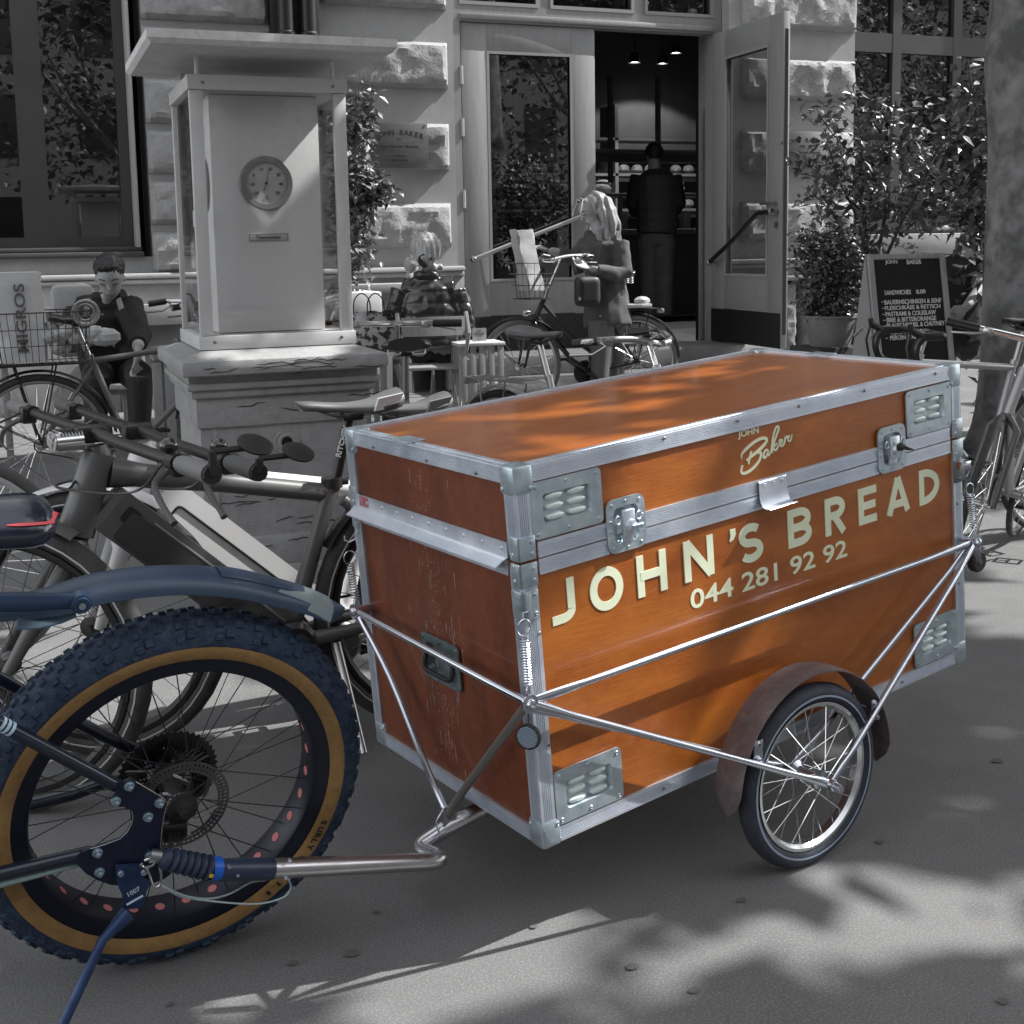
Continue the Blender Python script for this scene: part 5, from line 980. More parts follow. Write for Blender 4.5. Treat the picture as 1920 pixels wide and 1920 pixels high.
def leaf(M, w, nm, gl):
    """door leaf in local x (width), z up; y = thickness"""
    H = 2.315; s = .19; f = MB(); T = .055
    f.box((0, 0, 0), (s, T, H), .004, M); f.box((w - s * .95, 0, 0), (w, T, H), .004, M); f.box((s, .001, H - .19), (w - s * .95, T - .001, H), .003, M); f.box((s, .001, .255), (w - s * .95, T - .001, .50), .003, M); f.box((s, .001, .0), (w - s * .95, T - .001, .25), .003, M)
    o = bp(f, nm, doorm); b_ = MB(); zz = (.50, H - .19)
    for y_ in (-.004, T - .006):
        b_.box((s, y_, zz[0]), (w - s * .95, y_ + .010, zz[0] + .02), 0, M); b_.box((s, y_, zz[1] - .02), (w - s * .95, y_ + .010, zz[1]), 0, M); b_.box((s, y_, zz[0] + .021), (s + .02, y_ + .010, zz[1] - .021), 0, M); b_.box((w - s * .95 - .02, y_, zz[0] + .021), (w - s * .95, y_ + .010, zz[1] - .021), 0, M)
    bp(b_, 'glazing_bead', mat('door_wood_light', .32, .5), o); g = MB(); g.box((s + .002, T * .45, zz[0] + .002), (w - s * .95 - .002, T * .55, zz[1] - .002), 0, M); bp(g, 'pane', gl, o)
    kk = MB(); kk.box((.002, -.004, .002), (w - .002, .0, .25), .001, M); kk.box((.002, T, .002), (w - .002, T + .004, .25), .001, M); bp(kk, 'kick_plate', kick, o); return o
l1 = leaf(Matrix.Translation((2.965, 8.415, .572)), 1.035, 'door_leaf', gl_door)
mb = MB()
for z in (2.52, 2.16, 1.66, .9): mb.lathe([(0, 0), (.011, 0), (.011, .125), (0, .125)], (2.962, 8.398, z - .06), (0, 0, 1), 10)
bp(mb, 'hinges', mat('hinge_pale', .5, .4, .3), l1)
Mo = fr((4.985, 8.42, .572), (-.035, -1, 0), (0, 0, 1), None); Mo = Matrix.Translation((4.985, 8.42, .572)) @ Matrix.Rotation(radians(-91.5), 4, 'Z')
l2 = leaf(Mo, .99, 'door_leaf', gl_leaf)
mb = MB(); mb.tube([Mo @ V(q) for q in ((.93, -.002, 1.02), (.93, -.055, 1.02), (.80, -.055, 1.02))], .009, 8); mb.lathe([(0, .008), (.022, .008), (.024, 0)], Mo @ V((.93, -.001, .87)), Mo.to_3x3() @ V((0, -1, 0)), 14); bp(mb, 'door_handle', g_alu if 0 else mat('satin_handle', .3, .35, .8), l2)
mb = MB(); mb.box((.9905, .014, .1), (.994, .04, 2.2), 0, Mo); bp(mb, 'lock_strip', mat('lock_strip', .05, .4, .6), l2)
mb = MB(); put_text(mb, 'OPEN', fr(Mo @ V((.45, -.0, .5)), V((0, -1, 0)), V((0, 0, 1))), .01) if 0 else None
# steps up to the door
st_ = mat('step_stone', .22, .9, c2=.28, sc=5, bump=.4, bsc=120)
mb = MB(); mb.box((2.72, 7.98, .43), (5.35, 8.5, .565), .012); mb.box((2.72, 7.66, .30), (5.35, 8.0, .428), .012); mb.box((2.72, 7.34, .13), (5.35, 7.72, .298), .012)
tag(mb.build('door_steps', st_, None), kind='structure')
mb = MB(); mb.box((2.70, 8.02, .05), (5.37, 8.5, .44), 0); tag(mb.build('step_base', rgran, None), kind='structure')
# interior
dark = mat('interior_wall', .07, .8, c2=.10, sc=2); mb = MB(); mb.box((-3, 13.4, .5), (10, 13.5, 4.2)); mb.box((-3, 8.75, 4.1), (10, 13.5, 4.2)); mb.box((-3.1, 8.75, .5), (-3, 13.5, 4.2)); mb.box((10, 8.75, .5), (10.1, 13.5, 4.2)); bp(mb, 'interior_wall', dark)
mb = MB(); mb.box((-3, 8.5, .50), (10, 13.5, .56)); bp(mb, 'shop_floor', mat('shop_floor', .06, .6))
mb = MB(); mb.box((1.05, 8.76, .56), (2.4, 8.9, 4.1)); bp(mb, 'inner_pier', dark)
ctr = thing('shop_counter', (5.6, 11.35, .56), 'pale fronted bakery counter inside the open door', 'counter'); CI = ctr.matrix_world.inverted()
mb = MB(); mb.box((3.6, 11.1, .60), (7.6, 11.7, 1.42), .01); mb.build('counter_front', mat('counter_grey', .16, .6, c2=.14, sc=2), ctr, inv=CI)
mb = MB(); mb.box((3.55, 11.05, 1.42), (7.65, 11.75, 1.47), .006); mb.box((3.55, 11.2, 1.80), (7.65, 11.7, 1.83), .004)
for x in (3.6, 4.6, 5.6, 6.6, 7.6): mb.box((x - .015, 11.2, 1.47), (x + .015, 11.25, 1.80))
mb.build('counter_top', mat('counter_top', .28, .4), ctr, inv=CI)
random.seed(21)
for k in range(16):
    x = 3.75 + k * .24; h = random.uniform(.12, .24); mb = MB(); mb.box((x - .045, 11.28, 1.471), (x + .045, 11.36, 1.471 + h), .008); o = mb.build('packet', mat('packet_%d' % (k % 3), (.10, .25, .45)[k % 3], .5), None); tag(o, 'packaged loaf on the bakery counter shelf behind the customer', 'packet', 'packets on the counter shelf')
for k in range(9):
    x = 3.8 + k * .42; mb = MB(); mb.ball((x, 11.4, 1.88), .075, 10, (1.5, .9, .7)); mb.ball((x + .03, 11.42, 1.94), .06, 8, (1.4, .8, .6)); o = mb.build('bread_loaf', mat('crust', .20, .8, c2=.36, sc=20), None); tag(o, 'round bread loaf lying on top of the counter', 'bread', 'loaves on the counter')
rk = thing('bread_rack', (5., 13.1, .56), 'tall shelf rack of bread against the back wall of the shop', 'shelf'); KI = rk.matrix_world.inverted(); mb = MB()
for z in (.9, 1.3, 1.7, 2.1, 2.5): mb.box((3.4, 12.9, z), (8, 13.3, z + .03))
for x in (3.4, 4.9, 6.4, 8.): mb.box((x - .02, 12.9, .56), (x + .02, 13.3, 2.9))
mb.build('rack_frame', mat('rack_wood', .2, .6), rk, inv=KI); mb = MB()
for z in (.93, 1.33, 1.73, 2.13):
    for k in range(26):
        if random.random() < .75: mb.ball((3.5 + k * .17, 13.05, z + .06), .07, 8, (1, 1, .75))
mb.build('rack_bread', mat('crust', 0), rk, inv=KI)
for x, y, s in ((1190, 118, 0), (1267, 100, 0), (1322, 104, 0), (1242, 120, 1), (1205, 480, 2)):
    if s == 2: continue
    p = atY(x, y, 11.6 if s == 0 else 12.8); mb = MB(); mb.lathe([(.0, .10), (.045, .10), (.062, .0), (.058, .0), (.04, .09), (0, .09)], p, (0, 0, 1), 16); mb.tube([p + V((0, 0, .1)), V((p.x, p.y, 4.1))], .006, 6); o = mb.build('ceiling_spotlight', mat('lamp_shade_dark', .03, .4), None)
    tag(o, ('second', 'third', 'rightmost', 'smallest and farthest')[(1190, 1267, 1322, 1242).index(x)] + ' lit ceiling spotlight seen through the open bakery doorway' if x != 1190 else 'leftmost lit ceiling spotlight seen through the open bakery doorway', 'lamp')
    e = MB(); e.lathe([(0, .012), (.056, .012), (.056, .016), (0, .016)], p, (0, 0, 1), 16); e.build('bulb', mat('bulb_glow', 1., .5, em=9.), o)
    ld = D.lights.new('spot', 'SPOT'); ld.energy = 26; ld.spot_size = 2.2; ld.shadow_soft_size = .05; lo_ = D.objects.new('spot_light', ld); COL.objects.link(lo_); lo_.location = GM[0] @ (p + V((0, 0, -.03))); lo_.parent = o; lo_.matrix_parent_inverse = o.matrix_world.inverted()
# bars set inside as stand-ins for the awning's reflection, and inner frames
bars(4.02, 4.98, 1.9, 2.88, 10.6, [4.25, 4.7, 5.2, 5.7, 6.3], [2.95, 2.25], .045, mat('inner_frame', .10, .5))
mb = MB(); mb.box((3.2, 10.2, 2.06), (8, 10.26, 2.13)); mb.box((3.2, 9.9, 2.13), (8, 10.26, 2.15)); bp(mb, 'awning_reflection', mat('rail_grey', .25, .4, .4))
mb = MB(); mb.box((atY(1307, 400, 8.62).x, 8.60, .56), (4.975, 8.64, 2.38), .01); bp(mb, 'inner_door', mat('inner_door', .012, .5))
# slanting push bars on the door leaves
rm_ = mat('rail_steel', .5, .3, .85); rd_ = mat('rail_dark', .06, .3, .7)
for par, P_, back, m_ in ((l1, [atY(888, 486, 8.35), atY(1092, 405, 8.35)], V((0, .06, 0)), rm_), (l2, [atX(1330, 492, 4.90), atX(1376, 448, 4.90), atX(1416, 404, 4.90), atX(1428, 399, 4.90), atX(1446, 397, 4.90)], V((.06, 0, 0)), rd_)):
    mb = MB(); mb.tube(P_ if len(P_) == 2 else spline(P_, 3), .017, 12); pb = bp(mb, 'push_bar', m_, par)
    for q in (P_[0], P_[-1]): mb = MB(); mb.lathe([(.017, 0), (.026, .008), (.026, .022), (.017, .03)], q - back.normalized() * 0 + (P_[-1] - P_[0]).normalized() * -.015, P_[-1] - P_[0], 12); mb.tube([q, q + back], .009, 8); bp(mb, 'bar_bracket', mat('satin_handle', 0), pb)
# brass plates
for i, (x, y, z, w, h, lab) in enumerate(((2.405, 8.10, 2.005, .40, .30, 'square brass shop plate left of the door, half behind the climbing shrub'), (5.60, 8.09, 2.0, .42, .30, 'brass shop plate on the sunny pier right of the open door leaf, behind twigs'))):
    t = thing('wall_plaque', (x, y, z), lab, 'sign'); ti = t.matrix_world.inverted(); mb = MB(); mb.box((x - w / 2, y, z - h / 2), (x + w / 2, y + .012, z + h / 2), .002); mb.build('plate', mat('brushed_brass', .23, .38, .8, c2=.17, sc=3, st=(1, 1, 12)), t, inv=ti)
    tm_ = MB(); n = 10; s_ = 'JOHN BAKER'
    for k, ch in enumerate(s_):
        if ch == ' ': continue
        a = (k - 4.5) / 4.5; xx = x + a * w * .38; zz = z + h * .23 - abs(a) ** 2 * .022; put_text(tm_, ch, Matrix.Translation((xx, y - .001, zz)) @ Matrix.Rotation(pi / 2, 4, 'X') @ Matrix.Rotation(-a * .25, 4, 'Z'), .048, .0008, ext=.0008, align='CENTER')
    for txt, dz_, fw_, fh_ in (('for', .035, .03, .012), ('Fine Bread Basics', -.015, w * .66, .018), ('ZURICH', -.075, w * .22, .012), ('SINCE NOW', -.105, w * .30, .013)): put_text(tm_, txt, Matrix.Translation((x - fw_ / 2, y - .001, z + dz_)) @ Matrix.Rotation(pi / 2, 4, 'X'), 1, .012, ext=.0008, fitw=fw_, fith=fh_)
    tm_.build('plate_lettering', mat('plate_ink', .02, .5), t, inv=ti, smooth=0); mb = MB()
    for sx in (-1, 1):
        for sz in (-1, 1): mb.lathe([(0, .004), (.006, .003), (.007, 0)], (x + sx * (w / 2 - .02), y, z + sz * (h / 2 - .018)), (0, -1, 0), 10)
        mb.tube([(x + sx * .15, y + .01, z), (x + sx * .15, 8.26, z)], .006, 6)
    mb.build('plate_screws', mat('satin_handle', 0), t, inv=ti)
# drain pipes
for x, r, lab in ((1.685, .055, 'dark rain pipe left of its twin above the weather cabinet'), (1.835, .055, 'dark rain pipe right of its twin above the weather cabinet')):
    mb = MB(); mb.lathe([(r, 2.30), (r, 6.2)], (x, 8.15, 0), (0, 0, 1), 16); mb.lathe([(r, 2.30), (r + .008, 2.31), (r + .008, 2.36), (r, 2.37)], (x, 8.15, .35), (0, 0, 1), 16); tag(mb.build('drain_pipe', mat('pipe_dark', .028, .4, .4), None), lab, 'pipe')
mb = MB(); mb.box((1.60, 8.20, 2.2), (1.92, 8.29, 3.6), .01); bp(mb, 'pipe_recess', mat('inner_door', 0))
GM[0] = None
# ------------------------------------------------------------------ weather cabinet on its stone pedestal
st2 = mat('limestone_weathered', .37, .85, c2=.28, sc=4, det=8, bump=.35, bsc=40, bst=(1, 1, 6), c3=.13, sc3=30, f3=.25, lo=.35, hi=.75); kal = mat('cabinet_alu', .60, .5, .1, c2=.54, sc=5)
kio = thing('weather_cabinet', (.92, 5.05, 0), 'glazed weather cabinet with round thermometer dial on a cracked stone pedestal', 'weather station'); KI = kio.matrix_world.inverted()
def kp(mb, n, m, parent=None, **k): return mb.build(n, m, parent or kio, inv=KI, **k)
mb = MB(); mb.box((.60, 4.76, .22), (1.24, 5.42, .70)); mb.box((.585, 4.745, .66), (1.255, 5.44, .78), .006); mb.box((.565, 4.72, .775), (1.28, 5.46, .81), .014); mb.box((.55, 4.70, .808), (1.295, 5.48, .835), .01); mb.box((.56, 4.72, .833), (1.285, 5.46, .868)); mb.box((.53, 4.65, .866), (1.315, 5.52, .925), .012)
mb.add([(.54, 4.66, .922), (1.305, 4.66, .922), (1.305, 5.51, .922), (.54, 5.51, .922), (.62, 4.77, .952), (1.21, 4.77, .952), (1.21, 5.36, .952), (.62, 5.36, .952)], [(0, 1, 5, 4), (1, 2, 6, 5), (2, 3, 7, 6), (3, 0, 4, 7), (4, 5, 6, 7)])
mb.box((.57, 4.73, .10), (1.27, 5.45, .225), .02); mb.box((.54, 4.70, .0), (1.30, 5.48, .11), .012)
for a, b_ in (((.645, 4.7545, .28), (.66, 4.7599, .67)), ((1.18, 4.7545, .28), (1.195, 4.7599, .67)), ((.66, 4.7545, .655), (1.18, 4.7599, .67))): mb.box(a, b_, .002)
ped = kp(mb, 'pedestal', st2)
mb = MB(); c = V((.925, 4.757, .585)); mb.lathe([(.022, .006), (.03, .010), (.036, .004), (.048, .006), (.052, 0)], c, (0, -1, 0), 20); kp(mb, 'pipe_ring', st2, ped); mb = MB(); mb.lathe([(0, .003), (.022, .003), (.022, -.01)], c, (0, -1, 0), 16); kp(mb, 'pipe_hole', mat('hole_black', .004, .9), ped)
random.seed(31); mb = MB()        # cracks in the stone
for s_ in range(34):
    face = random.random(); x = random.uniform(.58, 1.2); z = random.choice([random.uniform(.87, .92), random.uniform(.69, .86), random.uniform(.30, .45), random.uniform(.1, .3)]); P = []
    y = 4.648 if z > .866 else (4.698 if z > .808 else (4.743 if z > .66 else (4.7585 if z > .225 else 4.728)))
    for k in range(random.randint(4, 9)): P.append(V((x, y, z))); x += random.uniform(.01, .03); z += random.uniform(-.007, .007)
    mb.tube(P, [.0008] + [.0018] * (len(P) - 2) + [.0006], 4)
kp(mb, 'stone_cracks', mat('crack_dark', .03, .95), ped)
# cabinet
fx0, fx1, fy0, fy1, z0, z1 = .62, 1.21, 4.78, 5.36, .955, 1.97
mb = MB(); mb.box((fx0 - .008, fy0 - .008, z0), (fx1 + .008, fy1 + .008, z0 + .052), .003); bf = kp(mb, 'base_frame', kal); mb = MB()
for x in (.67, 1.16): mb.lathe([(0, .003), (.006, .002), (.007, 0)], (x, fy0 - .008, z0 + .028), (0, -1, 0), 10)
for x in (.67, 1.16): mb.lathe([(0, .003), (.006, .002), (.007, 0)], (x, fy0 - .006, z1 - .025), (0, -1, 0), 10)
kp(mb, 'frame_screws', mat('satin_handle', 0), bf)
mb = MB(); mb.box((fx0 - .006, fy0 - .006, z1 - .05), (fx1 + .006, fy1 + .006, z1 + .004), .003); kp(mb, 'top_frame', kal)
for x in (fx0, fx1 - .048):
    for y in (fy0, fy1 - .03): mb = MB(); mb.box((x, y, z0 + .053), (x + .048, y + .03, z1 - .051), .003); kp(mb, 'corner_post', kal)
mb = MB()
for a, b_ in (((fx0 + .048, fy0 + .012, z0 + .05), (fx1 - .048, fy0 + .016, z1 - .05)), ((fx0 + .01, fy0 + .03, z0 + .05), (fx0 + .014, fy1 - .03, z1 - .05)), ((fx1 - .014, fy0 + .03, z0 + .05), (fx1 - .010, fy1 - .03, z1 - .05))): mb.box(a, b_)
kp(mb, 'glass_panes', gl_case)
mb = MB(); mb.box((.705, 4.90, z0 + .055), (1.125, 5.24, z1 - .052), .002); ib = kp(mb, 'instrument_column', mat('column_white', .85, .6, c2=.80, sc=2))
mb = MB(); c = V((.912, 4.898, 1.585)); mb.lathe([(.079, .004), (.081, .014), (.100, .016), (.104, .010), (.104, 0), (.079, .0)], c, (0, -1, 0), 48, closed=True); kp(mb, 'dial_rim', mat('dial_rim', .30, .4, .4), ib)
mb = MB(); c2 = V((.703, 5.06, 1.585)); mb.lathe([(.079, .004), (.081, .014), (.100, .016), (.104, .010), (.104, 0), (.079, .0)], c2, (-1, 0, 0), 48, closed=True); kp(mb, 'side_dial_rim', mat('dial_rim', 0), ib)
mb = MB(); mb.lathe([(0, .003), (.080, .003), (.080, 0)], c, (0, -1, 0), 40); mb.lathe([(0, .003), (.080, .003), (.080, 0)], c2, (-1, 0, 0), 40); kp(mb, 'dial_face', mat('dial_face', .62, .5), ib)
mb = MB()
for k, num in enumerate(('-20', '-10', '0', '10', '20', '30', '40', '50')):
    a = radians(222 - k * 37.5) + 0; px, pz = cos(a) * .057, sin(a) * .057; put_text(mb, num, Matrix.Translation((c.x + px, c.y - .0045, c.z + pz - .006)) @ Matrix.Rotation(pi / 2, 4, 'X'), .017, .0002, ext=.0004, align='CENTER')
for k in range(36): a = radians(228 - k * 7.7); mb.tube([c + V((cos(a) * .070, -.0045, sin(a) * .070)), c + V((cos(a) * .076, -.0045, sin(a) * .076))], .0006, 4)
mb.tube([c + V((-.012, -.008, -.03)), c + V((0, -.008, 0)), c + V((.014, -.008, .064))], [.0016, .0012, .0006], 5); mb.lathe([(0, .010), (.005, .009), (.006, .004)], c, (0, -1, 0), 10)
put_text(mb, 'C', Matrix.Translation((c.x, c.y - .0045, c.z - .062)) @ Matrix.Rotation(pi / 2, 4, 'X'), .018, .0002, ext=.0004, align='CENTER'); kp(mb, 'dial_marks', mat('dial_ink', .03, .5), ib, smooth=0)
mb = MB(); mb.box((.835, 4.894, 1.362), (.99, 4.899, 1.392), .001); pl = kp(mb, 'name_plate', mat('plate_grey', .62, .5), ib); mb = MB(); put_text(mb, 'Thermometer', Matrix.Translation((.862, 4.8935, 1.370)) @ Matrix.Rotation(pi / 2, 4, 'X'), 1, .012, ext=.0006, fitw=.10, fith=.014)
o = rrect(.149, .024, .001, 2, .9125, 1.377); mb.tube([V((x, 4.8935, z)) for x, z in o], .0007, 4, closed=True); kp(mb, 'plate_lettering', mat('dial_ink', 0), pl, smooth=0)
mb = MB(); mb.box((fx0 + .008, 4.86, 1.42), (fx0 + .0095, 4.90, 1.48)); st_k = kp(mb, 'sticker', mat('sticker_white', .55, .5), bf)
mb = MB(); mb.add([(.47, 4.55, 2.045), (1.335, 4.55, 2.045), (1.335, 5.42, 2.045), (.47, 5.42, 2.045), (.455, 4.535, 2.062), (1.35, 4.535, 2.062), (1.35, 5.435, 2.062), (.455, 5.435, 2.062), (.455, 4.535, 2.092), (1.35, 4.535, 2.092), (1.35, 5.435, 2.092), (.455, 5.435, 2.092), (.9, 5.0, 2.14)], [(0, 3, 2, 1), (0, 1, 5, 4), (1, 2, 6, 5), (2, 3, 7, 6), (3, 0, 4, 7), (4, 5, 9, 8), (5, 6, 10, 9), (6, 7, 11, 10), (7, 4, 8, 11), (8, 9, 12), (9, 10, 12), (10, 11, 12), (11, 8, 12)])
rf = kp(mb, 'canopy_roof', mat('roof_sheet', .62, .55, c2=.72, sc=9, c3=.2, sc3=40, f3=.25), smooth=0)
for x in (.66, 1.17):
    for y in (4.83, 5.3): mb = MB(); mb.tube([(x, y, z1), (x, y, 2.05)], .010, 8); kp(mb, 'roof_post', kal, rf)
# ------------------------------------------------------------------ bicycles further back
def gd(p, z=None): return V((p.x, p.y, gz(p.y) if z is None else z))
h = lambda x, y, d: atD(x, y, d)
# black roadster held by the standing woman: front wheel left
r, f = h(1190, 672, 9.35), h(975, 668, 9.1); r.z = f.z = gz(9) + .35
K1 = std_bike('roadster_bicycle', 'black step-through roadster with a paper bag in its front basket, held by the standing woman', r, f, .35, step=True, sh=1.03, hh=1.14, rack=True, lamp=True, springs=True, tyre=gm('tyre_light', .16, .7, v2=.2), frame=g_black, ca=35, bw=.30, bback=.16, steer=radians(14), cm=g_black)
# basket in front of its bar
Bm = K1.Rt @ Matrix.Translation((K1.se.x + .17, 0, K1.se.z - .02)); mb = MB()
for z, s_ in ((0, 1), (-.08, .93), (-.16, .86), (-.26, .78)): mb.tube([Bm @ V((x * s_, y * s_, z)) for x, y in rrect(.26, .34, .05, 3)], .003, 5, closed=True)
for k in range(18):
    a = 2 * pi * k / 18; x, y = cos(a) * .13, sin(a) * .17; mb.tube([Bm @ V((x, y, 0)), Bm @ V((x * .78, y * .78, -.26)), Bm @ V((0, 0, -.262))], .0016, 4)
K1.b(mb, 'front_basket', g_black)
def bag(name, c, w, d, hgt, m, lean=0., lab='', txt=None, th=0., zrot=0., top=1.):
    t = thing(name, c, lab, 'bag', rot=Matrix.Rotation(zrot, 3, 'Z')); mb = MB(); n = 8; vs = []; seg = 26; random.seed(int(c[0] * 100))
    for j in range(n + 1):
        v = j / n; s_ = (1 - .12 * sin(v * pi) * .3) * (1 + (top - 1) * v)
        for x, y in [(q[0], q[1]) for q in rrect(w * s_, d * s_ * (1 - .35 * v), min(w, d) * .12, 2)]: vs.append(V((x + lean * v * hgt + random.uniform(-1, 1) * .006, y + random.uniform(-1, 1) * .006, v * hgt + random.uniform(-1, 1) * .004 + (.012 * sin(x * 40) if j == n else 0))))
    q = len(vs) // (n + 1); mb.add(vs, [(j * q + k, j * q + (k + 1) % q, (j + 1) * q + (k + 1) % q, (j + 1) * q + k) for j in range(n) for k in range(q)] + [tuple(range(q))[::-1]]); o = mb.build('bag_body', m, t, 25); 
    if txt: tm_ = MB(); put_text(tm_, txt, txt_M(w, d, hgt), 1, .02, ext=.0015, fitw=hgt * .62, fith=w * .22); tm_.build('bag_lettering', gm('bag_print', .10, .6), t, smooth=0)
    return t
paper = gm('kraft_paper', .42, .7, v2=.34, sc=6, bump=.6, bsc=14)
c = K1.M @ (Bm @ V((0, .0, -.2)))
bag('paper_bag', c, .17, .12, .44, paper, lean=-.22, lab='crumpled paper carrier bag sticking out of the black roadster basket', zrot=radians(20))
mb = MB(); 
pk = K1.M @ V((-.02, 0, K1.R * 2 + .055)); o = MB(); o.box((-.10, -.06, 0), (.10, .06, .03), .008); o.ball((-.04, .0, .05), .05, 9, (1.3, 1, .7)); tag(o.build('lunch_packet', gm('clear_wrap', .6, .25, v2=.4, sc=30, bump=1, bsc=30), None, M=Matrix.Translation(pk) @ K1.M.to_3x3().to_4x4()), 'small wrapped packet lying on the rear rack of the black roadster', 'packet')
# silver swept-bar bicycle heading to the trailer
r, f = h(945, 830, 5.45), h(1300, 905, 4.62); r.z = f.z = gz(5) + .34
K2 = std_bike('silver_bicycle', 'silver bicycle with broad grey saddle and swept chrome handlebar, just behind the trailer lid', r, f, .34, step=True, sh=.955, hh=.93, rack=True, rackm=g_alu, frame=gm('silver_paint', .42, .35, .6), sad=g_saddle, post=g_alu, sw=.20, bw=.29, bback=.21, steer=radians(24), fm=g_alu, barm=g_chrome)
# bicycle seen from behind next to the pedestal
r, f = h(772, 905, 4.5), h(745, 822, 5.5); r.z = f.z = gz(5) + .34
K3 = std_bike('city_bicycle', 'grey city bicycle seen from behind beside the pedestal, two white reflectors under its saddle', r, f, .34, sh=.965, hh=.99, bar='flat', frame=gm('dull_paint', .20, .4, .4), sad=g_seatb, post=g_alu, sw=.19, steer=radians(-14), fend=False)
mb = MB()
for y in (-.045, .045): mb.tube([V((K3.st.x - .165, y + q[0], .925 + q[1])) for q in rrect(.045, .02, .004, 2)], .003, 4, closed=True)
K3.b(mb, 'saddle_reflector', g_white)
# bicycle with rear basket, far left
r, f = h(78, 862, 6.15), h(78, 862, 6.15) + V((1.02, .10, 0)); r.z = f.z = gz(6) + .35
K4 = std_bike('touring_bicycle', 'grey bicycle with sprung saddle and wire basket on its rear rack, left of the pedestal', r, f, .35, sh=.99, hh=1.0, rack=True, frame=gm('mid_grey_paint', .15, .4, .2), springs=True, sad=g_seatb, post=g_chrome, sw=.18, lamp=False)
mb = MB(); zr = .35 * 2 + .055; bx = .035
for z, s_ in ((.25, 1.), (.17, .97), (.09, .93), (0, .88)): mb.tube([V((bx + x * s_, y * s_, zr + z)) for x, y in rrect(.44, .32, .05, 3)], .0035 if z == .25 else .0022, 5, closed=True)
for k in range(13):
    x = -.20 + k * .0333
    for s_ in (1, -1): mb.tube([V((bx + x, s_ * .16, zr + .25)), V((bx + x * .88, s_ * .14, zr))], .0017, 4)
    mb.tube([V((bx + x * .88, -.14, zr)), V((bx + x * .88, .14, zr))], .0017, 4)
for k in range(7):
    y = -.13 + k * .043
    for s_ in (1, -1): mb.tube([V((bx + s_ * .22, y, zr + .25)), V((bx + s_ * .194, y, zr))], .0017, 4)
K4.b(mb, 'wire_basket', g_black)
c = K4.M @ V((bx - .09, 0, zr + .01)); t = thing('paper_bag', c, 'tall white paper shopping bag with vertical capitals standing in the wire basket', 'bag', M=Matrix.Translation(c) @ K4.M.to_3x3().to_4x4())
mb = MB(); n = 7; vs = []; random.seed(4)
for j in range(n + 1):
    v = j / n
    for x, y in rrect(.22 - .01 * v, .15 - .10 * v, .01, 1): vs.append(V((x + random.uniform(-1, 1) * .004, y + random.uniform(-1, 1) * .004, v * .44 + (.0 if j < n else random.uniform(-.012, .006)))))
q = len(vs) // (n + 1); mb.add(vs, [(j * q + k, j * q + (k + 1) % q, (j + 1) * q + (k + 1) % q, (j + 1) * q + k) for j in range(n) for k in range(q)] + [tuple(range(q))[::-1], tuple(n * q + k for k in range(q))])
mb.build('bag_body', gm('white_paper', .58, .7, v2=.50, sc=7, bump=.6, bsc=12), t, 25)
tm_ = MB(); sg = -1; a_ = V((.0, sg * .079, .05)); put_text(tm_, 'MIGROS', fr(V((.022 - .0, sg * .0775, .05)), V((0, .10 * .9, 1)), V((-1, 0, 0)), None), 1, .02, ext=.0015, fitw=.33, fith=.05); tm_.build('bag_lettering', gm('bag_print', .10, .6), t, smooth=0)
g = K4.M @ V((bx + .10, -.02, zr + .02)); o = MB(); random.seed(9)
for k in range(16): o.ball((random.uniform(-.06, .06), random.uniform(-.06, .06), .04 + random.uniform(0, .14)), random.uniform(.02, .045), 8)
tag(o.build('shopping_goods', gm('goods_grey', .2, .35, v2=.55, sc=30), None, M=Matrix.Translation(g)), 'heap of wrapped shopping beside the white bag in the wire basket', 'shopping')
o = MB(); lc = K4.M @ V((bx + .20, -.10, zr + .24))
for z, r_ in ((0, .04), (.012, .055), (.03, .06)): o.tube([(cos(2 * pi * k / 16) * r_, -z, sin(2 * pi * k / 16) * r_) for k in range(16)], .008, 6, closed=True)
tag(o.build('cable_lock', gm('lock_chrome', .4, .25, .7), None, M=Matrix.Translation(lc)), 'coiled cable lock hanging on the corner of the wire basket', 'lock')
# front wheel reaching in from the left edge
f = h(-88, 1046, 3.9); f.z = .355; r = f + V((-1.02, .12, 0)); r.z = f.z
K5 = std_bike('trekking_bicycle', 'dark bicycle at the left edge of the photo, only its pale rimmed front wheel showing', r, f, .355, sh=.97, hh=1.0, bar='flat', fend=False, rim=gm('pale_rim', .5, .4, .3), rim_h=.022, tyre=gm('tyre_mid', .06, .7, v2=.08))
# two bicycles leaning at the plane tree
r0 = h(1790, 935, 4.6); r0.z = gz(5) + .34; d = V((.83, .56, 0)).normalized()
K6 = std_bike('silver_road_bicycle', 'slim silver bicycle with flat handlebar leaning at the plane tree, beyond the trailer corner', r0 + d * 1.0, r0, .34, tr=.013, lean=radians(13), sh=.96, hh=.95, bar='flat', frame=gm('silver_paint', 0), fork=gm('fork_grey', .12, .4, .3), fend=False, steer=radians(6), sad=g_seatb)
r0 = h(1655, 905, 5.0); r0.z = gz(5) + .34; d = V((.99, .12, 0)).normalized()
K7 = std_bike('racing_bicycle', 'racing bicycle with black taped drop handlebar in front of the menu board', r0 + d * 1.0, r0, .34, tr=.013, sh=.97, hh=.93, bar='none', frame=gm('pale_silver', .5, .35, .5), fend=False, steer=radians(-24), sad=g_seatb)
M = Matrix.Translation(K7.se) @ Matrix.Rotation(radians(-24), 4, 'Z'); mb = MB(); hbm = MB(); hbm.tube([M @ V((0, -.19, 0)), M @ V((0, .19, 0))], .0125, 10); hb7 = K7.b(hbm, 'handlebar', g_chrome)
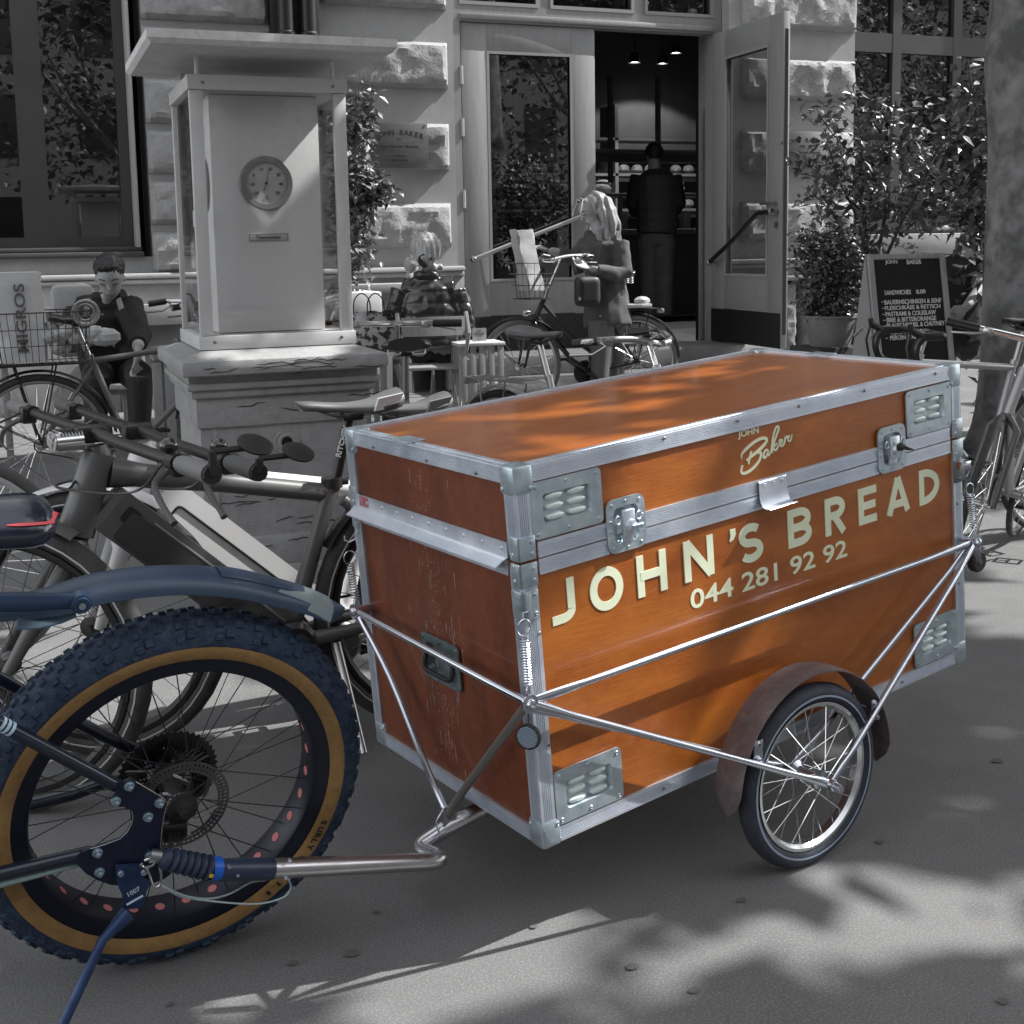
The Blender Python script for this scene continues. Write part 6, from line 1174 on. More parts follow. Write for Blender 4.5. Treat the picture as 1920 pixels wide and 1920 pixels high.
for s_ in (1, -1):
    mb = MB(); mb.tube(spline([M @ V(q) for q in ((0, s_ * .06, 0), (0, s_ * .19, 0), (.03, s_ * .205, .0), (.085, s_ * .21, -.005), (.11, s_ * .21, -.05), (.09, s_ * .21, -.115), (.03, s_ * .21, -.14), (-.04, s_ * .21, -.14))], 4), .0165, 10); K7.b(mb, 'taped_drop', g_black, hb7)
    mb = MB(); mb.tube([M @ V(q) for q in ((.085, s_ * .21, .0), (.13, s_ * .21, .025), (.135, s_ * .21, .05))], [.014, .015, .011], 8); mb.tube([M @ V(q) for q in ((.135, s_ * .21, .02), (.15, s_ * .215, -.04), (.135, s_ * .22, -.11))], .005, 6); K7.b(mb, 'brake_hood', g_black, hb7)
# ------------------------------------------------------------------ menu board
M0 = h(1697, 476, 6.95); bl, br = h(1624, 478, 6.85), h(1768, 476, 7.05); ux = (br - bl); Wb = ux.length; ux.z = 0; ux.normalize(); back = V((0, 0, 1)).cross(ux); Hb = bl.z - gz(6); tilt = .17
brd = thing('menu_board', V((bl.lerp(br, .5).x, bl.lerp(br, .5).y, gz(6))), 'wooden A-frame menu board with white letters listing sandwiches, beside the plane tree', 'sign'); BI2 = brd.matrix_world.inverted(); topc = V((0, 0, 0)) + bl.lerp(br, .5); topc.z = bl.z
palew = gm('pale_wood', .38, .6, v2=.30, sc=6, st=(8, 8, 1)); 
for s_, nm in ((-1, 'front'), (1, 'rear')):
    zz = (V((0, 0, 1)) * cos(tilt) - back * sin(tilt) * s_ * 1.0).normalized(); Mb = fr(topc - zz * (Hb / cos(tilt)) * 1.0, ux, zz, None); Hh = Hb / cos(tilt); w2 = Wb / 2
    spread = 1; mb = MB(); mb.box((-w2, 0, -.012), (-w2 + .035, Hh, .018), .003, Mb); mb.box((w2 - .035, 0, -.012), (w2, Hh, .018), .003, Mb); mb.box((-w2 + .035, Hh - .03, -.01), (w2 - .035, Hh, .016), .003, Mb); mb.box((-w2 + .035, .10, -.01), (w2 - .035, .13, .016), .003, Mb); fo = mb.build('board_frame', palew, brd, inv=BI2)
    mb = MB(); mb.box((-w2 + .033, .125, -.004), (w2 - .033, Hh - .028, .006), 0, Mb); mb.build('black_panel' if s_ < 0 else 'rear_panel', gm('board_black', .010, .85) if s_ < 0 else gm('rear_grey', .2, .6), brd, inv=BI2)
    if s_ < 0:
        nrm = 1 if Mb.to_3x3() @ V((0, 0, 1)) @ CF < 0 else -1; zt = .0075 if nrm > 0 else -.0055; tm_ = MB(); W_in = Wb - .07
        rows = [('JOHN', .18, .36, .985, .026), ('BAKER', .50, .72, .985, .026), ('SANDWICHES', .13, .52, .826, .026), ('8.00', .60, .74, .826, .024), ('-', .07, .1, .778, .004), ('BAUERNSCHINKEN & SENF', .115, .97, .776, .026), ('-', .07, .1, .746, .004), ('FLEISCHKÄSE & RETTICH', .115, .945, .748, .029), ('-', .07, .1, .714, .004), ('PASTRAMI & COLESLAW', .115, .87, .714, .026), ('-', .075, .105, .683, .004), ('BRIE & BITTERORANGE', .125, .865, .683, .026), ('-', .075, .105, .654, .004), ('BLAUSCHIMMEL & CHUTNEY', .12, .99, .654, .026), ('TOFU & HUMMUS', .16, .70, .617, .026), ('-', .085, .115, .589, .004), ('PEROIN & MANDELBUTTER', .15, .99, .589, .026)]
        for txt, a, b_, v, hh_ in rows: put_text(tm_, txt, Mb @ Matrix.Translation((-w2 + .035 + a * W_in, .125 + v * (Hh - .155) - hh_ / 2, zt)), 1, .02, ext=.001, fitw=(b_ - a) * W_in, fith=hh_)
        tm_.build('board_letters', gm('letter_white', .7, .5), brd, inv=BI2, smooth=0)
mb = MB()      # pale side cheeks with their diagonal strut
for sx in (-1, 1):
    z1 = (V((0, 0, 1)) * cos(tilt) + back * sin(tilt) * 1.0); z2 = (V((0, 0, 1)) * cos(tilt) - back * sin(tilt)); e = topc + ux * sx * (Wb / 2 + .002); a = e - z1 * Hb / cos(tilt) * .97; b_ = e - z2 * Hb / cos(tilt) * .97; t2 = ux * sx * .006
    mb.add([e, a, b_, e + t2, a + t2, b_ + t2], [(0, 1, 2), (3, 5, 4), (0, 3, 4, 1), (1, 4, 5, 2), (2, 5, 3, 0)])
ck = mb.build('side_cheek', gm('cheek_grey', .30, .6, v2=.27, sc=4), brd, inv=BI2); mb = MB()
e = topc - ux * (Wb / 2 + .01); a = e - z1 * Hb * .38; b_ = e - z2 * Hb * .38; m_ = e - V((0, 0, Hb * .33)); mb.tube([a, m_, b_], .010, 6); mb.build('strut', palew, ck, inv=BI2)
# ------------------------------------------------------------------ seats and tables
cw = gm('chair_wood', .24, .55, v2=.30, sc=8, st=(6, 6, 1)); cwl = gm('chair_rung', .5, .5)
cc = h(814, 640, 7.95); g0 = gz(8); dirx = V((1, -.12, 0)).normalized(); diry = V((0, 0, 1)).cross(dirx); chr_ = thing('folding_chair', V((cc.x, cc.y, g0)), 'wooden folding chair under the woman in the black quilted jacket', 'chair', rot=fr((0, 0, 0), dirx, diry).to_3x3())
def cb(mb, n, m, par=None): return mb.build(n, m, par or chr_)
zt = h(812, 590, 7.95).z - g0; wq = .225
for s_ in (-1, 1):
    mb = MB(); mb.tube([(s_ * wq, .06, zt + .01), (s_ * (wq + .005), .0, zt - .12), (s_ * (wq + .0), -.02 + .18, .46), (s_ * wq, .46, .0)], [.017] * 4, 6, flat=.8); cb(mb, 'leg', cw)
    mb = MB(); mb.tube([(s_ * (wq - .035), .36, .47), (s_ * (wq - .035), .12, .2), (s_ * (wq - .035), -.06, .0)], .014, 6); cb(mb, 'leg', cwl)
mb = MB(); vs = []
for k in range(9): x = -wq + .018 + k * (2 * wq - .036) / 8; dp = .022 * (1 - (x / wq) ** 2); vs += [V((x, .015 - dp, zt - .015)), V((x, .005 - dp, zt - .135)), V((x, .033 - dp, zt - .015)), V((x, .023 - dp, zt - .135))]
mb.add(vs, [q for k in range(8) for q in ((4 * k, 4 * k + 4, 4 * k + 5, 4 * k + 1), (4 * k + 2, 4 * k + 3, 4 * k + 7, 4 * k + 6), (4 * k, 4 * k + 2, 4 * k + 6, 4 * k + 4), (4 * k + 1, 4 * k + 5, 4 * k + 7, 4 * k + 3))] + [(0, 1, 3, 2), (32, 34, 35, 33)]); cb(mb, 'backrest', cw)
mb = MB()
for k in range(6): mb.box((-wq + .02, .10 + k * .058, .455), (wq - .02, .145 + k * .058, .475), .004)
cb(mb, 'seat', cw); mb = MB()
for z, y in ((.16, .33), (.16, .07), (.05, -.02)): mb.tube([(-wq + .03, y, z), (wq - .03, y, z)], .010, 6)
cb(mb, 'rungs', cwl)
# slatted crate used as a table
cp_ = h(895, 640, 8.25); ct = cp_.z - g0; crt = thing('slatted_crate', V((cp_.x, cp_.y, g0)), 'upright slatted wooden crate used as a table right of the folding chair', 'crate', rot=fr((0, 0, 0), V((1, -.1, 0)), V((.1, 1, 0))).to_3x3())
mb = MB()
for k in range(5): mb.box((-.145 + k * .0625, -.13, .0), (-.105 + k * .0625, -.118, ct - .022), .002); mb.box((-.145 + k * .0625, .118, .0), (-.105 + k * .0625, .13, ct - .022), .002)
for k in range(4): mb.box((-.157, -.12 + k * .065, .0), (-.146, -.085 + k * .065, ct - .022), .002)
mb.build('slats', cw, crt); mb = MB(); mb.box((-.165, -.14, ct - .021), (.155, .14, ct), .003); mb.build('crate_top', cwl, crt)
t = thing('table_card', cp_ + V((.015, .0, .002)), 'small printed card standing on the slatted crate', 'card'); mb = MB(); mb.box((-.048, 0, 0), (.05, .004, .085)); mb.build('card', gm('card_grey', .3, .6), t); mb = MB(); M = Matrix.Translation((-.04, -.001, 0)) @ Matrix.Rotation(pi / 2, 4, 'X')
for z, w_ in ((.066, .03), (.050, .075), (.038, .06)): put_text(mb, 'bitte abräumen' if w_ == .075 else ('bitte' if w_ == .03 else 'danke schön'), M @ Matrix.Translation((.04 - w_ / 2, z, 0)), 1, .02, ext=.0006, fitw=w_, fith=.008)
mb.lathe([(.010, 0), (.013, 0)], (0.0, -.002, .02), (0, -1, 0), 12); mb.build('card_print', gm('bag_print', 0), t, smooth=0)
# bench and white table with cloth behind the woman; bench at the wall behind the man
def table(nm, lab, x0, x1, ytop, d, dep=.6, m=None, th=.03, hgt=None, cloth=False, cat='table'):
    a, b_ = h(x0, ytop, d), h(x1, ytop, d); b_.y = a.y; z = (a.z if hgt is None else g0 + hgt); t = thing(nm, V((a.x + (b_.x - a.x) / 2, a.y + dep / 2, g0)), lab, cat); w_ = (b_.x - a.x) / 2; H = z - g0; mb = MB(); mb.box((-w_, -dep / 2, H - th), (w_, dep / 2, H), .004); mb.build('table_top' if cat == 'table' else 'seat', m, t)
    for sx in (-1, 1):
        for sy in (-1, 1): mb = MB(); mb.box((sx * (w_ - .05) - .018, sy * (dep / 2 - .05) - .018, 0), (sx * (w_ - .05) + .018, sy * (dep / 2 - .05) + .018, H - th), .003); mb.build('leg', cw, t)
    if cloth:
        c = MB(); c.box((-w_ - .006, -dep / 2 - .006, H - cloth), (w_ + .006, dep / 2 + .006, H + .004), .012); tag(c.build('tablecloth', gm('cloth_white', .62, .8, v2=.56, sc=3, bump=.3, bsc=8), None, M=Matrix.Translation(t.location)), 'white cloth hanging over the ' + ('table left of the woman in the quilted jacket' if d > 8.6 else 'low table'), 'tablecloth')
    return t
table('cafe_table', 'small cafe table under a white cloth beside the tote bag', 640, 722, 550, 8.9, .6, cw, cloth=.20)
table('wall_bench', 'long bench along the plinth with a pale cover, between the seated man and the cabinet', 250, 400, 572, 9.5, .42, gm('bench_cover', .34, .7, v2=.28, sc=4), th=.16, cat='bench')
table('wall_bench', 'pale bench along the plinth behind the woman in the quilted jacket', 640, 860, 535, 9.85, .3, gm('bench_cover', 0), th=.07, cat='bench')
table('stool', 'pale wooden stool at the left edge behind the wire basket', -40, 24, 676, 7.2, .4, cwl, cat='stool')
t = table('slat_table', 'narrow slatted table between the seated man and the pedestal', 288, 345, 668, 6.75, .5, cw)
mb = MB(); H = h(300, 668, 6.75).z - g0
for k in range(3): mb.box((-.09 + k * .065, -.262, .0), (-.04 + k * .065, -.252, H - .035), .003)
mb.build('slats', gm('slat_pale', .36, .6), t)
c = h(337, 628, 6.9); c.z = H + g0; mb = MB(); mb.lathe([(0, 0), (.026, 0), (.032, .075), (.034, .08), (.032, .082), (.029, .074), (.024, .006), (0, .006)], c, (0, 0, 1), 18); tag(mb.build('water_glass', glass_mat('tumbler', .8, .4), None), 'small drinking glass on the slatted table beside the pedestal', 'glass')
c = h(305, 655, 6.7); c.z = H + g0; mb = MB(); random.seed(2)
for k in range(8): a = random.uniform(0, 3); mb.tube([c + V((-.06, 0, .015 * k * .5)), c + V((0, random.uniform(-.04, .04), .02 + k * .006)), c + V((.06, random.uniform(-.04, .04), .01 + k * .007))], .010, 5, flat=.25)
tag(mb.build('crumpled_wrapper', gm('clear_wrap', 0), None), 'crumpled clear wrapper lying on the slatted table', 'wrapper')
# tote bag beside the woman
t = thing('tote_bag', h(703, 655, 8.3), 'patterned dark and pale tote bag on a stool left of the folding chair', 'bag'); mb = MB(); vs = []; n = 8
for j in range(n + 1):
    v = j / n; w_ = .15 * (1 - .15 * v) * (1 + .25 * sin(v * 3)); dd = .09 * (1 - .5 * v)
    for k in range(18): a = 2 * pi * k / 18; vs.append(V((cos(a) * w_ * (1 + .1 * sin(3 * a + j)), sin(a) * dd * (1 + .15 * sin(4 * a + j * 2)), v * .25 + .01 * sin(5 * a))))
mb.add(vs, [(j * 18 + k, j * 18 + (k + 1) % 18, (j + 1) * 18 + (k + 1) % 18, (j + 1) * 18 + k) for j in range(n) for k in range(18)] + [tuple(range(18))[::-1]]); mb.build('bag_body', gm('tote_pattern', .03, .6, v2=.40, sc=16, lo=.48, hi=.52, bump=.5, bsc=20), t, 50)
for y, dx in ((-.05, 0), (.04, -.07)): mb = MB(); mb.tube(spline([(-.06 + dx, y, .23), (-.05 + dx, y, .33), (.0 + dx, y, .375), (.05 + dx, y, .33), (.06 + dx, y, .23)], 5), .011, 6, flat=.4); mb.build('bag_handle', g_seatb, t)
table('stool', 'low dark stool under the patterned tote bag', 676, 742, 655, 8.2, .3, gm('stool_dark', .05, .6), cat='stool')
# ------------------------------------------------------------------ plants
leafm = gm('leaf_grey', .11, .42, v2=.20, sc=3, spec=.6); leafd = gm('leaf_dark', .065, .40, v2=.15, sc=3, spec=.6); barkg = gm('twig', .06, .8)
def leafat(mb, c, L, w, a, b_, g_=.25):
    """one folded leaf"""
    d = V((cos(a) * cos(b_), sin(a) * cos(b_), sin(b_))); s_ = d.cross(V((0, 0, 1))); s_ = s_.normalized() if s_.length > .01 else V((1, 0, 0)); u = s_.cross(d); tw = random.uniform(-.9, .9); s2 = s_ * cos(tw) + u * sin(tw); u2 = s2.cross(d)
    mb.add([c, c + d * L * .45 + s2 * w + u2 * w * g_, c + d * L - u2 * w * .3, c + d * L * .45 - s2 * w + u2 * w * g_, c + d * L * .5], [(0, 4, 1), (1, 4, 2), (0, 3, 4), (3, 2, 4)])
def shrub(nm, lab, base, stems, nl, L, m, cat='plant', trunk=None, droop=.3, grp=None, spread=.06, par=None):
    """stems: list of point lists; leaves cluster along side twigs"""
    t = par or thing(nm, base, lab, cat, grp); I = t.matrix_world.inverted(); tw = MB(); lf = MB()
    for P, r, wv, dens in stems:
        S = spline(P, 5); tw.tube(S, [r * (1 - .75 * i / len(S)) for i in range(len(S))], 6)
        for k in range(int(nl * dens)):
            i = random.uniform(.0, 1) ** .8 * (len(S) - 2); q = S[int(i)].lerp(S[int(i) + 1], i % 1); wq_ = wv(i / len(S)) if callable(wv) else wv; a = random.uniform(0, 2 * pi); e = V((cos(a), sin(a), random.uniform(-.4, .75))) * wq_ * random.uniform(.15, 1) ** .7; c = q + e
            if k % 6 == 0: tw.tube([q, q + e * .6 + V((0, 0, .02)), c], .0022, 3, cap=False)
            for z in range(3): leafat(lf, c + V([random.gauss(0, spread * .55) for _ in range(3)]), L * random.uniform(.6, 1.2), L * .24 * random.uniform(.8, 1.2), random.uniform(0, 6.28), random.uniform(-1.1, .5))
    tw.build('stems', barkg, t, inv=I); lf.build('foliage', m, t, 0, inv=I); return t
random.seed(17)
wl = 9.95
def S(pts, d): return [h(x, y, d) for x, y in pts]
b0 = h(665, 760, 9.2); b0.z = gz(9)
shrub('climbing_shrub', 'leafy shrub climbing the pier wall behind the weather cabinet', b0, [([b0] + S([(655, 560), (660, 420), (668, 330)], 9.2), .012, .16, 1.2), (S([(660, 460), (672, 370), (690, 345)], 9.2), .008, .16, .8), (S([(660, 400), (664, 260), (668, 160)], 9.25), .01, .17, 1.4), (S([(662, 330), (700, 350), (722, 370)], 9.15), .006, .10, .5), (S([(650, 560), (665, 490), (690, 475)], 9.1), .005, .09, .2)], 190, .085, leafm, droop=.2)
random.seed(18)
c0 = h(556, 100, 9.2); shrub('vine_tuft', 'small leafy tuft showing above the cabinet roof by the rain pipes', h(556, 100, 9.2), [(S([(545, 130), (535, 95), (512, 78)], 9.2), .004, .05, .10), (S([(560, 130), (562, 95), (558, 70)], 9.2), .004, .06, .16), (S([(575, 130), (580, 95), (590, 80)], 9.2), .004, .05, .12)], 90, .06, leafm)
def pot(nm, lab, c, r, hh_, m, rim=True):
    t = thing(nm, c, lab, 'plant pot'); mb = MB(); mb.lathe([(0, 0), (r * .78, 0), (r * .95, hh_ * .6), (r, hh_ * .92), (r * 1.05, hh_ * .93), (r * 1.05, hh_), (r * .94, hh_), (r * .93, hh_ * .9), (0, hh_ * .88)], (0, 0, 0), (0, 0, 1), 28); mb.build('pot_body', m, t); return t
random.seed(19); d1 = 8.15; pc_ = h(1556, 640, d1); pc_.z = h(1556, 648, d1).z
pot('stone_pot', 'shallow grey stone pot holding the small dense ficus bush', pc_, .165, .20, gm('pot_stone', .16, .85, v2=.22, sc=7)); pb = pc_ + V((0, 0, .17))
sb = thing('planter_box', V((pc_.x, pc_.y, gz(8))), 'dark block under the shallow stone pot', 'plinth'); mb = MB(); mb.box((-.2, -.17, 0), (.2, .17, pc_.z - gz(8)), .01); mb.build('block', gm('dark_block', .04, .8), sb)
shrub('ficus_bush', 'small dense ficus bush growing in the shallow stone pot', pb, [([pb] + S([(1552, 540), (1556, 480), (1550, 430)], d1), .012, .17, 1.1), ([pb] + S([(1540, 560), (1525, 500), (1520, 450)], d1), .01, .14, .9), ([pb] + S([(1570, 560), (1585, 510), (1590, 460)], d1), .01, .14, .9)], 210, .062, leafd)
d2 = 8.5; p2c = h(1630, 640, d2); p2c.z = gz(8); hp = h(1600, 518, d2).z - p2c.z
pot('tall_pot', 'tall grey planter behind the menu board holding the big loose shrub', p2c, .23, hp, gm('pot_dark', .12, .8, v2=.15, sc=5)); pb = p2c + V((0, 0, hp * .9))
random.seed(20)
shrub('potted_tree', 'large loose leafy tree in the tall planter behind the menu board', pb, [([pb] + S([(1620, 400), (1615, 260), (1600, 165)], d2), .018, .32, 1.0), ([pb] + S([(1610, 420), (1570, 330), (1545, 240)], d2), .012, .26, .8), ([pb] + S([(1660, 400), (1670, 280), (1680, 190)], d2), .016, .30, 1.1), ([pb] + S([(1690, 420), (1740, 320), (1760, 230)], d2), .014, .30, 1.1), (S([(1620, 400), (1540, 330), (1500, 300)], d2), .008, .15, .35), (S([(1640, 330), (1560, 250), (1530, 200)], d2), .007, .14, .3), (S([(1700, 350), (1790, 330), (1830, 300)], d2), .01, .25, .8), (S([(1600, 480), (1560, 400), (1520, 360)], d2), .008, .18, .5), (S([(1700, 430), (1740, 400), (1790, 395)], d2), .008, .16, .5)], 95, .085, leafd, spread=.095)
random.seed(22); d3 = 7.9; o3 = h(1850, 640, d3); o3.z = gz(7.5)
shrub('tall_shrub', 'darker upright shrub with pointed leaves against the left side of the plane tree', o3, [([o3] + S([(1845, 420), (1835, 260), (1815, 110)], d3), .015, .20, 1.2), (S([(1845, 380), (1820, 300), (1800, 250)], d3), .01, .16, .6), (S([(1840, 460), (1815, 420), (1800, 400)], d3), .008, .12, .35)], 130, .105, leafd, spread=.08)
# ------------------------------------------------------------------ plane tree at the right
bark = mat('plane_bark', .20, .85, c2=.12, sc=5, det=6, bump=.25, bsc=40, lo=.45, hi=.55, c3=.36, sc3=7, f3=.75)
TC = V((5.56, 5.66, gz(5.6))); tree = thing('plane_tree', TC, 'thick plane tree with flaking patchy bark at the right edge', 'tree'); mb = MB(); vs = []; n = 40; K = 36; HT_ = 5.2
for j in range(n + 1):
    z = HT_ * (j / n) ** 1.25; r = .305 + .16 * math.exp(-z / .16) - .012 * z + (.03 * math.exp(-((z - 2.3) / .25) ** 2))
    for k in range(K):
        a = 2 * pi * k / K; rr = r * (1 + .045 * mnoise.noise(V((cos(a) * 1.4, sin(a) * 1.4, z * .8))) + .02 * mnoise.noise(V((cos(a) * 5, sin(a) * 5, z * 4))) + (.12 * math.exp(-z / .15) * sin(a * 5))); vs.append(V((cos(a) * rr - .02 * z, sin(a) * rr, z - .02)))
mb.add(vs, [(j * K + k, j * K + (k + 1) % K, (j + 1) * K + (k + 1) % K, (j + 1) * K + k) for j in range(n) for k in range(K)]); mb.ball((-.16, -.13, 2.25), .07, 10, (1, 1, 1.3)); mb.build('trunk', bark, tree, 60)
mb = MB(); top = V((-.1, 0, 5.0)); random.seed(8); BR = []
for k in range(9):
    a = 2 * pi * k / 9 + .3; e = V((cos(a) * 3.6, sin(a) * 3.2, 6.3 + (k % 3) * .8)); P = [top, top + V((cos(a) * .8, sin(a) * .8, .7)), e * .6 + V((0, 0, 2.2)), e]; mb.tube(spline(P, 4), [.13 - .009 * i for i in range(13)], 8); BR.append(e)
mb.build('limbs', bark, tree)
# ------------------------------------------------------------------ people: one remeshed body each, clothes and hair as children
def remesh(mb, name, m, parent, inv, vox=.010, it=3, disp=None):
    me = D.meshes.new('tmp'); me.from_pydata(mb.v, [], mb.f); o = D.objects.new('tmp', me); COL.objects.link(o)
    q = o.modifiers.new('r', 'REMESH'); q.mode = 'VOXEL'; q.voxel_size = vox; q.use_smooth_shade = True; s_ = o.modifiers.new('s', 'SMOOTH'); s_.factor = .5; s_.iterations = it
    dg = bpy.context.evaluated_depsgraph_get(); dg.update(); r = D.meshes.new_from_object(o.evaluated_get(dg)); D.objects.remove(o); D.meshes.remove(me)
    if disp:
        for v in r.vertices: v.co += v.normal * disp(v.co)
    r.materials.clear(); r.materials.append(m); r.transform(inv); r.polygons.foreach_set('use_smooth', [True] * len(r.polygons)); r.name = name
    o = D.objects.new(name, r); COL.objects.link(o); o.parent = parent; return o
skin = gm('skin_grey', .36, .5, v2=.33, sc=6); 
def hand(mb, w, dirv, pn, s=1., curl=.5, th=1):
    """w wrist, dirv towards the fingers, pn palm normal, th=side of the thumb"""
    d = V(dirv).normalized(); n = V(pn); n = (n - d * n.dot(d)).normalized(); x = d.cross(n) * th; w = V(w); mb.tube([w - d * .02 * s, w + d * .02 * s, w + d * .055 * s, w + d * .085 * s], [.024 * s, .028 * s, .036 * s, .036 * s], 10, flat=.45, up=n)
    for i, L in enumerate((.068, .078, .072, .056)):
        b_ = w + d * .085 * s + x * (.028 - .0187 * i) * s; P = [b_ - d * .02 * s]; a = 0; q = b_
        for sg, k in ((.45, .35), (.32, .8), (.23, 1.1)): a = curl * k * 1.0; q = q + (d * cos(a) + n * sin(a)) * L * sg * s * 1.0; P.append(q)
        mb.tube(P, [.0095 * s, .009 * s, .0085 * s, .0075 * s], 7)
    b_ = w + d * .025 * s + x * .024 * s; mb.tube([b_, b_ + (x * .8 + d * .6) * .035 * s, b_ + (x * .7 + d * 1.25) * .045 * s + n * .012 * s, b_ + (x * .5 + d * 1.7) * .05 * s + n * .025 * s], [.013 * s, .011 * s, .0095 * s, .008 * s], 8)
def head(mb, c, f, up, s=1.):
    """c head centre, f the way the face looks"""
    f = V(f).normalized(); up = V(up); up = (up - f * up.dot(f)).normalized(); x = f.cross(up); M = fr(c, x, f, up)
    mb.ball(c + up * .022 * s, .092 * s, 16, (.82, 1.02, 1.), M.to_3x3()); mb.ball(c + f * .022 * s - up * .040 * s, .068 * s, 14, (.86, .88, 1.05), M.to_3x3()); mb.ball(c + f * .050 * s - up * .088 * s, .027 * s, 10, (1.1, .8, .7), M.to_3x3())
    mb.tube([c + f * .086 * s + up * .018 * s, c + f * .102 * s - up * .018 * s, c + f * .100 * s - up * .026 * s], [.007 * s, .0125 * s, .010 * s], 8); mb.ball(c + f * .080 * s - up * .055 * s, .016 * s, 8, (1.5, .6, .5), M.to_3x3())
    for q in (1, -1): mb.ball(c + x * .078 * s * q - f * .008 * s - up * .012 * s, .022 * s, 8, (.35, .7, 1.2), M.to_3x3())
    return M
def face(M, t, I, s=1., closed=True):
    mb = MB()
    for q in (1, -1):
        mb.tube([M @ V((q * .018 * s, .088 * s, .034 * s)), M @ V((q * .034 * s, .087 * s, .040 * s)), M @ V((q * .052 * s, .074 * s, .034 * s))], .0032 * s, 5); mb.tube([M @ V((q * .018 * s, .086 * s, .010 * s)), M @ V((q * .032 * s, .086 * s, .007 * s)), M @ V((q * .046 * s, .076 * s, .010 * s))], .0028 * s, 5)
    mb.build('brows_and_lashes', gm('brow', .03, .7), t, inv=I); mb = MB(); mb.tube([M @ V((-.02 * s, .086 * s, -.055 * s)), M @ V((0, .094 * s, -.054 * s)), M @ V((.02 * s, .086 * s, -.055 * s))], .0038 * s, 6); mb.build('lips', gm('lips', .17, .5), t, inv=I)
def person(lab, base): t = thing('person', base, lab, 'person'); return t, t.matrix_world.inverted()
def T(mb, d, pts, r, **k): mb.tube([h(p[0], p[1], d + (p[2] if len(p) > 2 else 0)) for p in pts], r, 12, **k)
def _p(c, am, per): return lambda co: am * abs(sin(pi * (co.z - c) / per)) ** .6 - am * .5
L_ = CR.copy(); L_.z = 0; L_.normalize(); FW = V((CF.x, CF.y, 0)).normalized(); UP = V((0, 0, 1))
# standing woman with long fair hair
d = 9.3; t, I = person('standing woman in a grey coat with long wavy fair hair and sunglasses on her head', gd(h(1130, 800, d)))
b = MB(); hc = h(1110, 397, d); fw = (-L_ * .85 - FW * .35 - UP * .45).normalized(); Mh = head(b, hc, fw, UP * .9 - L_ * .35, 1.02); T(b, d, [(1128, 445), (1118, 418)], [.06, .052]); T(b, d, [(1130, 450), (1134, 520), (1138, 590)], [.13, .12, .14], flat=.6, up=FW)
T(b, d, [(1160, 462, -.05), (1168, 512, -.1), (1115, 505, -.22), (1108, 504, -.22)], [.05, .045, .032, .028]); T(b, d, [(1100, 462, .08), (1072, 482, .02), (1040, 472, -.04), (1032, 470, -.05)], [.05, .045, .032, .028])
T(b, d, [(1128, 590, -.05), (1125, 690, -.02), (1122, 780, 0)], [.085, .06, .045]); T(b, d, [(1146, 590, .06), (1150, 690, .08), (1150, 782, .1)], [.085, .06, .045])
for x, q in ((1122, 0), (1150, .1)): f0 = gd(h(x, 790, d + q)) + V((0, 0, .05)); b.tube([f0 + UP * .05, f0, f0 - L_ * .12 - UP * .02], [.045, .045, .035], 10)
hand(b, h(1106, 503, d - .22), h(1085, 497, d - .24) - h(1106, 503, d - .22), UP * .6 + FW * -.4, 1.05, .9, 1); hand(b, h(1030, 470, d - .05), h(1008, 462, d - .05) - h(1030, 470, d - .05), -UP, 1.05, .55, 1); remesh(b, 'body', skin, t, I, .008, 3); face(Mh, t, I, 1.02)
b = MB(); T(b, d, [(1124, 440), (1130, 462), (1134, 520), (1138, 575), (1140, 612)], [.085, .165, .15, .175, .19], flat=.78, up=FW); T(b, d, [(1098, 450, .05), (1162, 450, -.05)], [.07, .07]); T(b, d, [(1162, 455, -.05), (1170, 512, -.10), (1150, 514, -.16), (1117, 506, -.22)], [.075, .066, .058, .048]); T(b, d, [(1100, 458, .06), (1075, 484, .02), (1046, 474, -.03)], [.072, .064, .048])
remesh(b, 'coat', gm('coat_grey', .065, .85, v2=.09, sc=20, bump=.3, bsc=60), t, I, .010, 3, lambda co: .007 * mnoise.noise(co * 14))
b = MB(); b.ball(hc + UP * .036 - fw * .040, .100, 16, (.90, 1, 1)); random.seed(6)
for q in range(15):
    u = q / 14; x0 = 1121 + 15 * u; dd = -.07 + .14 * ((q * 5) % 15) / 14; w1 = random.uniform(-4, 4); x2 = 1126 + 36 * u + w1; y2 = random.uniform(452, 474)
    T(b, d, [(x0, 372, dd * .5), (x0 + 7 + 6 * u, 395, dd * .9), (x0 + 11 + 9 * u + w1, 420, dd), (x2 - 5, 440, dd * 1.1), (x2, y2, dd * 1.05), (x2 - 5, y2 + 9, dd)], [.030, .033, .030, .026, .022, .006])
for q in range(4): T(b, d, [(1112, 395, .085), (1106 - q, 420, .09), (1103 + q * 2, 440, .05), (1099 + q, 458, .02)], [.018, .02, .018, .006])
def carve(co): return .004 * sin(co.x * 110 + co.z * 9 + 3 * mnoise.noise(co * 6)) + .003 * sin(co.z * 34 + co.x * 20)
for v in range(1): pass
hr = remesh(b, 'hair', gm('fair_hair', .34, .45, v2=.18, sc=7, st=(6, 6, .5), lo=.4, hi=.6), t, I, .009, 1, carve)
b = MB(); T(b, d, [(1128, 600, -.05), (1125, 690, -.02), (1122, 775, 0)], [.105, .08, .055]); T(b, d, [(1146, 600, .06), (1150, 690, .08), (1150, 778, .1)], [.105, .08, .055]); remesh(b, 'trousers', gm('jeans_grey', .10, .85, v2=.13, sc=10), t, I, .012, 3)
mb = MB(); Ms = fr(Mh @ V((0, .045, .108)), Mh.to_3x3() @ V((1, 0, 0)), Mh.to_3x3() @ V((0, .45, .9)))
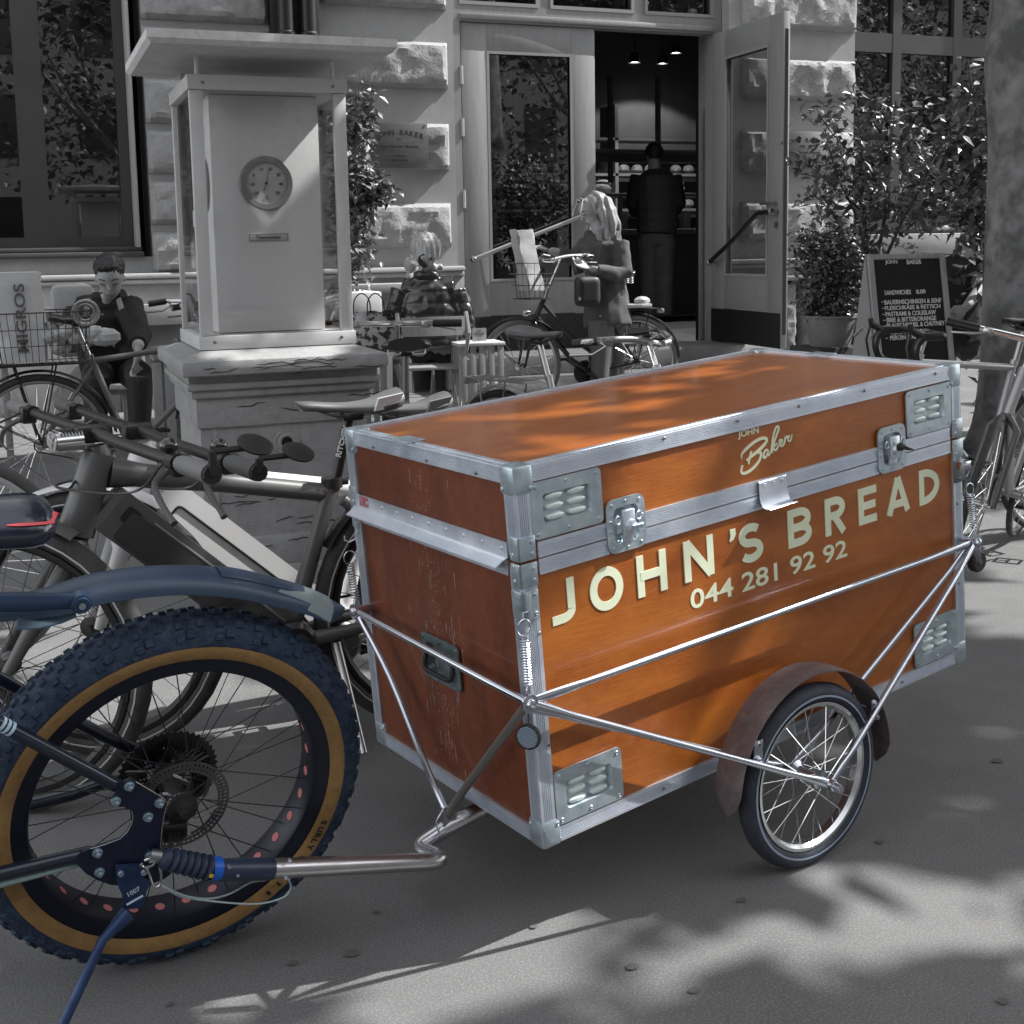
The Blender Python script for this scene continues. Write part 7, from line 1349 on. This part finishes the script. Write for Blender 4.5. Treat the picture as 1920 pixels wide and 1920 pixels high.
for q in (1, -1): mb.tube([Ms @ V((q * .033 + .026 * cos(2 * pi * k / 14), .022 * sin(2 * pi * k / 14), .004)) for k in range(14)], .0045, 5, closed=True); mb.tube([Ms @ V((q * .06, .005, 0)), Ms @ V((q * .085, -.01, -.06)), Ms @ V((q * .082, -.03, -.10))], .004, 5)
sg_ = mb.build('sunglasses', gm('frame_white', .6, .4), t, inv=I); mb = MB()
for q in (1, -1): mb.ball(Ms @ V((q * .033, 0, .003)), .024, 10, (1, .85, .15), Ms.to_3x3())
mb.build('lenses', g_black, sg_, inv=I)
d_ = d - .24; hbg = thing('handbag', h(1100, 545, d_), 'black handbag hanging at the hip of the standing woman', 'bag'); HI_ = hbg.matrix_world.inverted(); b = MB(); c = h(1101, 543, d_); b.box(tuple(c + V((-.10, -.05, -.125))), tuple(c + V((.10, .05, .10))), .04); remesh(b, 'bag_body', gm('bag_black', .018, .5), hbg, HI_, .012, 3); mb = MB(); mb.tube(spline([h(1116, 520, d_), h(1122, 480, d - .22), h(1128, 452, d - .16)], 4), .010, 5, flat=.3); mb.build('strap', g_seatb, hbg, inv=HI_); mb = MB(); q = h(1090, 560, d_ - .055); mb.box(tuple(q - V((.02, .004, .012))), tuple(q + V((.02, .004, .012)))); mb.build('bag_badge', gm('badge', .3, .5), hbg, inv=HI_)
c = h(1083, 500, d - .25); mb = MB(); mb.box((-.045, -.012, -.055), (.045, .012, .055), .01, fr(c, (1, .3, .2), (0, 1, 0))); tag(mb.build('wallet', gm('wallet_dark', .05, .5), None), 'dark wallet held open in the hand of the standing woman', 'wallet')
# seated woman in a quilted jacket, from behind
d = 8.35; t, I = person('seated woman from behind, fair hair in a dark clip, shiny black quilted jacket', gd(h(810, 760, d)))
b = MB(); hc = h(799, 472, d); Mh = head(b, hc, FW * .9 - L_ * .35, UP, 1.05); T(b, d, [(800, 520), (799, 490)], [.06, .052]); T(b, d, [(803, 535), (806, 600), (812, 655)], [.14, .14, .16], flat=.55, up=FW); T(b, d, [(752, 545), (742, 600, .0), (765, 540, .22), (768, 515, .22)], [.05, .042, .032, .028]); T(b, d, [(858, 548), (872, 605), (860, 625, .2)], [.05, .042, .03])
for x, q in ((790, .0), (832, .0)): T(b, d, [(x, 655), (x, 655, .42)], [.085, .065]); T(b, d, [(x, 655, .42), (x + 2, 735, .40)], [.06, .045]); f0 = gd(h(x, 755, d + .42)) + V((0, 0, .05)); b.tube([f0 + UP * .06, f0, f0 + FW * .13 - UP * .015], [.045, .045, .035], 10)
hand(b, h(768, 515, d + .22), UP * .9 + L_ * .3, FW, 1.0, .6); hand(b, h(858, 625, d + .2), FW, -UP, 1., .5); remesh(b, 'body', skin, t, I, .010, 3)
b = MB(); T(b, d, [(803, 525), (804, 545), (806, 590), (810, 625), (812, 650)], [.10, .185, .205, .20, .19], flat=.68, up=FW); T(b, d, [(756, 545), (852, 542)], [.085, .085]); T(b, d, [(754, 545), (741, 585), (746, 612), (766, 560, .2), (768, 528, .22)], [.08, .075, .07, .06, .045]); T(b, d, [(855, 545), (870, 590), (874, 618, .04), (862, 625, .2)], [.08, .075, .07, .05]); b.lathe([(.0, -.03), (.075, -.035), (.095, 0), (.09, .03), (.07, .045), (0, .04)], h(800, 520, d), (0, 0, 1), 20)
remesh(b, 'quilted_jacket', gm('quilt_black', .016, .28, v2=.024, sc=8, coat=.4), t, I, .009, 2, lambda co:   .008 * abs(sin(pi * (co.z + .12 * (co.x - 2.6) ** 2 - .1) / .078)) ** .5 - .006 + .009 * mnoise.noise(co * 17))
b = MB(); b.ball(hc + UP * .028 - FW * .012, .112, 14, (.95, 1, .98)); T(b, d, [(800, 455, -.06), (800, 485, -.08), (802, 498, -.06)], [.07, .065, .03]); T(b, d, [(790, 500, -.05), (815, 502, -.03), (830, 500, -.02)], [.03, .03, .015]); hr = remesh(b, 'hair', gm('fair_hair_light', .48, .4, v2=.26, sc=8, st=(7, 7, .6), lo=.4, hi=.6), t, I, .008, 1, lambda co: .004 * sin(co.x * 130 + co.z * 20))
mb = MB(); c = h(797, 488, d - .12); mb.tube([c + (L_ * cos(a) + UP * sin(a)) * .036 for a in [2 * pi * k / 14 for k in range(12)]], .014, 7, closed=False); mb.build('hair_clip', g_seatb, t, inv=I)
b = MB()
for x in (790, 832): T(b, d, [(x, 655), (x, 655, .42)], [.10, .08]); T(b, d, [(x, 655, .42), (x + 2, 735, .40)], [.078, .06])
remesh(b, 'trousers', gm('trousers_black', .02, .8), t, I, .012, 3)
# seated man facing us, dark jacket
d = 7.3; t, I = person('seated young man in a dark jacket leaning forward over his sandwich', gd(h(215, 830, d)))
b = MB(); hc = h(206, 521, d - .12); fw = (-FW * .85 + L_ * .18 - UP * .5).normalized(); Mh = head(b, hc, fw, UP, 1.03); T(b, d, [(200, 585, .04), (204, 548, -.05)], [.06, .055]); T(b, d, [(192, 585, .05), (205, 650, .12), (215, 700, .2)], [.15, .14, .15], flat=.55, up=FW); T(b, d, [(142, 590, .02), (136, 640, -.1), (168, 640, -.28), (176, 636, -.28)], [.055, .045, .034, .03]); T(b, d, [(243, 572, .02), (262, 635, -.12), (258, 650, -.28)], [.055, .045, .032])
for x, x2 in ((185, 180), (250, 262)): T(b, d, [(x, 700, .18), (x2, 705, -.28)], [.085, .065]); T(b, d, [(x2, 705, -.28), (x2, 815, -.25)], [.062, .045]); f0 = gd(h(x2, 835, d - .28)) + V((0, 0, .05)); b.tube([f0 + UP * .06, f0, f0 - FW * .13 - UP * .015], [.045, .045, .035], 10)
hand(b, h(176, 636, d - .28), L_ * .8 - FW * .3, UP * -.5 - FW * .6, 1.05, .8, -1); hand(b, h(258, 648, d - .28), -UP * .9 - FW * .3, L_ * -1, 1.05, .5, 1); remesh(b, 'body', skin, t, I, .008, 3); face(Mh, t, I, 1.03)
b = MB(); T(b, d, [(196, 562, .03), (193, 585, .05), (202, 650, .12), (212, 705, .2)], [.08, .19, .19, .19], flat=.72, up=FW); T(b, d, [(150, 582, .02), (236, 566, .02)], [.085, .085]); T(b, d, [(144, 588, .02), (134, 642, -.1), (165, 641, -.27)], [.085, .072, .05]); T(b, d, [(241, 572, .02), (262, 632, -.12), (259, 645, -.24)], [.085, .07, .05])
b.lathe([(.0, -.03), (.07, -.03), (.085, .0), (.075, .03), (0, .03)], h(198, 556, d + .0), (0, 0, 1), 18); remesh(b, 'jacket', gm('jacket_black', .010, .8), t, I, .010, 3, lambda co: .006 * mnoise.noise(co * 16))
b = MB()
for x, x2 in ((185, 180), (250, 262)): T(b, d, [(x, 700, .18), (x2, 705, -.28)], [.10, .08]); T(b, d, [(x2, 705, -.28), (x2, 815, -.25)], [.078, .06])
remesh(b, 'trousers', gm('trousers_black', 0), t, I, .012, 3)
b = MB(); b.ball(Mh @ V((0, -.026, .056)), .099, 16, (.90, 1.02, .84), Mh.to_3x3()); b.ball(Mh @ V((.01, .040, .098)), .048, 12, (1.3, .8, .55), Mh.to_3x3()); remesh(b, 'hair', gm('dark_hair', .010, .5, v2=.022, sc=20), t, I, .008, 1, lambda co: .007 * mnoise.noise(co * 75))
mb = MB(); mb.tube(spline([h(164, 560, d - .19), h(162, 590, d - .25), h(158, 625, d - .2)], 4), .020, 6, flat=.25, up=FW); mb.tube(spline([h(222, 560, d - .17), h(228, 580, d - .22)], 4), .018, 6, flat=.25, up=FW); mb.build('rucksack_straps', gm('strap_grey', .16, .8), t, inv=I)
o = MB(); o.ball((0, 0, 0), .06, 9, (1.5, .9, .9)); o.ball((-.05, -.02, .03), .04, 8, (1.3, .8, 1)); o.box((-.11, -.03, -.02), (-.02, .03, .05), .006); tag(o.build('wrapped_sandwich', gm('wrap_paper', .5, .7, v2=.35, sc=20, bump=1, bsc=30), None, 25, M=Matrix.Translation(h(196, 632, d - .38))), 'sandwich in crumpled paper held by the seated young man', 'sandwich')
c = h(140, 600, d + .25); mb = MB(); mb.box((-.13, -.1, -.22), (.12, .08, .22), .05); tag(mb.build('rucksack', gm('sack_pale', .34, .8, v2=.3, sc=5), None, M=Matrix.Translation(c)), 'pale rucksack on the back of the seated young man', 'rucksack')
table('bench', 'plain bench the seated young man sits on', 150, 262, 735, 7.45, .36, cw, cat='bench')
# man at the counter inside, from behind
d = 12.6; z0_ = CAM_H * (1 - SK) + SK * .56; t, I = person('man inside the bakery seen from behind, quilted gilet and grey jeans', V((h(1228, 600, d).x, h(1228, 600, d).y, z0_)))
b = MB(); hc = h(1226, 291, d); Mh = head(b, hc, FW * .9 - L_ * .3 - UP * .1, UP, 1.04); T(b, d, [(1227, 325), (1226, 300)], [.065, .058]); T(b, d, [(1229, 330), (1232, 400), (1232, 450)], [.15, .15, .15], flat=.5, up=FW); T(b, d, [(1193, 335), (1186, 382), (1190, 405, .3)], [.058, .048, .035]); T(b, d, [(1265, 335), (1272, 382), (1268, 400, .3)], [.058, .048, .035]); hand(b, h(1190, 405, d + .3), FW, -UP, 1.05, .4); hand(b, h(1268, 400, d + .3), FW, -UP, 1.05, .4, -1)
for x in (1215, 1246): T(b, d, [(x, 450), (x, 525), (x + 1, 590)], [.09, .065, .05]); f0 = h(x, 598, d); f0.z = z0_ + .045; b.tube([f0 + UP * .05, f0, f0 + FW * .13], [.05, .05, .04], 10)
remesh(b, 'body', skin, t, I, .011, 3)
b = MB(); T(b, d, [(1229, 318), (1230, 335), (1232, 380), (1232, 440)], [.09, .21, .215, .20], flat=.66, up=FW); remesh(b, 'quilted_gilet', gm('gilet_dark', .045, .6), t, I, .012, 2, lambda co: .016 * abs(sin(pi * co.z / .11)) ** .5 - .006)
b = MB(); T(b, d, [(1197, 330), (1185, 382), (1190, 400, .25)], [.085, .07, .05]); T(b, d, [(1263, 330), (1274, 382), (1268, 396, .25)], [.085, .07, .05]); remesh(b, 'sleeves', gm('sleeve_black', .015, .8), t, I, .012, 3)
b = MB(); T(b, d, [(1231, 440), (1231, 462)], [.18, .17], flat=.7, up=FW)
for x in (1216, 1246): T(b, d, [(x, 450), (x, 525), (x + 1, 592)], [.115, .09, .075])
remesh(b, 'jeans', gm('jeans_grey', .10, .85, v2=.13, sc=10), t, I, .012, 3, lambda co: .006 * mnoise.noise(co * 14))
b = MB(); b.ball(hc + UP * .035 - Mh.to_3x3() @ V((0, .01, 0)), .102, 14, (.92, 1, .95)); remesh(b, 'hair', gm('dark_hair', 0), t, I, .010, 1)
b = MB()
for x in (1215, 1246): f0 = h(x, 598, d); f0.z = z0_ + .03; b.tube([f0 - FW * .06, f0, f0 + FW * .17], [.045, .052, .04], 10, flat=.6)
b.build('shoes', gm('shoe_grey', .2, .6), t, inv=I)
# person in black behind the menu board
d = 8.2; t, I = person('person in black sitting behind the menu board, one bare forearm showing', gd(h(1800, 760, d)))
b = MB(); hc = h(1828, 452, d); Mh = head(b, hc, -L_ * .5 + FW * .5 - UP * .3, UP, 1.); T(b, d, [(1815, 500), (1826, 475)], [.06, .05]); T(b, d, [(1800, 510), (1790, 600), (1800, 650)], [.14, .14, .15], flat=.55, up=FW); T(b, d, [(1835, 505, -.1), (1836, 545, -.2), (1812, 575, -.3)], [.055, .042, .03]); hand(b, h(1812, 575, d - .3), -L_ * .7 - UP * .7, -FW, 1.05, .7); T(b, d, [(1775, 510, .1), (1765, 570, .1), (1775, 590, -.1)], [.05, .042, .03]); hand(b, h(1775, 592, d - .1), L_, -UP, 1.)
for x in (1790, 1815): T(b, d, [(x, 650), (x - 40, 650, -.1)], [.085, .07]); T(b, d, [(x - 40, 650, -.1), (x - 38, 735, -.1)], [.065, .05])
remesh(b, 'body', skin, t, I, .011, 3)
b = MB(); T(b, d, [(1812, 490), (1800, 510), (1785, 580), (1795, 650)], [.10, .21, .22, .21], flat=.75, up=FW); T(b, d, [(1832, 500, -.08), (1838, 525, -.14)], [.085, .075]); T(b, d, [(1775, 510, .1), (1763, 570, .1), (1774, 590, -.08)], [.08, .07, .055])
for x in (1790, 1815): T(b, d, [(x, 650), (x - 40, 650, -.1)], [.10, .085]); T(b, d, [(x - 40, 650, -.1), (x - 38, 740, -.1)], [.08, .065])
remesh(b, 'black_clothes', gm('jacket_black', 0), t, I, .012, 3)
b = MB(); b.ball(hc + UP * .03 + L_ * .02, .112, 14, (1, 1, .98)); T(b, d, [(1835, 455), (1838, 480)], [.07, .03]); remesh(b, 'hair', gm('fair_hair', 0), t, I, .010, 1, carve)
table('bench', 'bench under the person in black behind the menu board', 1760, 1835, 668, 8.1, .36, cw, cat='bench')
# ------------------------------------------------------------------ crowns: leaves of the street trees; sun falls through their gaps
random.seed(77)
def G_(p): return V((p.x - SDIR.x / SDIR.z * p.z, p.y - SDIR.y / SDIR.z * p.z, 0))
GAPS = []      # gaps shaped into the crown to place sun patches: (x, y, rx, ry, strength) where the sun reaches the pavement
def gap(x, y, rx, ry, s_=1., pt=None): p = pt if pt is not None else atZ(x, y, 0); g = G_(p); GAPS.append((g.x, g.y, rx, ry, s_))
gap(1480, 1720, .42, .16, .65); gap(1650, 1800, .35, .12, .6); gap(1900, 1130, .5, .35, .9); gap(1900, 1000, .8, .5, .8); gap(900, 1880, .35, .10, .45); gap(620, 1860, .22, .05, .5); gap(420, 1300, .5, .38, 1.1); gap(200, 1240, .5, .4, 1.); gap(330, 1000, .5, .5, .7); gap(560, 1460, .30, .10, .55); gap(1800, 1450, .4, .10, .3)
def TBp(x, y, z): return TT @ V((x, y, z))
for q, rx, ry, s_ in (((.25, .0, .30), .34, .16, 1.0), ((1.15, .2, .735), .25, .04, 1.1), ((.15, .25, .735), .2, .03, 1.1), ((.12, 0, .16), .14, .10, .8), ((.6, 0, .45), .40, .12, .9), ((.45, .0, .58), .2, .08, .5), ((.3, .45, .735), .24, .045, 1.2), ((.55, .36, .735), .2, .03, 1.2), ((.85, .30, .735), .2, .03, 1.1), ((.75, .50, .735), .26, .05, 1.3), ((.62, .25, .735), .20, .04, .8), ((1.0, .30, .735), .16, .035, .8), ((.95, .55, .735), .2, .04, .9), ((.3, .12, .735), .16, .035, .8), ((.5, .60, .735), .4, .02, .8)): gap(0, 0, rx, ry, s_, TBp(*q))
gap(0, 0, .40, .30, 1.1, V((.45, 3.35, .6))); gap(0, 0, .25, .2, .8, V((.9, 4.65, .9))); gap(0, 0, .6, .25, .7, V((.9, 4.9, 2.0)))
def keep(g):
    n_ = mnoise.fractal(V((g.x * 1.6, g.y * 2.6, 3.3)), 1., 2., 3) * .55 + mnoise.noise(V((g.x * 5, g.y * 9, 8.))) * .25
    s_ = .30 + n_
    for x, y, rx, ry, k in GAPS: d = ((g.x - x) / rx) ** 2 + ((g.y - y) / ry) ** 2; s_ -= 1.25 * k * math.exp(-d ** 1.5)
    if g.y > 5.2: s_ -= (.75 if g.x > 1.3 else -.25) * min(1, (g.y - 5.2) / .8)      # leaves thinned to sun the building right of the cabinet, thickened to shade the left
    return s_ > 0
def crown(mb, n, tc, gx, gy, z0, z1, L, test=True):
    k = 0; c = 0
    while k < n and c < n * 6:
        c += 1; g = V((random.uniform(*gx), random.uniform(*gy), 0)); z = random.uniform(z0, z1); p = g + SDIR * (z / SDIR.z)
        if (p.x - tc[0]) ** 2 + (p.y - tc[1]) ** 2 > tc[2] ** 2: continue
        if z > z0 + (z1 - z0) * (1 - ((p.x - tc[0]) ** 2 + (p.y - tc[1]) ** 2) / tc[2] ** 2) ** .5 + .3: continue
        if test and not keep(g): k += 0; continue
        k += 1; leafat(mb, p, L * random.uniform(.7, 1.25), L * .34, random.uniform(0, 6.28), random.uniform(-.9, .4), .15)
crl = gm('plane_leaves', .09, .5, v2=.15, sc=1.5, spec=.4)
mb = MB(); crown(mb, 9500, (5.2, 4.6, 5.2), (-3.6, 6.2), (-2.2, 8.2), 4.3, 6.6, .22); mb.build('crown', crl, tree, 0, inv=tree.matrix_world.inverted())
t2 = thing('plane_tree', (11.5, 3.4, 0), 'second plane tree of the row, standing outside the right edge, its crown shading the pavement', 'tree'); mb = MB(); mb.tube([(11.5, 3.4, -.05), (11.5, 3.4, .3), (11.4, 3.4, 3), (11.4, 3.4, 5)], [.34, .26, .23, .2], 20)
mb.build('trunk', bark, t2, inv=t2.matrix_world.inverted()); mb = MB()
for k in range(8): a = 2 * pi * k / 8; mb.tube(spline([V((11.4, 3.4, 4.8)), V((11.4 + cos(a) * 1.2, 3.4 + sin(a) * 1.2, 5.8)), V((11.4 + cos(a) * 3.4, 3.4 + sin(a) * 3.4, 7))], 4), [.12 - .01 * i for i in range(9)], 8)
mb.build('limbs', bark, t2, inv=t2.matrix_world.inverted()); mb = MB(); crown(mb, 6500, (11.4, 3.4, 5.6), (0, 9), (-3, 8.5), 5.6, 9.0, .26); mb.build('crown', crl, t2, 0, inv=t2.matrix_world.inverted())
# trees and a row of houses across the street, seen in the panes
random.seed(5)
def far_tree(x, y, lab):
    t = thing('street_tree', (x, y, 0), lab, 'tree', 'street trees across the road'); tr_ = MB(); tr_.tube([(0, 0, 0), (0, 0, .4), (.1, 0, 3), (0, .1, 5.5)], [.34, .25, .22, .14], 12)
    for k in range(7): a = k * .9; tr_.tube([(0, 0, 3.2 + k * .25), (cos(a) * 1.4, sin(a) * 1.4, 4.6 + k * .2), (cos(a) * 2.5, sin(a) * 2.5, 6.2 + k * .2)], [.09, .06, .03], 6)
    tr_.build('trunk', bark, t); lf = MB()
    for k in range(150):
        a = random.uniform(0, 6.28); r = random.uniform(0, 1) ** .5 * 3.2; z = random.uniform(2.6, 9.5); r *= sqrt(max(.1, 1 - ((z - 5.6) / 4.4) ** 2)); c = V((cos(a) * r, sin(a) * r, z))
        for q in range(20): leafat(lf, c + V([random.gauss(0, .38) for _ in range(3)]), random.uniform(.16, .30), .08, random.uniform(0, 6.28), random.uniform(-1, .4))
    lf.build('crown', crl, t, 0); return t
ft = far_tree(-3.5, -8.5, 'street tree across the road, reflected in the left shop window')
for x, y, lab in ((2.5, -9.5, 'street tree across the road, reflected in the closed door leaf'), (8.5, -8.5, 'street tree across the road, reflected in the right shop window'), (14.5, -9.0, 'street tree across the road between those mirrored in the right shop window'), (-10, -9.0, 'leftmost street tree across the road'), (20, -8.5, 'third street tree from the right across the road'), (25.5, -9.5, 'second street tree from the right across the road'), (31, -8.5, 'last street tree to the right across the road')):
    c = copy_tree(ft); c.location = (x, y, 0); c.rotation_euler = (0, 0, x); c['label'] = lab
hb_ = thing('street_house', (4, -21, 0), 'plain row of houses across the road, seen only in the window reflections', 'building'); mb = MB(); mb.box((-34, -4, 0), (52, 0, 13)); mb.build('wall', gm('far_plaster', .30, .8, v2=.26, sc=.5), hb_); fw_ = MB()
for i in range(28):
    for j in range(4): x = -32 + i * 3; z = 1.2 + j * 3.1; fw_.box((x, -.02, z), (x + 1.2, .04, z + 1.9))
fw_.build('windows', gm('far_window', .03, .2), hb_); mb = MB(); mb.add([(-34.4, .4, 13), (52.4, .4, 13), (52.4, -4.4, 13), (-34.4, -4.4, 13), (-34.4, -2, 15), (52.4, -2, 15)], [(0, 1, 5, 4), (2, 3, 4, 5), (0, 4, 3), (1, 2, 5), (0, 3, 2, 1)]); mb.build('roof', gm('far_roof', .08, .8), hb_)
